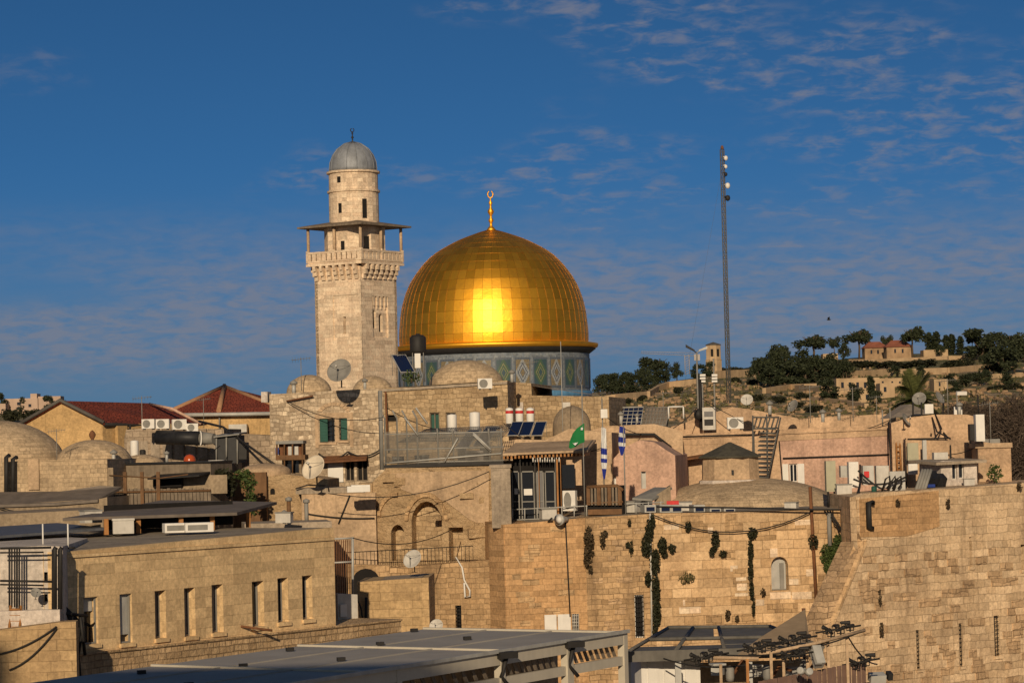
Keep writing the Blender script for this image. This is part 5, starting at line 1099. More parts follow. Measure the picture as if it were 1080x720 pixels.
# ------------------------------------------------------------------ left: domes, red roofs, clutter
LB = Pl((-60, 500), 130.3, (112, 500), 129.7)
lb = house('domed_stone_house', 'worn stone block with two drain pipes under the left domes', 'house', LB, [(-60, 492), (0, 487), (72, 484), (113, 484)], m_domeS, 14, off=0.0)
b = MB(); q = LB.rect(30, 484, 42, 516); b.pbox(LB, *q, .004, .12); part('buttress', b, m_plasterB, lb)
sdome(-2, 443.5, 494, 72, 137, 'large stone dome cut by the left edge', m_domeS, 3)
d2o = thing('stone_dome', 'middle stone dome with a small finial left of the yellow gable', 'dome', W(99, 487, 135)); b = MB(); c = W(99, 488, 135); k = 135 / FPX; b.dome(c, 40 * k, W(99, 463.5, 135).z - c.z, 36, 10, None, 2); part('shell', b, m_domeS, d2o)
b = MB(); c = W(97.5, 464, 135); b.lathe(c, [(.12, -.1), (.08, .05), (.16, .2), (.17, .3), (.1, .42), (.001, .5)], 10); part('finial', b, m_rust, d2o)
sdome(150, 479, 491, 24, 137, 'lowest small stone dome beside the white tank', m_domeS, 2)
for i, (x, y0, y1, hk) in enumerate(((9, 481, 529, 11), (16, 483, 525, 19))):
    tubes('drain_pipe', m_black, [[LB.w(x, y1, .4), LB.w(x, y0 + 1, .4), LB.w(hk, y0 - 1, .2)]], .11, ('taller black drain pipe at the far left under the big dome', 'shorter black drain pipe beside the taller one under the big dome')[i], 'pipe')
LT = Pl((-60, 530), 127, (113, 530), 126)
lt = house('low_flat_house', 'low plastered house with a dark felt roof under the left domes', 'house', LT, [(-60, 534), (0, 532), (104, 526), (113, 524)], m_plasterG, 5)
b = MB(); b.poly([LT.w(-60, 534, .15), LT.w(60, 530, .15), LT.w(104, 526.5, .15), LT.w(112, 514, -2.6), LT.w(88, 513, -2.6), LT.w(48, 519, -2.4), LT.w(-60, 520, -2.4)], (0, 0, -.12)); part('roof', b, m_tarp, lt)
tubes('cable', m_black, [wire(LT.w(-5, 533, .3), LT.w(100, 541, .6), .25)], .03, 'cable sagging along the low plastered house at the left', 'cable')
LD = Pl((-60, 560), 112, (70, 560), 113)
ld_ = house('low_flat_house', 'long plaster wall behind the antenna poles on the left', 'house', LD, [(-60, 545), (20, 541), (100, 537), (106, 537)], m_plasterG, 6)
b = MB(); b.poly([W(-20, 566, 103), W(112, 556, 107), W(60, 551, 111), W(-20, 556, 109)], (0, 0, -.1)); solo('roof_sheet', b, m_tilecurve, 'greenish flat roof sheet behind the antenna poles', 'roof sheet')
# yellow gable house with red roof
def tiled(root, pts, mat=None, th=.12): b = MB(); b.poly(pts, (0, 0, -th)); return part('roof', b, mat or m_redtile, root)
GH = Pl((24, 450), 169, (108, 450), 168.2)
gh = house('yellow_gable_house', 'yellow plaster house with a plain gable and dark red tiled roof', 'house', GH, [(24, 447), (65, 423.5), (108, 445)], m_plasterY, 9)
rg = GH.w(65, 422.5, .25); lf, rt_ = GH.w(21, 448, .25), GH.w(111, 446, .25)
rgB = W(157, 425, 178); tiled(gh, [rt_, W(211, 447, 176), rgB, rg]); tiled(gh, [W(211, 447, 176), W(218, 446, 181), rgB + Vector((.0, .01, 0))]); bk_ = rgB + Vector((-8, 6, -2.2)); tiled(gh, [rg, rgB, bk_, lf])
b = MB(); b.tube([lf + Vector((0, 0, .03)), rg + Vector((0, 0, .03)), rt_ + Vector((0, 0, .03))], .13, 5); part('verge', b, m_darkroof, gh)
GS = Pl((108, 460), 168.1, (200, 460), 174.5)
b = MB(); a0, z0 = GS.ab(108.5, 446); a1, z1 = GS.ab(205, 447); b.panel(GS, [(a0, BASE), (a1, BASE), (a1, z1), (a0, z0)], (), -.02, .4); part('side_wall', b, m_plasterY, gh)
b = MB(); b.tube([W(110, 447.5, 168), W(208, 449, 176)], .12, 5); part('gutter', b, m_black, gh)
b = MB(); b.pbox(GS, *GS.rect(121, 449, 132, 500), .01, .25); part('pilaster', b, m_plasterY, gh)
tubes('drain_pipe', m_black, [[GS.w(131, 500, .5), GS.w(131, 447, .5)]], .07, 'thin black downpipe at the corner of the yellow gable house', 'pipe')
b = MB(); b.tube([W(158, 426, 177.5), W(182, 431, 174), W(212, 447, 174)], .1, 5); solo('roof_pipe', b, m_plasterP, 'pale pipe lying across the dark red tiles', 'pipe')
# second house, hip roof
HH = Pl((196, 450), 185.2, (304, 450), 184.6)
hh_ = house('yellow_hip_house', 'yellow house with a steep dark red hipped roof left of the rubble house', 'house', HH, [(182, 436), (304, 434.5)], m_plasterY, 13)
ap = W(237, 407.5, 191); el_, er = HH.w(176, 436, .5), HH.w(307, 434, .5); bkl, bkr = el_ + Vector((2, 15, 0)), er + Vector((2, 15, 0)); mid = HH.w(232, 435.5, .5)
tiled(hh_, [el_, er, ap]); tiled(hh_, [er, bkr, ap]); tiled(hh_, [bkl, el_, ap])
b = MB(); b.tube([ap + Vector((0, -.2, .05)), mid + Vector((0, .1, .15))], .17, 6); b.tube([ap, el_], .16, 5); b.tube([ap, er], .16, 5); part('ridge_tiles', b, m_ridge, hh_)
b = MB(); b.tube([el_ - Vector((0, 0, .12)), er - Vector((0, 0, .12))], .14, 5); part('gutter', b, m_galv, hh_)
b = MB(); b.tube([HH.w(296.5, 436, .2), HH.w(296.5, 475, .2)], .07, 5); b.tube([HH.w(232, 436, .2), HH.w(232, 455, .2)], .06, 5); part('downpipe', b, m_grey, hh_)
b = MB(); b.obox(HH.w(253, 452, .6), 1.2, .8, .6); solo('roof_vent', b, m_whiteg, 'small white box on the wall below the hipped red roof', 'vent')
GW = Pl((250, 480), 166, (293, 480), 165.9)
house('grey_block_wall', 'grey block wall below the yellow hipped house', 'wall', GW, [(228, 456), (250, 457), (292, 459)], m_block, 4)
# block parapet with air conditioners and black water roll
BP = Pl((131, 470), 159.2, (236, 470), 158.6)
bp = house('block_parapet', 'concrete block parapet with square panels under the row of air conditioners', 'wall', BP, [(131, 462), (133, 453), (160, 451), (236, 452)], m_block, 5)
b = MB()
for i in range(8): q = BP.rect(134 + i * 12.5, 465, 144 + i * 12.5, 484); b.pbox(BP, *q, .003, .07)
part('panel', b, m_concrete, bp)
for i, (x, y, wp) in enumerate(((157, 453, 14), (172, 453, 14), (189, 454, 15), (203, 456, 12))):
    ac(x, y, 156.5, wp, rnd.uniform(-.3, .3), ['first air conditioner from the left under the dark red roof', 'second air conditioner from the left under the dark red roof', 'third air conditioner from the left under the dark red roof', 'fourth, small air conditioner at the right end under the dark red roof'][i], 'air conditioners in a row on the block parapet')
tr2 = thing('tarpaulin_roll', 'long black tarpaulin roll lying on the block parapet with its pale end', 'roll', W(190, 466, 156)); b = MB(); b.tube([W(166, 461, 156.5), W(190, 461.5, 156), W(212, 462, 155.5)], .42, 10); part('roll', b, m_blackcloth, tr2)
b = MB(); b.tube([W(211, 462, 155.6), W(226, 462.5, 155.2)], .40, 10, .3); part('end', b, m_grey, tr2); b = MB(); b.tube([W(211 + 1.5 * math.sin(t / 3), 462 - 7.5 * math.cos(t / 3), 155.1) for t in range(10)], .05, 4); part('strap', b, m_white, tr2)
put('tank', mk_tank, W(142, 481, 140), .5, 'white water tank standing by the low left dome', 17 * 140 / FPX / 1.14, 'white rooftop water tanks')
b = MB(); p = W(150.5, 478, 140); b.lathe(p, [(.001, -.2), (.16, -.17), (.16, .15), (.1, .2), (.001, .2)], 10); solo('gas_bottle', b, m_black, 'small black bottle beside the white water tank', 'bottle')
ob = thing('orange_ball', 'shiny orange ball shaped lamp on the plank parapet', 'lamp', W(200, 489, 137)); b = MB(); p = W(200, 484, 137); b.lathe(p, [(.28, -.25), (.31, -.08), (.27, .1), (.17, .2), (.001, .25)], 16); part('globe', b, glassm('orange_glaze', (.42, .07, .015), .25), ob); b = MB(); b.lathe(p, [(.18, -.28), (.2, -.22), (.2, -.2)], 12); part('base', b, m_grey, ob)
bu = thing('white_bucket', 'white bucket at the right end of the plank parapet', 'bucket', W(228, 494, 136)); b = MB(); p = W(228, 494, 136); b.lathe(p, [(.3, 0), (.4, .42), (.36, .42), (.27, .05), (.001, .05)], 14); part('body', b, m_white, bu); b = MB(); b.tube([p + Vector((.38 * math.cos(t), 0, .4 - .25 * math.sin(t))) for t in [i * math.pi / 8 for i in range(9)]], .015, 4); part('handle', b, m_grey, bu)
SD_ = Pl((228, 470), 150, (260, 470), 149.95); sd_ = thing('metal_shed', 'dark metal roof shed with open side below the hipped house', 'shed', SD_.w(243, 488))
b = MB(); q = SD_.rect(228, 459, 251, 488); b.pbox(SD_, *q, -3, 0); part('wall', b, m_blackcloth, sd_); b = MB(); b.poly([SD_.w(226, 460, .3), SD_.w(253, 457, .3), SD_.w(253, 455, -3), SD_.w(226, 457, -3)], (0, 0, -.07)); part('roof', b, m_grey, sd_)
b = MB()
for x in (228.5, 239, 250.5): b.tube([SD_.w(x, 489, .08), SD_.w(x, 458, .08)], .06, 4)
part('post', b, m_grey, sd_); b = MB(); b.poly([SD_.w(251, 466, 0), SD_.w(260, 472, 0), SD_.w(260, 484, 0), SD_.w(251, 484, 0)], (0, .5, 0)); part('side', b, m_black, sd_)
b = MB(); p = W(280, 497, 141); b.dome(p, 1.3, .42, 24, 6, None, .5); solo('stone_dome', b, m_plasterB, 'very low plaster dome right of the white bucket', 'dome')
tubes('cable', m_black, [[W(210, 444, 155), W(235, 450, 152), W(262, 470, 148), W(296, 494, 146)], [W(260, 472, 149), W(280, 492, 146)]], .07, 'dark cables running down from the red roofs to the small red balcony', 'cable')
# small balcony box with red awning
RB = Pl((290, 480), 143, (321, 480), 142.95); rb = thing('small_balcony', 'little balcony with brown red boards and a window under the rubble house', 'balcony', RB.w(305, 499))
b = MB(); q = RB.rect(293, 465, 319, 483); b.pbox(RB, *q, -1.6, -.4); part('back_wall', b, m_rust, rb); b = MB(); b.pbox(RB, *RB.rect(291, 465, 320, 467.5), -1.5, .1); part('roof', b, m_grey, rb)
b = MB(); b.pbox(RB, *RB.rect(291, 480, 322, 484.5), -1.5, .1); part('floor', b, m_wood, rb); b = MB(); b.pbox(RB, *RB.rect(303, 470, 314, 480), -.4, -.33); part('window', b, m_galv, rb)
b = MB(); b.pbox(RB, *RB.rect(296, 484.5, 318, 499), -1.6, -.6); part('lower_wall', b, m_plasterG, rb); b = MB(); b.pbox(RB, *RB.rect(299, 486, 314, 498), -.6, -.55); part('dark_window', b, m_glass, rb)
for x in (292, 300, 308.5, 319): b = MB(); b.tube([RB.w(x, 499 if x > 295 else 484, 0), RB.w(x, 467, 0)], .05, 4); part('post', b, m_wood, rb)
b = MB(); b.pbox(RB, *RB.rect(290.5, 472, 294, 479), -.1, .0); part('blue_cloth', b, m_blue, rb)
# plank parapet, fence and ivy yard
FN = Pl((114, 500), 134, (240, 500), 132)
fn = house('plank_parapet', 'plank topped parapet with a dark shelf under the orange ball', 'parapet', FN, [(114, 489), (222, 487)], m_woodG, 2.5)
b = MB(); b.pbox(FN, FN.ab(113, 489)[0], FN.ab(223, 489)[0], FN.ab(150, 489.5)[1], FN.ab(150, 487.5)[1], -2.5, .12); part('coping', b, m_blackcloth, fn)
b = MB(); q = FN.rect(118, 503, 240, 520); b.pbox(FN, *q, .01, .04); part('plaster_band', b, m_plasterG, fn)  # thin plaster sheet on the parapet face, paler than its planks
b = MB(); b.poly([FN.w(166, 500, .05), FN.w(222, 497, .05), FN.w(222, 500, 1.3), FN.w(168, 503.5, 1.3)], (0, 0, -.08)); part('shelf', b, m_black, fn)
b = MB(); b.pbox(FN, *FN.rect(164, 502, 194, 513), .05, .3); part('dark_opening', b, m_dark, fn)
FF = Pl((113, 530), 130, (240, 530), 128.5); ff_ = thing('plank_fence', 'grey weathered plank fence behind the felt roof shelter', 'fence', FF.w(170, 541))
b = MB(); 
for k in range(27): x = 118 + k * 3.9; q = FF.rect(x, 514.5 + (k % 3) * .5, x + 3.7, 545); b.pbox(FF, *q, -.03 - .012 * (k % 2), .03 + .012 * (k % 2))
part('plank', b, m_woodG, ff_); b = MB(); b.tube([FF.w(117, 519, .08), FF.w(223, 517, .08)], .05, 4); b.tube([FF.w(117, 501, .2), FF.w(170, 504, .2), FF.w(200, 500, .2)], .03, 4); part('rail', b, m_wood, ff_)
for x in (116.5, 133, 151, 168): b = MB(); b.obox(FF.w(x, 522, .1), .16 if x > 120 else .4, .16, 2.2 if x > 120 else 2.6); part('post', b, m_wood if x > 120 else m_plasterG, ff_)
for i, (bl, lab, mt) in enumerate(((((262, 508, 9, 12), (255, 500, 10, 6), (264, 525, 6, 10), (268, 535, 6, 9)), 'green creeper hanging over the dark yard left of the rubble wall', m_leafG), (((243, 512, 7, 14), (240, 500, 8, 6), (232, 498, 8, 4)), 'dark creeper over the plank fence end', m_leafD))):
    r = thing('creeper', lab, 'creeper', W(bl[0][0], 545, 133)); b = MB(); k = 133 / FPX
    for (x, y, rx, ry) in bl: b.clump(W(x, y, 133), (rx * k, .5, ry * k), int(rx * ry * 2.2), .2, .6)
    part('foliage', b, mt, r); b = MB(); b.tube([W(bl[0][0], 548, 133), W(bl[0][0], bl[0][1], 133)], .05, 5); part('stem', b, m_bark, r)
b = MB(); YD = Pl((222, 520), 137, (280, 520), 136.9); yd = thing('dark_yard_wall', 'brown shaded yard wall behind the creepers', 'wall', YD.w(250, 548)); b.pbox(YD, *YD.rect(222, 499, 282, 560), -.4, 0); part('wall', b, m_wood, yd)
b = MB(); b.obox(W(227, 520, 134), .5, .3, 1.4); solo('wooden_post', b, m_woodO, 'pale wooden post at the end of the plank fence', 'post')
W1 = Pl((272, 530), 137.5, (345, 530), 137.2)
house('rubble_wall', 'broken rubble wall left of the smooth plaster wall, with creeper at its edge', 'wall', W1, [(272, 503), (300, 500), (330, 503), (345, 505)], m_rub_c, 4)
for (x0, y0, x1, y1, lab) in ((285, 513, 290, 521, 'dark hole high in the broken rubble wall'), (299, 544, 307, 553, 'dark hole at the foot of the broken rubble wall')):
    b = MB(); q = W1.rect(x0, y0, x1, y1); b.panel(W1, arch(q[0], q[1], q[2], q[3] - .2), (), .03, .05); solo('wall_opening', b, m_dark, lab, 'opening')
PW = Pl((318, 540), 135, (398, 540), 135.1)
pw = house('plaster_wall', 'smooth pale peach plaster wall left of the ruined arches', 'wall', PW, [(318, 521), (396, 519)], m_plasterP if False else m_plasterB, 2.5)
b = MB(); b.pbox(PW, PW.ab(312, 521)[0], PW.ab(384, 521)[0], PW.ab(350, 520)[1], PW.ab(350, 514)[1], -2.6, .05); part('coping', b, m_concrete, pw)
b = MB(); p = W(378, 515.5, 132.5); b.obox(p, 1.1, .6, .28, .1); b.obox(p + Vector((.1, 0, .1)), .9, .5, .2, .1); solo('white_basin', b, m_white, 'white basin lying on the plaster wall top', 'basin')
tubes('cable', m_black, [[PW.w(312, 515, .3), PW.w(325, 511, .3), PW.w(346, 512, .3), PW.w(347, 518, .1)], [PW.w(357, 552, .1), PW.w(369, 522, .1)], wire(PW.w(322, 541, .1), PW.w(395, 546, .1), .1)], .035, 'thin cables crossing the smooth plaster wall', 'cable')
for i, (x, y0, y1, mt, lab) in enumerate(((305, 527, 553, m_wood, 'short brown post left of the plaster wall foot'), (323.5, 529, 553, m_grey, 'grey capped vent pipe at the left end of the plaster wall'))):
    r = thing('vent_pipe', lab, 'pipe', W(x, y1, 131)); pp = vpost(x, y0, y1, 131); b = MB(); b.tube(pp, .1, 8); part('pipe', b, mt, r); b = MB(); b.lathe(pp[1], [(.16, -.05), (.16, .1), (.001, .16)], 10); part('cap', b, m_grey, r)
LP_ = Pl((260, 556), 127, (345, 554), 127.5); b = MB(); b.pbox(LP_, LP_.ab(258, 556)[0], LP_.ab(350, 554)[0], BASE, LP_.ab(300, 551)[1], -4, 0); solo('low_terrace', b, m_concrete, 'low concrete terrace edge behind the office roof', 'terrace')

# ------------------------------------------------------------------ right: roofs, cabinets, antennas
RH = Pl((940, 480), 146.2, (1030, 480), 145.8)
q1 = RH.rect(958, 505, 964, 516)
rh = house('peach_house', 'peach plastered house with cables and cabinets on the right', 'house', RH, [(940, 446), (960, 440), (985, 437), (1020, 437), (1032, 440)], m_plasterO, 8, [RC(*q1)], roof=m_roofflat); window(rh, RH, q1, m_dark)
RH2 = Pl((955, 480), 143.8, (1035, 480), 143.5); rh2 = house('peach_house', 'lower peach wall with a ledge behind the small white hut', 'house', RH2, [(955, 463), (1033, 464)], m_plasterO, 1.8)
RX = Pl((1031, 490), 140.5, (1066, 490), 140.4); rx = house('peach_house', 'box shaped peach building at the right end of the roofs', 'house', RX, [(1031, 465), (1066, 470)], m_plasterO, 5)
b = MB(); b.pbox(RX, -.1, RX.len + .1, RX.ab(1050, 472)[1], RX.ab(1050, 467)[1], -5.1, .12); part('cornice', b, m_plasterB, rx); b = MB(); b.pbox(RX, *RX.rect(1036, 463, 1056, 467), -4, -.5); part('roof_hatch', b, m_grey, rx)
b = MB(); b.pbox(RX, *RX.rect(1032, 480, 1040, 508), .01, .12); part('panel', b, m_plasterB, rx)
b = MB(); b.poly([W(938, 441, 150), W(960, 426, 154), W(985, 436, 150)], (0, 4, 0)); solo('roof_gable', b, m_concrete, 'low grey gable behind the right satellite dishes', 'roof')
HU = Pl((992, 500), 137.6, (1032, 500), 138.2); q1 = HU.rect(1004, 489, 1009.5, 505); q2 = HU.rect(1011, 488, 1017, 504)
hu = house('white_hut', 'small white plastered hut with a flat ledge roof and dark window on the great wall', 'hut', HU, [(992, 486), (1030, 485)], m_plasterW, 2.5, [RC(*q1), RC(*q2)], .25, base=HU.ab(1000, 516)[1]); window(hu, HU, q1, m_glass, m_white, th=.25); window(hu, HU, q2, m_glass, m_white, th=.25)
b = MB(); b.poly([HU.w(983, 487.5, .5), HU.w(1036, 484.5, .5), HU.w(1038, 482.5, -2.8), HU.w(983, 485, -2.8)], (0, 0, -.14)); part('roof', b, m_concrete, hu)
hub = thing('roof_plant', 'leafy green bush right of the small white hut', 'bush', W(1049, 508, 138)); b = MB(); b.clump(W(1049, 499, 138), (.42, .4, .48), 220, .16); part('foliage', b, m_leafG, hub); b = MB(); b.tube([W(1049, 509, 138), W(1049, 500, 138)], .04); part('stem', b, m_bark, hub)
def cabinet(px0, y0, px1, y1, Y, mat, label, legs=True, dep=.7):
    pl = Pl((px0, y1), Y, (px1, y1), Y); q = pl.rect(px0, y0, px1, y1); r = thing('equipment_cabinet', label, 'cabinet', pl.pt((q[0] + q[1]) / 2, q[2], 0)); b = MB(); b.pbox(pl, *q, -dep, 0); part('casing', b, mat, r)
    b = MB(); b.pbox(pl, q[0] + .05, q[1] - .05, q[2] + .08, q[3] - .08, .003, .025); part('door', b, mat, r)
    if legs:
        b = MB()
        for a in (q[0] + .08, q[1] - .08): b.tube([pl.pt(a, q[2], -.1), pl.pt(a, q[2] - .75, -.1)], .05, 4)
        part('leg', b, m_black, r)
    return r
cabinet(871, 486, 882, 518, 134, m_cab, 'tall grey green cabinet on black legs at the edge of the stone dome roof')
cabinet(957, 467, 969, 485, 143, m_cab, 'grey green cabinet hung on the lower peach wall', False, .3)
cabinet(895, 487, 906, 514, 135, m_white, 'tall white cabinet right of the grey green one', False)
cabinet(886.5, 491, 895, 503, 136, m_galv, 'small pale cabinet between the two tall ones', False)
cabinet(910, 491, 922, 511, 134.5, m_galv, 'grey cabinet with a red sticker in the middle of the cluttered roof', False)
cabinet(924, 491, 938, 515, 134.8, m_whiteg, 'wide pale cabinet under the ladder', False)
cabinet(938, 497, 955, 517, 134.5, m_galv, 'low grey cabinet left of the black tarpaulin', False)
cabinet(958, 489, 968, 500, 142, m_white, 'small white cabinet under the grey green one on the lower peach wall', False, .3)
cabinet(973, 464, 978, 494, 142, m_galv, 'narrow pale upright box on the lower peach wall', False, .3)
cabinet(985, 477, 1000, 484, 140, m_whiteg, 'white box lying on the hut roof edge', False)
b = MB(); b.obox(W(914, 500, 134.4), .25, .06, .3); solo('red_sign', b, m_red, 'small red sign on the grey cabinet', 'sign')
b = MB(); b.lathe(W(922, 520, 134), [(.13, 0), (.14, .3), (.08, .36), (.001, .36)], 10); solo('green_bottle', b, m_green, 'small green bottle at the foot of the pale cabinets', 'bottle')
tubes('cable', m_black, [[W(930 + i * 6, 518, 134), W(934 + i * 6, 505 + (i % 2) * 3, 133.8), W(938 + i * 6, 502, 133.8), W(939 + i * 6, 510, 133.9), W(935 + i * 6, 515, 134)] for i in range(3)] + [wire(W(900, 505, 134), W(955, 503, 134), .3), wire(W(905, 496, 134), W(960, 520, 134), .4)], .05, 'coils of black cable in front of the pale cabinets', 'cable')
tubes('cable', m_black, [[W(885, 535, 131), W(902, 528, 131), W(907, 510, 134), W(907, 490, 135)], [W(890, 536, 131), W(905, 524, 132), W(909, 500, 134)], [W(955, 462, 144), W(956, 515, 143.6)], [W(983, 440, 146), W(988, 455, 145), W(1002, 462, 144), W(1003, 483, 143)], [W(986, 436, 146), W(993, 452, 145.5), W(985, 463, 144)], [W(957, 463, 143.8), W(1000, 462, 143.4)], [W(937, 445, 148), W(940, 497, 146)]], .045, 'black cables running over the cluttered right roofs', 'cable')
tp_ = thing('black_tarpaulin', 'bundled black tarpaulin between the cabinets and the white hut', 'tarpaulin', W(985, 515, 136)); b = MB()
for _ in range(9): b.obox(W(rnd.uniform(978, 992), rnd.uniform(500, 512), 136 + rnd.uniform(-.3, .3)), rnd.uniform(.3, .7), .5, rnd.uniform(.3, .7), rnd.uniform(-1, 1), rnd.uniform(-.6, .6))
part('bundle', b, m_blackcloth, tp_); b = MB(); b.obox(W(981, 512, 135.5), .4, .3, .15, .3); part('blue_pack', b, m_blue, tp_)
tubes('pipe_bundle', m_grey, [[W(966 + i * 3, 517, 135), W(973 + i * 3, 495, 135.5)] for i in range(4)], .09, 'leaning grey pipes beside the black tarpaulin', 'pipes')
ld2 = thing('roof_ladder', 'rusty ladder standing against the peach house', 'ladder', W(949, 497, 145.5))
for x in (945.5, 949.5): b = MB(); b.tube([W(x + 1, 497, 145.5), W(x - 1, 454, 146.5)], .05, 4); part('rail', b, m_woodO, ld2)
for k in range(9): b = MB(); f = k / 8.5; b.tube([W(946.4 - 2 * f, 495 - 41 * f, 145.5 + f), W(950.4 - 2 * f, 495 - 41 * f, 145.5 + f)], .035, 4); part('rung', b, m_woodO, ld2)
dish('g', 970, 421, 147, 15, -.35, 'grey dish facing the camera on the right roof rack')
dish('g', 989, 420, 147.5, 14, .9, 'grey dish turned sideways beside the front facing one')
dish('g', 953, 443, 146, 15, 1.1, 'tilted pale grey dish lower at the left of the roof rack')
tubes('antenna_rack', m_black, [[W(963, 446, 146.5), W(963, 424, 146.5)], [W(972, 446, 146.5), W(972, 424, 146.5)], [W(958, 444, 146.5), W(984, 443, 146.5)], [W(982, 460, 146), W(981, 424, 146.5)], [W(989, 444, 146.5), W(995, 456, 146), W(1000, 462, 145)], [W(994, 445, 146.5), W(995, 425, 147)]], .05, 'black pipe rack carrying the right satellite dishes', 'rack')
b = MB(); b.obox(W(979.5, 431, 146), .45, .3, .5); solo('junction_box', b, m_white, 'small white box between the two upper right dishes', 'box')
cabinet(1029, 437, 1039, 465, 139.5, m_white, 'tall white cellular antenna box standing on the far right roof', False)
cabinet(1023, 447, 1028.5, 464, 140, m_black, 'dark box beside the tall white antenna box', False)
b = thing('surveillance_mast', 'short pole with a white camera and white twin boxes on the right roof', 'camera', W(1010, 438, 147)); m_ = MB(); m_.tube(vpost(1010, 416, 440, 147), .04, 5); part('pole', m_, m_grey, b); m_ = MB(); m_.obox(W(1014, 414.5, 147), .55, .2, .18, .2, .2); part('camera', m_, m_white, b)
for x in (1008, 1012.5): m_ = MB(); m_.obox(W(x, 433, 146.6), .2, .2, .42); part('box', m_, m_white, b)
tubes('pole', m_black, [vpost(1032, 416, 438, 143)], .045, 'short dark pole behind the tall white antenna box', 'pole')
tubes('pole', m_grey, [vpost(931, 432, 448, 149), vpost(939, 430, 447, 148.5)], .04, 'pair of short thin poles left of the tilted grey dish', 'poles')

def mk_aerial():
    r = thing('tv_aerial', '', 'aerial'); b = MB(); b.tube([(0, 0, 0), (0, 0, 1.9)], .022, 5); part('mast', b, m_grey, r); b = MB(); b.tube([(-.55, 0, 1.75), (.6, 0, 1.85)], .014, 4); part('boom', b, m_grey, r); b = MB()
    for k in range(7): x = -.5 + k * .17; b.tube([(x, -.3 + k * .02, 1.755 + k * .015), (x, .3 - k * .02, 1.755 + k * .015)], .009, 3); b.tube([(x, 0, 1.6 + k * .02), (x, 0, 1.92)], .009, 3)
    part('element', b, m_grey, r); return r
for i, (x, y, Y, s_) in enumerate(((318, 412, 156, 1.0), (420, 406, 151, .9), (560, 416, 153, 1.0), (700, 446, 150, .9), (855, 446, 153, 1.1), (900, 444, 153, 1.0), (925, 446, 152, .8), (1000, 437, 146, 1.0), (1045, 463, 140, 1.0), (215, 451, 158, .9), (150, 452, 160, 1.0), (60, 486, 131, .8))):
    put('aerial', mk_aerial, W(x, y, Y), rnd.uniform(-1, 1), ['thin aerial on the rubble house roof left of the minaret', 'thin aerial on the roof right of the minaret foot', 'thin aerial on the wall top under the tiled drum', 'thin aerial beside the white pipe frame', 'thin aerial right of the grey turned dish', 'thin aerial in the middle of the long pink house parapet', 'small thin aerial near the right end of the long pink house', 'thin aerial right of the front facing grey dish', 'thin aerial on the box shaped peach building', 'thin aerial behind the pale tarpaulin end', 'thin aerial under the dark red roof edge', 'small thin aerial on the worn block left'][i], s_, 'thin aerials on the roofs')
def mk_vent():
    r = thing('roof_vent', '', 'vent'); b = MB(); b.lathe((0, 0, 0), [(.09, 0), (.09, .5)], 8); part('pipe', b, m_galv, r); b = MB(); b.lathe((0, 0, .5), [(.17, -.04), (.18, .06), (.001, .18)], 10); part('cap', b, m_grey, r); return r
for i, (x, y, Y) in enumerate(((310, 416, 153), (385, 411, 151), (540, 403, 149), (655, 447, 148), (672, 446, 148), (812, 437, 158), (868, 445, 152), (885, 443, 153), (1012, 438, 146), (120, 489, 133), (176, 487, 133), (300, 552, 126))):
    put('vent', mk_vent, W(x, y, Y), rnd.uniform(0, 3), 'small capped vent pipe %s' % ['at the left roof edge of the rubble house', 'between the two domes by the minaret foot', 'at the right end of the rubble house with the cage', 'on the beige house behind the flags, left', 'on the beige house behind the flags, right', 'right of the pale round dish', 'on the long pink house, left of its middle aerial', 'on the long pink house, nearest its middle aerial', 'on the right peach house roof', 'at the left end of the plank parapet', 'beside the orange ball', 'on the low terrace behind the office roof'][i], rnd.uniform(.8, 1.3), 'capped vent pipes on the roofs')
def mk_crate(): 
    r = thing('roof_box', '', 'box'); b = MB(); b.box(-.4, .4, -.3, .3, 0, .5); part('body', b, m_whiteg, r); b = MB(); b.box(-.44, .44, -.34, .34, .502, .56); part('lid', b, m_grey, r); return r
for i, (x, y, Y) in enumerate(((665, 540, 131.5), (722, 539, 133), (835, 538, 133), (890, 521, 133), (1022, 512, 137), (445, 488, 138), (420, 488, 138.5), (578, 547, 130.5), (96, 551, 111), (300, 551, 125))):
    put('crate', mk_crate, W(x, y, Y), rnd.uniform(-.6, .6), 'pale lidded roof box %s' % ['by the right flag pole', 'behind the sagging cable', 'at the right foot of the stone dome roof', 'beside the grey green cabinet legs', 'right of the small white hut', 'in the middle of the mesh cage', 'at the left end of the mesh cage', 'behind the cafe floodlight', 'behind the long roof sheet at the left', 'on the low terrace behind the office'][i], rnd.uniform(.6, 1.1), 'pale roof boxes')
for i, (a, c, sg, lab) in enumerate(((W(303, 423, 151), W(404, 440, 148), .5, 'slack cable across the rubble house front'), (W(408, 430, 139), W(531, 450, 139), .7, 'slack cable over the mesh cage'), (W(531, 446, 143), W(640, 470, 139), .9, 'slack cable from the solar panels to the flags'), (W(640, 440, 140), W(735, 430, 157), 1.2, 'slack cable from the lamp box to the lamp pole'), (W(741, 420, 157), W(945, 440, 148), 1.6, 'long slack cable over the pink house roof'), (W(112, 490, 133), W(232, 470, 148), .8, 'slack cable above the plank parapet'), (W(346, 520, 132), W(516, 497, 133), .6, 'slanting cable across the ruined wall'), (W(372, 567, 115), W(480, 556, 133), .5, 'slack cable from the iron gate to the ruined wall'), (W(945, 455, 148), W(1032, 470, 141), .8, 'slack cable across the right peach walls'))):
    tubes('cable', m_black, [wire(a, c, sg)], .022, lab, 'cable')
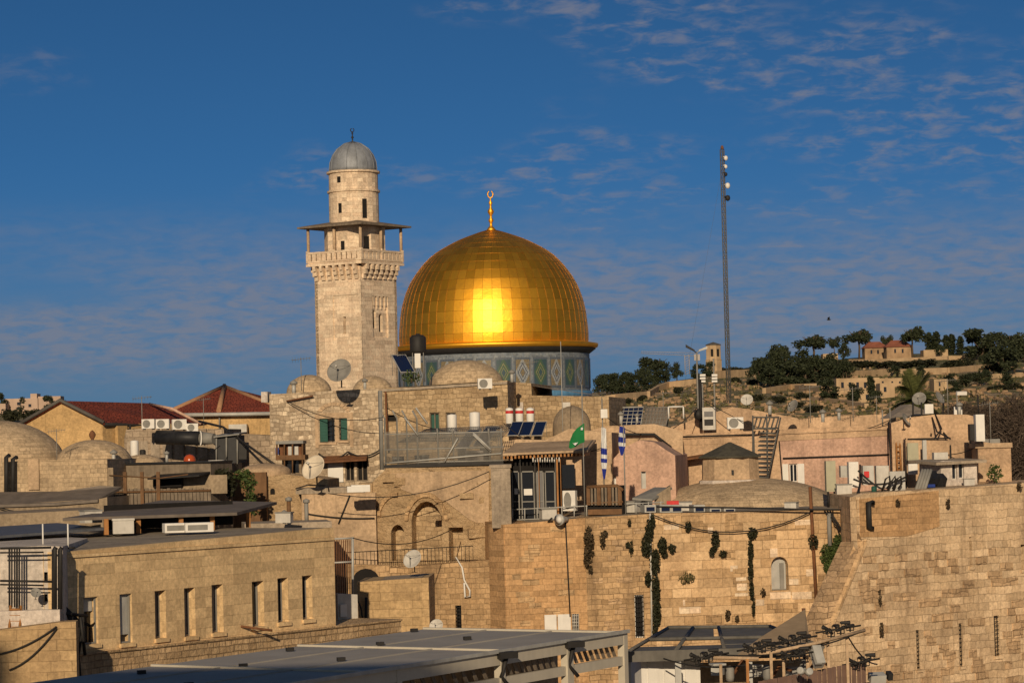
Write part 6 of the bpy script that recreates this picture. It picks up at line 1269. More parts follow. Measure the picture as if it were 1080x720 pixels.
# ------------------------------------------------------------------ hillside: walls, houses, trees
m_hwall = plain('terrace_stone', (.44, .31, .185), .95, 0, .25, .25)
m_hbrown = plain('far_brown_stone', (.33, .22, .13), .95, 0, .3, .3)
m_hpink = plain('far_pink_stone', (.46, .335, .255), .95, 0, .12, .25)
m_hillroof = plain('far_red_roof', (.28, .10, .06), .9, 0, .2, .4)
def hwall(pts, hpx, label):
    m = MB(); ps = []
    for (x, y) in pts: p = on_hill(x, y + hpx / 2); ps.append(p)
    for a, b in zip(ps, ps[1:]):
        n_ = max(2, int((b - a).length / 14))
        for i in range(n_):
            p, q = a.lerp(b, i / n_), a.lerp(b, (i + 1) / n_); h0 = hpx * p.y / FPX; dv = (q - p); nn = Vector((dv.y, -dv.x, 0)).normalized() * .6
            m.hexa([p - nn - Vector((0, 0, 3)), q - nn - Vector((0, 0, 3)), q + nn - Vector((0, 0, 3)), p + nn - Vector((0, 0, 3)), p - nn + Vector((0, 0, h0)), q - nn + Vector((0, 0, h0)), q + nn + Vector((0, 0, h0)), p + nn + Vector((0, 0, h0))][::1] if False else [p + nn - Vector((0, 0, 3)), q + nn - Vector((0, 0, 3)), q - nn - Vector((0, 0, 3)), p - nn - Vector((0, 0, 3)), p + nn + Vector((0, 0, h0)), q + nn + Vector((0, 0, h0)), q - nn + Vector((0, 0, h0)), p - nn + Vector((0, 0, h0))])
    return solo('terrace_wall', m, m_hwall, label, 'terrace wall', 'terrace walls on the hillside')
hwall([(622, 423), (650, 419), (684, 416), (694, 410), (705, 406), (735, 403)], 7, 'long winding pale wall on the hill below the dark pine row')
hwall([(756, 395), (800, 393)], 8, 'straight pale wall on the hill right of the tall mast')
hwall([(806, 412), (834, 408), (862, 407)], 6, 'pale terrace wall under the dense dark grove')
hwall([(880, 395), (940, 393), (1000, 391), (1045, 387)], 7, 'long pale terrace wall above the flat hillside houses')
hwall([(858, 421), (890, 424), (914, 428)], 5, 'low wall on the hill near the palm, left of it')
hwall([(868, 382), (940, 380), (1005, 377)], 4, 'upper pale wall under the red roofed hill house')
hwall([(1000, 378), (1046, 376)], 5, 'short pale wall at the hilltop left of the big right pines')
hwall([(840, 409), (868, 410)], 6, 'short pale wall between the dark groves')
hwall([(1040, 397), (1078, 395)], 5, 'short wall under the big right pines')
def hillhouse(x0, ytop, x1, ybot, label, wins=(), roof=None, mat=None, dep=9, gable=0):
    c = on_hill((x0 + x1) / 2, ybot); Y = c.y; pl = Pl((x0, ybot), Y, (x1, ybot), Y); q = pl.rect(x0, ytop, x1, ybot); r = thing('hill_house', label, 'house', pl.pt((q[0] + q[1]) / 2, q[2], -dep / 2)); b = MB(); b.pbox(pl, q[0], q[1], q[2] - 4, q[3], -dep, 0); part('wall', b, mat or m_hwall, r)
    for (a, t, b2, u) in wins: w_ = MB(); w_.pbox(pl, *pl.rect(a, t, b2, u), .01, .12); part('window', w_, m_glass, r)
    if roof:
        b = MB(); e = .6; zt = q[3]; zr_ = zt + gable; f = pl.pt; am = (q[0] + q[1]) / 2
        P_ = [f(q[0] - e, zt, e), f(q[1] + e, zt, e), f(q[1] + e, zt, -dep - e), f(q[0] - e, zt, -dep - e), f(q[0] + (am - q[0]) * .5, zr_, -dep / 2), f(q[1] - (q[1] - am) * .5, zr_, -dep / 2)]
        b.add(P_, [(0, 1, 5, 4), (1, 2, 5), (2, 3, 4, 5), (3, 0, 4), (3, 2, 1, 0)]); part('roof', b, roof, r)
    return r
hillhouse(912, 367, 936, 379, 'hilltop house with a low red roof, the left of the two', [(918, 369, 920, 373), (925, 369, 927, 373)], m_hillroof, m_hbrown, 9, 2.6)
hillhouse(935, 366, 962, 379, 'hilltop house with a low red roof, the right of the two', [(943, 368, 945, 372), (951, 368, 953, 372)], m_hillroof, m_hbrown, 9, 2.8)
hillhouse(882, 399, 928, 416, 'long flat roofed house on the hill left of the palm', [(887 + i * 8, 403, 890 + i * 8, 409) for i in range(5)])
hillhouse(905, 413, 926, 424, 'small lower house on the hill left of the palm', [(913, 416, 917, 421)])
hillhouse(926, 399, 958, 409, 'pale upper house behind the palm crown', [(930, 402, 932, 404), (940, 402, 942, 404), (948, 402, 950, 404)])
hillhouse(1002, 381, 1022, 387, 'low tan outbuilding on the slope right of the hedge', [(1008, 383, 1010, 385)])
hillhouse(848, 405, 866, 411, 'low tan house between the two dark groves', [(853, 407, 855, 409)])
hillhouse(985, 400, 1000, 412, 'small pale house on the hill just right of the palm', [(990, 403, 992, 407)])
hillhouse(974, 369, 1000, 377, 'low pale house on the hilltop under the cypresses', [])
hillhouse(868, 373, 884, 381, 'low house under the umbrella pines on the hilltop', [])
hillhouse(928, 404, 944, 420, 'tan house half hidden by the palm', [(932, 408, 935, 413)])
# far tower with dark cap
tw = thing('far_tower', 'far square pale tower with a dark cap on the hilltop', 'tower', on_hill(753, 392)); c = Vector(tw.location); k = c.y / FPX; ht = W(753, 364, c.y).z - c.z
b = MB(); b.lathe(c, [(9.4 * k, -6), (9.0 * k, ht * .5), (9.4 * k, ht * .52), (8.3 * k, ht * .54), (8.1 * k, ht)], 8, False, None, .3); part('shaft', b, m_hwall, tw)
b = MB(); b.lathe(c + Vector((0, 0, ht)), [(8.7 * k, -.05), (8.7 * k, .3), (.1, 3.4 * k)], 8, False, None, .3); part('roof', b, m_darkroof, tw)
for a in (-105, -60):
    b = MB(); b.obox(c + Vector((8.1 * k * math.cos(R(a)), 8.1 * k * math.sin(R(a)), ht * .75)), 1.0, .5, 3.0, R(a + 90)); part('window', b, m_dark, tw)
# crane
cn_ = thing('tower_crane', 'far pale tower crane with a long jib behind the hill trees', 'crane', on_hill(725, 392)); c = W(725, 395, 1140); kk = 1140 / FPX
b = MB(); zt = W(725, 374, 1140).z
for dx in (-.9, .9): b.tube([c + Vector((dx, 0, 0)), Vector((c.x + dx, c.y, zt))], .15, 4)
for i in range(8): z0 = c.z + (zt - c.z) * i / 8; z1 = c.z + (zt - c.z) * (i + 1) / 8; b.tube([(c.x - .9, c.y, z0), (c.x + .9, c.y, z1)], .09, 4)
part('mast', b, m_crane, cn_); b = MB(); jl, jr = W(676, 372.5, 1140), W(735, 375.5, 1140)
for dz in (0, 1.3): b.tube([jl + Vector((0, 0, dz * .6)), jr + Vector((0, 0, dz))], .09, 4)
for i in range(22): b.tube([jl.lerp(jr, i / 22), jl.lerp(jr, (i + .5) / 22) + Vector((0, 0, 1.0)), jl.lerp(jr, (i + 1) / 22)], .05, 3)
part('jib', b, m_crane, cn_); b = MB(); b.obox(jr + Vector((0, 0, -.5)), 2.4, 1.5, 2.6); part('counterweight', b, m_crane, cn_)
# trees
def tree_mesh(kind, seed):
    global rnd
    old = rnd; rnd = random.Random(seed); cr, tk = MB(), MB()
    if kind == 'umbrella':
        for _ in range(9): a = rnd.uniform(0, 6.28); r = rnd.uniform(0, .34); cr.clump((r * math.cos(a), r * math.sin(a), .76 + rnd.uniform(-.13, .07) - r * .3), (.16, .16, .13), 140, .08)
        tk.tube([(0, 0, -.1), (.02, 0, .35), (-.01, 0, .6), (.03, 0, .78)], .028, 5, .014)
        for i in range(5): a = i * 1.25; tk.tube([(0, 0, .5), (.14 * math.cos(a), .14 * math.sin(a), .66), (.25 * math.cos(a), .25 * math.sin(a), .78)], .014, 4, .006)
    elif kind == 'round':
        for _ in range(11): a = rnd.uniform(0, 6.28); r = rnd.uniform(.05, .30); z = rnd.uniform(.2, .82); r *= 1 - abs(z - .5) * .8; cr.clump((r * math.cos(a), r * math.sin(a), z), (.17, .17, .15), 130, .08)
        tk.tube([(0, 0, -.1), (.01, 0, .3), (0, 0, .6)], .035, 5, .015); tk.tube([(0, 0, .25), (.16, .05, .5)], .015, 4, .006); tk.tube([(0, 0, .28), (-.15, -.05, .52)], .015, 4, .006)
    elif kind == 'cypress':
        for i in range(9): z = .1 + i * .095; r = .13 * math.sin(min(1, (1.03 - z) * 2.2) * math.pi / 2); cr.clump((rnd.uniform(-.02, .02), rnd.uniform(-.02, .02), z), (r, r, .10), 130, .075)
        tk.tube([(0, 0, -.1), (0, 0, .9)], .02, 5, .005)
    elif kind == 'shrub':
        for _ in range(6): cr.clump((rnd.uniform(-.4, .4), rnd.uniform(-.3, .3), rnd.uniform(.2, .55)), (.3, .3, .28), 150, .15)
        tk.tube([(0, 0, -.2), (0, 0, .4)], .03, 4)
    rnd = old; return cr, tk
TP_ = {}
def tree(kind, px, ytop, ybot, wpx, label, mat=None, Y=None, group=None):
    p = on_hill(px, ybot) if Y is None else W(px, ybot, Y); h_ = W(px, ytop, p.y).z - p.z; wd = wpx * p.y / FPX; base_w = {'umbrella': .95, 'round': .8, 'cypress': .27, 'shrub': 1.2}[kind]; hh0 = {'umbrella': .95, 'round': .98, 'cypress': 1.0, 'shrub': .85}[kind]
    sc = (wd * 1.34 / base_w, wd * 1.34 / base_w, h_ * 1.04 / hh0); key = kind + str((px * 7) % 3); nmx = {'umbrella': 'umbrella_pine', 'round': 'pine_tree', 'cypress': 'cypress_tree', 'shrub': 'hill_shrub'}[kind]; cat = 'shrub' if kind == 'shrub' else 'tree'
    grp = group or {'umbrella': 'pines on the hill', 'round': 'pines on the hill', 'cypress': 'cypresses on the hill', 'shrub': 'shrubs on the hill'}[kind]
    if key not in TP_:
        cr, tk = tree_mesh(kind, px); r = thing(nmx, label, cat, (0, 0, 0), grp); part('crown', cr, m_leafP if kind != 'shrub' else m_leafD, r); part('trunk', tk, m_bark, r); r.location = p; r.scale = sc; TP_[key] = r; return r
    return dup(TP_[key], p, rnd.uniform(0, 6.28), label, sc, grp)
tree('umbrella', 858, 350, 383, 36, 'umbrella pine left of the other two on the hilltop, with a wide flat crown')
tree('umbrella', 880, 354, 380, 14, 'small umbrella pine between the two wide ones')
tree('umbrella', 906, 344, 379, 33, 'umbrella pine with a clear forked trunk left of the red roofed house')
tree('umbrella', 937, 352, 378, 12, 'small pine rising between the two red roofed houses')
tree('umbrella', 963, 342, 378, 28, 'tall pine just right of the red roofed houses')
for i, (x, t, b_, w_) in enumerate(((980, 350, 374, 7), (987, 349, 374, 9), (998, 353, 374, 7), (1004, 352, 374, 8), (1013, 354, 374, 7))): tree('cypress', x, t, b_, w_, ['leftmost cypress of the hilltop row, close to the tall pine', 'second and tallest cypress of the hilltop row', 'third cypress of the hilltop row, at its gap', 'fourth cypress of the hilltop row', 'rightmost lone cypress of the hilltop row'][i])
tree('round', 1036, 345, 380, 34, 'big dark pine at the right hilltop beside the last cypress')
tree('umbrella', 1026, 346, 378, 14, 'thin pine leaning out left of the big dark right pine')
tree('round', 1058, 362, 398, 36, 'dense dark tree low at the right below the hilltop pines')
tree('umbrella', 1066, 349, 384, 30, 'wide pine at the right edge of the hilltop')
tree('round', 1082, 352, 396, 26, 'dark tree cut by the right edge on the hilltop')
tree('umbrella', 693, 374, 405, 32, 'wide pine on the left shoulder of the hill, behind the winding wall')
tree('round', 714, 381, 402, 13, 'small round tree right of the wide left shoulder pine')
tree('round', 736, 383, 402, 15, 'round dark tree left of the far tower')
tree('round', 748, 380, 400, 12, 'small dark tree at the foot of the far tower')
for i, (x, t, b_, w_) in enumerate(((632, 396, 418, 16), (645, 394, 418, 18), (658, 395, 417, 16), (670, 393, 416, 18), (683, 396, 414, 16))): tree('round', x, t, b_, w_, ['first tree of the dark row beside the tiled drum', 'second tree of the dark row right of the tiled drum', 'third tree of the dark row right of the tiled drum', 'fourth tree of the dark row right of the tiled drum', 'last tree of the dark row, under the wide shoulder pine'][i])
for i, x in enumerate((764, 773, 781, 789, 796)): tree('shrub', x, 387 - i % 2, 394, 11, ['dark shrub right of the mast on the skyline, nearest the tower', 'second skyline shrub right of the mast', 'third skyline shrub right of the mast', 'fourth skyline shrub right of the mast', 'skyline shrub right of the mast, against the dark grove'][i])
for i, (x, t, b_, w_) in enumerate(((806, 374, 406, 22), (818, 366, 408, 24), (829, 364, 404, 18), (840, 374, 405, 24), (853, 376, 404, 24), (812, 384, 410, 24), (835, 385, 407, 22), (868, 378, 402, 20), (882, 376, 400, 18), (893, 379, 400, 14))):
    tree('round', x, t, b_, w_, ['outer left tree of the dense dark grove', 'tall tree second from the left in the dense grove', 'slender topped tree at the highest point of the grove', 'dark tree in the middle of the grove under the umbrella pines', 'broad dark tree right of the grove middle', 'low front tree at the left of the grove', 'low front tree in the middle of the grove', 'dark tree below the flat crowned umbrella pine', 'dark tree above the flat roofed hill houses', 'small dark tree at the right end of the grove'][i])
tree('round', 874, 399, 424, 22, 'round dark tree standing alone left of the flat roofed hill house')
tree('round', 900, 403, 426, 17, 'round dark tree in front of the flat roofed hill house')
tree('cypress', 919, 396, 424, 8, 'slim dark tree at the right end of the flat roofed hill house')
for i, (x, t, b_, w_) in enumerate(((912, 379, 389, 26), (934, 380, 389, 26), (957, 380, 389, 26), (978, 378, 388, 24), (1000, 379, 390, 24), (1016, 377, 390, 20))): tree('shrub', x, t, b_, w_, 'dark hedge bush %s' % ['at the left end of the hedge under the red roofed houses', 'second in the hedge under the red roofed houses', 'third in the hedge, below the tall pine', 'fourth in the hedge, below the cypresses', 'fifth in the hedge, right of the cypresses', 'at the right end of the hedge'][i])
for i, (x, t, b_, w_) in enumerate(((1002, 393, 408, 18), (1017, 394, 408, 18), (1031, 391, 407, 18), (1040, 388, 406, 12))): tree('round', x, t, b_, w_, 'round bush tree %s' % ['right of the palm, first of four on the slope', 'right of the palm, second of four on the slope', 'right of the palm, third of four on the slope', 'right of the palm, fourth and narrowest on the slope'][i])
for i, (x, y, w_) in enumerate(((660, 424, 14), (676, 421, 12), (716, 412, 10), (778, 402, 12), (792, 404, 12), (800, 420, 12), (822, 422, 14), (845, 418, 12), (838, 428, 16), (858, 432, 16), (1052, 410, 18), (1070, 408, 16))):
    tree('shrub', x, y - 5, y + 3, w_, 'low olive shrub %s' % ['just above the solar arrays', 'under the winding wall', 'under the right end of the winding wall', 'right of the mast, upper', 'right of the mast, beside the upper one', 'above the grey turned dish, left', 'above the grey turned dish, right', 'under the short terrace wall', 'on the open ground left of the alone standing tree', 'below the alone standing round tree', 'under the big right pines, left', 'under the big right pines, right'][i])
# left far hill
lh1 = Pl((-30, 436), 1080, (42, 436), 1080)
hillhouse(5, 420.5, 40, 436, 'pink flat topped block on the far left hill', [(18, 424, 22, 427), (18, 429, 22, 432), (30, 426, 33, 429)], None, m_hpink)
hillhouse(-20, 426, 6, 438, 'lower pink building at the left edge on the far hill', [(-6, 429, -3, 432)], None, m_hpink)
hillhouse(32, 415, 39, 424, 'small square tower house on the far left hill', [], None, m_hpink)
hillhouse(40, 418, 64, 428, 'long pink house at the right end of the far left hill', [(46, 420, 48, 423), (54, 420, 56, 423)], None, m_hpink)
for i, (k, x, t, b_, w_) in enumerate((('round', 4, 413, 432, 18), ('round', 23, 417, 428, 12), ('shrub', 12, 430, 446, 22), ('shrub', 32, 431, 445, 22), ('shrub', 42, 430, 442, 14), ('round', 52, 416, 430, 12), ('shrub', 68, 420, 428, 10))): tree(k, x, t, b_, w_, ['dark tree at the left edge on the far hill', 'dark tree behind the pink flat topped block', 'dark bush below the pink block, left', 'dark bush below the pink block, right', 'dark bush touching the yellow gable on the far left hill', 'dark tree among the pink houses on the far hill', 'dark tree just above the red roof ridge'][i], group='trees of the far left hill')
# scrub: nobody could count it
sc_ = MB(); rs = random.Random(11)
for _ in range(1300):
    px, py = rs.uniform(620, 1090), rs.uniform(385, 445); d = ray(px, py)
    if py < interp(RIDGE, px) + 6: continue
    p = on_hill(px, py); s_ = rs.uniform(.6, 1.6)
    for _ in range(4): sc_.leaf(p + Vector((rs.uniform(-s_, s_), rs.uniform(-s_, s_), rs.uniform(0, s_ * .7))), s_ * 1.1, .7)
rk_ = MB()
for _ in range(420):
    px, py = rs.uniform(625, 1085), rs.uniform(388, 445)
    if py < interp(RIDGE, px) + 7: continue
    p = on_hill(px, py)
    for _ in range(3): q = p + Vector((rs.uniform(-6, 6), rs.uniform(-3, 3), 0)); q.z = hz(q.x, q.y) + .2; rk_.obox(q, rs.uniform(.6, 2.6), rs.uniform(.5, 1.5), rs.uniform(.4, 1.1), rs.uniform(0, 3), rs.uniform(-.3, .3))
struct('rocks', rk_, m_hbrown, 'stuff')
struct('scrub', sc_, m_leafY, 'stuff')
for i, (x, t, b_, w_) in enumerate(((823, 362, 400, 22), (846, 366, 402, 26), (860, 372, 404, 26), (876, 371, 400, 22), (890, 376, 404, 20), (800, 380, 408, 20), (826, 380, 410, 26), (850, 384, 410, 24), (870, 390, 408, 18))):
    tree('round', x, t, b_, w_, 'dark tree packed in the hillside grove, %s' % ['behind its slender topped tree', 'under the wide flat umbrella crown', 'right below the wide flat umbrella crown', 'under the forked umbrella pine', 'at its upper right end', 'at its lower left end', 'lower middle, by the terrace wall', 'lower right, above the terrace wall', 'at its lower right corner'][i])
for i, (x, t, b_, w_) in enumerate(((640, 393, 416, 16), (652, 392, 416, 18), (664, 391, 414, 16), (677, 386, 412, 18), (690, 384, 408, 20), (702, 388, 406, 14))):
    tree('round', x, t, b_, w_, 'dark tree in the row left of the far tower, %s' % ['its first from the tiled drum', 'its second from the tiled drum', 'its third from the tiled drum', 'left under the shoulder pine', 'right under the shoulder pine', 'beside the winding wall bend'][i])
for i, (x, t, b_, w_) in enumerate(((1046, 348, 378, 26), (1070, 356, 392, 28), (1048, 372, 396, 24))):
    tree('round', x, t, b_, w_, 'dark pine filling the right hilltop, %s' % ['upper one', 'lower right one', 'lowest one above the short wall'][i])
for i, (x, t, b_, w_) in enumerate(((944, 384, 398, 12), (972, 384, 399, 13), (1024, 364, 380, 12), (992, 362, 378, 10), (890, 360, 382, 12), (1062, 390, 410, 16), (926, 410, 428, 10), (1008, 402, 416, 13))):
    tree('round', x, t, b_, w_, 'lone dark tree on the hill, %s' % ['above the upper house behind the palm', 'just right above the palm crown', 'left below the big right pines', 'in front of the cypress row', 'left of the red roofed houses', 'under the right edge pines', 'just left of the palm base', 'right of the palm, lowest on the slope'][i])
# palm and bare trees nearer
pr_ = thing('palm_tree', 'big dark green palm behind the right satellite dishes', 'palm', W(963, 470, 215)); b = MB(); c = W(963, 422, 215); k = 215 / FPX; b.tube([W(963, 475, 215), c], .4, 8, .35); part('trunk', b, m_bark, pr_)
b = MB(); rp = random.Random(4)
for i in range(46):
    a = rp.uniform(0, 6.28); el = rp.uniform(-.5, 1.45); ln = (30 + 10 * math.sin(max(el, 0))) * k * rp.uniform(.8, 1.1); d = Vector((math.cos(a) * math.cos(el), math.sin(a) * math.cos(el), math.sin(el))); sd_v = d.cross(Vector((0, 0, 1))).normalized(); pts = []
    for j in range(9): t = j / 8; pts.append(c + d * ln * t - Vector((0, 0, 1)) * ln * .42 * t * t * (1 if el < 1 else .4))
    b.tube(pts, .04, 3, .01)
    for j in range(1, 9):
        for h_ in range(3):
            p = pts[j - 1].lerp(pts[j], h_ / 3); tdir = (pts[j] - pts[j - 1]).normalized(); lw = .75 * math.sin(math.pi * min(1, (j + h_ / 3) / 9.5)) + .12
            for s_ in (-1, 1): e = (sd_v * s_ + tdir * .6 + Vector((0, 0, -.25))).normalized() * lw; b.add([p - tdir * .05, p + tdir * .07, p + e], [(0, 1, 2)])
part('frond', b, m_palm, pr_)
b = MB(); b.clump(W(963, 432, 215), (1.6, 1.2, 1.2), 260, .5, .2); part('dead_fronds', b, m_leafB, pr_)
def bare(px, ytop, ybot, wpx, Y, label, seed, n=240):
    rs = random.Random(seed); p = W(px, ybot, Y); k = Y / FPX; hh = W(px, ytop, Y).z - p.z; r = thing('bare_tree', label, 'tree', p, 'leafless trees behind the right roofs'); t = MB(); t.tube([p - Vector((0, 0, 6)), p + Vector((0, 0, hh * .45))], .2, 6, .1); tw_ = MB()
    for _ in range(n):
        a = rs.uniform(0, 6.28); st = p + Vector((0, 0, hh * rs.uniform(.05, .5))); d = Vector((math.cos(a) * rs.uniform(.1, 1) * wpx * k / 2, math.sin(a) * wpx * k / 3, hh * rs.uniform(.15, .55))); m1 = st + d * .55 + Vector((rs.uniform(-.3, .3), 0, rs.uniform(-.2, .3))); e = st + d + Vector((rs.uniform(-.4, .4), rs.uniform(-.4, .4), rs.uniform(-.3, .2)))
        tw_.tube([st, m1, e], .03, 3, .008, False)
        for _ in range(4): q = m1.lerp(e, rs.random()); tw_.tube([q, q + Vector((rs.uniform(-.6, .6), rs.uniform(-.4, .4), rs.uniform(-.1, .7)))], .014, 3, .006, False)
    tw_.clump(p + Vector((0, 0, hh * .5)), (wpx * k * .5, wpx * k * .3, hh * .5), int(n * 9), .75, .09); part('trunk', t, m_bark, r); part('twigs', tw_, m_twig, r)
bare(1045, 418, 520, 70, 190, 'brown leafless tree behind the tall white antenna box', 1, 420)
bare(1078, 412, 520, 60, 186, 'brown leafless tree at the right edge behind the great wall', 2, 380)
bare(1014, 424, 470, 40, 196, 'small brown leafless tree right of the palm', 3, 240)
# a bird
bd = MB(); p = W(874, 337, 300); bd.lathe(p, [(.001, -.25), (.08, -.1), (.09, .05), (.001, .3)], 8, True, Matrix.Rotation(R(90), 3, 'Y')); 
for s_ in (-1, 1): bd.poly([p + Vector((-.1, 0, 0)), p + Vector((.12, 0, 0)), p + Vector((.05, s_ * .6, .28)), p + Vector((-.05, s_ * .65, .25))], (0, 0, .02))
solo('bird', bd, m_black, 'small dark bird flying above the hill pines', 'bird')

# ------------------------------------------------------------------ foreground roofs
zc = W(654, 666, 75).z
def onz(px, py, z): d = ray(px, py); return d * (z / d.z)
cp = thing('canopy_roof', 'low slatted aluminium canopy roof with cream beams in front of the walls', 'canopy', (-3, 68, BASE))
fr_r = onz(654, 667, zc); nr = onz(400, 707, zc); dv = (nr - fr_r); nr2 = fr_r + dv * 2.6; fl_ = onz(447, 663, zc); nl = fl_ + dv * 2.6
N_ = 6
b = MB(); b.poly([nr2, fr_r, fl_, nl], (0, 0, -.10))
for k in range(1, 3):
    f = k / 3; a, c = fl_.lerp(fr_r, f), nl.lerp(nr2, f); s_ = (fr_r - fl_).normalized() * .014; b.hexa([c - s_, c + s_, a + s_, a - s_, c - s_ + Vector((0, 0, .03)), c + s_ + Vector((0, 0, .03)), a + s_ + Vector((0, 0, .03)), a - s_ + Vector((0, 0, .03))])
part('roof', b, plain('grey_roof_sheet', (.36, .33, .29), .75, 0, .12, .5), cp)
for k in range(N_):
    f = k / (N_ - 1); a, c = fl_.lerp(nl, f), fr_r.lerp(nr2, f); b = MB(); w_ = dv.normalized() * .06; up = Vector((0, 0, .05)); b.hexa([a + w_, c + w_, c - w_, a - w_, a + w_ + up, c + w_ + up, c - w_ + up, a - w_ + up]); part('roof_rib', b, m_alu, cp)
for k in range(14): f = (k + .5) / 14; a = fl_.lerp(nl, f).lerp(fr_r.lerp(nr2, f), .06 + .7 * ((k * 37) % 10) / 10); b = MB(); b.obox(a + Vector((0, 0, .06)), .2, .1, .09, .4); part('clamp', b, m_black, cp)
out = Vector((-dv.y, dv.x, 0)).normalized(); out = out if out.x > 0 else -out
def beam(z0, z1, o0, o1, f0=-.01, f1=2.6):
    a, c = fr_r + dv * f0, fr_r + dv * f1; q = lambda p, o, z: Vector((p.x, p.y, zc + z)) + out * o
    m_ = MB(); m_.hexa([q(c, o1, z0), q(a, o1, z0), q(a, o0, z0), q(c, o0, z0), q(c, o1, z1), q(a, o1, z1), q(a, o0, z1), q(c, o0, z1)]); return m_
part('beam', beam(-.30, .06, .004, .16), m_alu, cp); part('beam', beam(-.86, -.62, .0, .12), m_alu, cp); part('gutter', beam(.0, .09, .17, .24), m_galv, cp)
for k, f in enumerate((0.0, .26, .55, .95, 1.45)):
    p = fr_r + dv * f + out * .07; b = MB(); b.obox((p.x, p.y, zc - 4), .22 if k != 1 else .34, .2, 7.98, math.atan2(dv.y, dv.x)); part('post', b, m_alu, cp)
    if k in (1, 2):
        b = MB(); c = p + out * .2; b.obox((c.x, c.y - .1, zc - .05), .5, .3, .16, .5); b.tube([(c.x, c.y, zc - .1), (c.x - .15, c.y, zc - .6), (c.x + .1, c.y, zc - .9)], .06, 6); part('spotlight', b, m_black, cp)
b = MB(); q = lambda f, o, z: Vector((fr_r.x + dv.x * f, fr_r.y + dv.y * f, zc + z)) + out * o
b.hexa([q(2.6, -.1, -6), q(0, -.1, -6), q(0, -5.0, -6), q(2.6, -5.0, -6), q(2.6, -.1, -.9), q(0, -.1, -.9), q(0, -5.0, -.9), q(2.6, -5.0, -.9)]) if False else None
for f0, f1 in ((.01, .24), (.29, .53), (.58, .93)):
    b = MB()
    for k in range(9): t = f0 + (f1 - f0) * k / 9; b.hexa([q(t + .012, -.06, -.62), q(t, -.06, -.62), q(t, -.09, -.62), q(t + .012, -.09, -.62), q(t + .03, -.06, -.31), q(t + .018, -.06, -.31), q(t + .018, -.09, -.31), q(t + .03, -.09, -.31)])
    part('louvre', b, m_woodG, cp)
b = MB(); b.hexa([q(2.6, -2.6, -6), q(-.1, -2.6, -6), q(-.1, -2.8, -6), q(2.6, -2.8, -6), q(2.6, -2.6, -.7), q(-.1, -2.6, -.7), q(-.1, -2.8, -.7), q(2.6, -2.8, -.7)]); part('inner_wall', b, m_plasterG, cp)
# second canopy of grey sheets on the right
z2 = W(665, 690, 77).z
m_c2 = plain('dull_grey_sheet', (.13, .12, .105), .7, 0, .25)
c2 = thing('sheet_canopy', 'grey sheet metal canopy with open bays at the foot of the pale wall', 'canopy', (onz(760, 690, z2).x, 80, BASE))
P0, P1, P2, P3 = onz(660, 690, z2), onz(868, 684, z2), onz(812, 661, z2), onz(704, 663, z2)
b = MB(); b.poly([P0, P1, P1.lerp(P2, .28), P0.lerp(P3, .28)], (0, 0, -.12)); part('roof', b, m_c2, c2)
b = MB(); b.poly([P0.lerp(P3, .62), P0.lerp(P3, .62).lerp(P1.lerp(P2, .62), .45), P3.lerp(P2, .45), P3], (0, 0, -.1)); part('roof', b, m_c2, c2)
b = MB(); b.poly([P0.lerp(P3, .3).lerp(P1.lerp(P2, .3), .5), P1.lerp(P2, .3), P2, P3.lerp(P2, .5)], (0, 0, -.1)); part('roof', b, m_c2, c2)
b = MB()
for a, c in ((P0, P3), (P3, P2), (P1, P2), (P0.lerp(P3, .5), P1.lerp(P2, .5)), (P0.lerp(P1, .5), P3.lerp(P2, .5)), (P0.lerp(P1, .25), P3.lerp(P2, .25))): b.tube([a + Vector((0, 0, .05)), c + Vector((0, 0, .03))], .06, 5)
b.hexa([P0 + Vector(v) for v in ((0, -.02, -.35), (0, .1, -.35))][:0] or [P0 + Vector((0, -.1, -.2)), P1 + Vector((0, -.1, -.2)), P1 + Vector((0, .05, -.2)), P0 + Vector((0, .05, -.2)), P0 + Vector((0, -.1, .1)), P1 + Vector((0, -.1, .1)), P1 + Vector((0, .05, .1)), P0 + Vector((0, .05, .1))]); part('beam', b, m_c2, c2)
for px in (662, 715, 790): p = onz(px, 690, z2); b = MB(); b.obox((p.x, p.y + .1, z2 - 4), .17, .17, 7.6); part('post', b, m_galv, c2)
b = MB(); b.poly([P0 + Vector((.2, 2.6, -.5)), P1 + Vector((-.2, 2.6, -.5)), P1 + Vector((-.2, 2.6, -8)), P0 + Vector((.2, 2.6, -8))], (0, .2, 0)); part('back_wall', b, m_plasterG, c2)
wcab = thing('white_kiosk', 'white panelled kiosk under the grey sheet canopy', 'kiosk', W(706, 725, 77.6)); KP = Pl((675, 710), 77.7, (740, 710), 78.2); b = MB(); b.pbox(KP, *KP.rect(676, 692.5, 741, 800), -1.5, 0); part('casing', b, m_white, wcab)
for x in (683, 700, 722): b = MB(); b.pbox(KP, *KP.rect(x, 695, x + 14, 790), .005, .03); part('panel', b, m_white, wcab)
aw = thing('canvas_awning', 'beige canvas awning stretched from the buttress over the canopy', 'awning', W(820, 690, 90)); b = MB(); b.poly([W(776, 691, 75.6), W(850, 687, 75.2), W(853, 668, 77.5), W(849, 642, 80), W(803, 671, 77)], (0, 0, -.04)); part('canvas', b, m_awn, aw); b = MB(); b.tube(vpost(849, 641, 700, 80.2)[::-1], .06, 5); part('post', b, m_rust, aw)
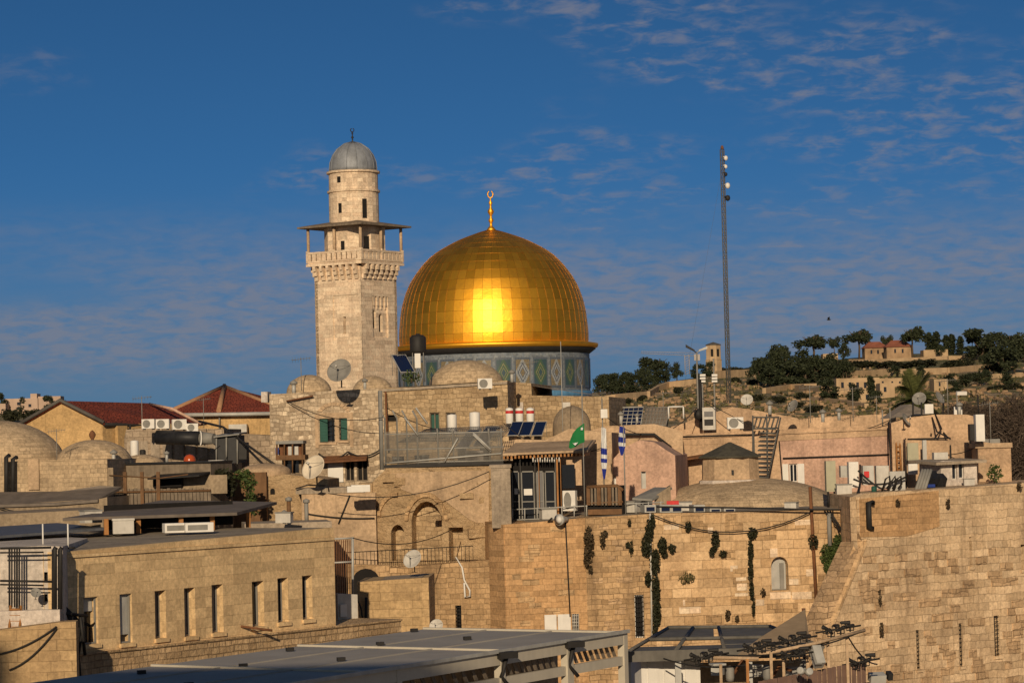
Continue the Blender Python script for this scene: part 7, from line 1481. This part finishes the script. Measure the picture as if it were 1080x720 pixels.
# right pergola with spotlight clusters
pq = thing('timber_pergola', 'wooden posts and rail in front of the buttress carrying spotlights', 'pergola', W(850, 720, 74)); b = MB(); b.tube([W(752, 693, 73), W(800, 694, 73)], .05, 5); b.tube([W(800, 690, 74), W(860, 678, 75), W(912, 664, 76)], .05, 5); part('rail', b, m_plasterB, pq)
for px, yt, Y in ((760, 700, 73), (788, 693, 73), (813, 687, 74), (826, 687, 74.3), (851, 680, 75), (873, 674, 75.5), (893, 669, 75.8)): b = MB(); p = W(px, yt, Y); b.obox((p.x, p.y, p.z - 1.5), .075, .075, 3.0); part('post', b, m_woodO if px == 788 else m_plasterB, pq)
def spots(px, py, Y, n_, label, rz=0):
    n_ += 2
    r = thing('spotlight_cluster', label, 'spotlights', W(px, py, Y), 'clusters of dark spotlights')
    for i in range(n_):
        c = W(px + (i - (n_ - 1) / 2) * 5, py + (i % 2) * 5 - (i - 1) * 1.6, Y); m_ = Matrix.Rotation(R(40 + 25 * (i % 3)), 3, 'X') @ Matrix.Rotation(R(-55 + 37 * i), 3, 'Y'); b = MB(); b.lathe(c, [(.02, -.15), (.04, -.12), (.05, -.01), (.055, .1), (.06, .13), (.045, .12), (.04, .06), (.001, .05)], 10, True, m_); b.tube([c, c - Vector((0, 0, .16))], .025, 4); b.tube([c + Vector((.09, 0, .02)), c + Vector((.1, 0, -.12)), c + Vector((-.1, 0, -.12)), c + Vector((-.09, 0, .02))], .018, 4); part('spotlight', b, m_black, r)
    b = MB(); b.tube([W(px - n_ * 4, py + 6, Y), W(px + n_ * 4, py + 4 - n_, Y)], .025, 4); part('bar', b, m_black, r)
spots(745, 690, 73, 4, 'leftmost cluster of dark spotlights, over the white kiosk'); spots(801, 680, 74, 4, 'cluster of dark spotlights under the awning tip'); spots(838, 672, 75, 4, 'cluster of dark spotlights under the middle of the awning'); spots(884, 661, 76, 4, 'highest cluster of dark spotlights in front of the buttress foot'); spots(838, 688, 74, 3, 'lowest small cluster of dark spotlights beside the plank fence'); spots(908, 695, 76, 3, 'rightmost cluster of dark spotlights beside the fence end')
b = thing('loudspeaker', 'tilted white loudspeaker box among the right spotlights', 'loudspeaker', W(863, 700, 75)); m_ = MB(); m_.obox(W(862, 692, 74.8), .25, .3, .55, .3, -.6); part('casing', m_, m_galv, b); m_ = MB(); m_.obox(W(861, 692.5, 74.63), .2, .04, .46, .3, -.6); part('grille', m_, m_grey, b)
for i, (px, py) in enumerate(((845, 707), (853, 708))): 
    r = thing('small_spotlight', ('white spotlight standing left on the plank fence', 'white spotlight standing right on the plank fence')[i], 'spotlight', W(px, py + 5, 73.6)); c = W(px, py, 73.6); b = MB(); b.lathe(c, [(.04, -.12), (.09, -.08), (.1, .08), (.08, .09), (.001, .07)], 12, True, Matrix.Rotation(R(70), 3, 'X') @ Matrix.Rotation(R(-30 + 50 * i), 3, 'Y')); part('housing', b, m_galv, r); b = MB(); b.tube([c, W(px, py + 5, 73.6)], .025, 4); part('foot', b, m_grey, r)
PF = Pl((800, 710), 73.4, (914, 710), 76.5); pf = thing('plank_fence', 'reddish brown plank fence at the bottom right corner of the canopy', 'fence', PF.w(860, 722)); nbd = 22
for k in range(nbd): x0 = 800 + k * 5.2; yt = 718 - k * 1.0; b = MB(); b.pbox(PF, *PF.rect(x0, yt, x0 + 4.9, 760), -.02 - .01 * (k % 2), .02 + .008 * (k % 3)); part('plank', b, m_fence if 'm_fence' in globals() else m_wood, pf)
b = MB(); b.tube([PF.w(800, 740, .1), PF.w(914, 720, .1)], .04, 4); part('rail', b, m_wood, pf)
rj = random.Random(21)
for i in range(9):
    x = 757 + i * 13; Y = 75.5 + rj.uniform(0, 2); b = MB(); p = W(x, 712 - rj.uniform(0, 8), Y)
    if i % 3 == 0: b.obox(p, .35, .3, .25, rj.uniform(0, 2)); b.obox(p + Vector((0, 0, .17)), .38, .33, .05, .3)
    elif i % 3 == 1: b.lathe(p, [(.1, -.2), (.12, -.1), (.12, .15), (.05, .22), (.001, .23)], 10)
    else: b.tube([p + Vector((-.3, 0, -.2)), p + Vector((0, 0, .25)), p + Vector((.35, 0, .1))], .05, 6)
    solo(('equipment_box', 'canister', 'bent_pipe')[i % 3], b, (m_galv, m_grey, m_rust)[i % 3], ['grey box in the jumble under the pergola, nearest the white kiosk', 'grey canister in the jumble under the pergola, leftmost', 'rusty bent pipe in the jumble under the pergola, leftmost', 'grey box in the jumble under the middle of the pergola', 'grey canister in the jumble under the middle of the pergola', 'rusty bent pipe in the jumble behind the plank fence top', 'grey box in the jumble behind the plank fence, rightmost', 'grey canister in the jumble behind the plank fence, rightmost', 'rusty bent pipe in the jumble at the right end of the fence'][i], ('box', 'canister', 'pipe')[i % 3])
tubes('cable', m_black, [wire(W(700, 694, 76.5), W(790, 700, 74), .15), wire(W(760, 690, 73), W(912, 664, 76), .25), wire(W(800, 676, 75), W(873, 676, 75.5), .2), wire(W(893, 668, 75.8), W(925, 700, 78), .2)], .022, 'loose black cables strung between the spotlight clusters', 'cable')
cl_ = thing('floodlight_box', 'grey floodlight boxes at the foot of the great wall', 'floodlight', W(925, 718, 78)); b = MB(); b.obox(W(925, 714, 78), .45, .3, .22, .2, .3); part('housing', b, m_galv, cl_); b = MB(); b.obox(W(938, 712, 78), .14, .25, .2, .2, .3); part('lamp', b, m_black, cl_)
# the tall stone house behind the viewer, whose evening shadow lies over the near roofs
nb_ = thing('tall_house', 'tall stone house behind the viewpoint, throwing shade on the near roofs', 'house', (-17, -16, BASE))
b = MB(); b.box(-30, -5.6, -22, -12, BASE, 20.3); part('wall', b, m_office, nb_); b = MB(); b.hexa([(-30, -20, 20.29), (-26.4, -20, 20.29), (-26.4, -17, 20.29), (-30, -17, 20.29), (-27.6, -19.5, 29.8), (-26.8, -19.5, 29.8), (-26.8, -17.5, 29.8), (-27.6, -17.5, 29.8)]); part('tree_shadow_caster', b, m_office, nb_)  # unseen taper added to throw a tree-like shadow on the low wall
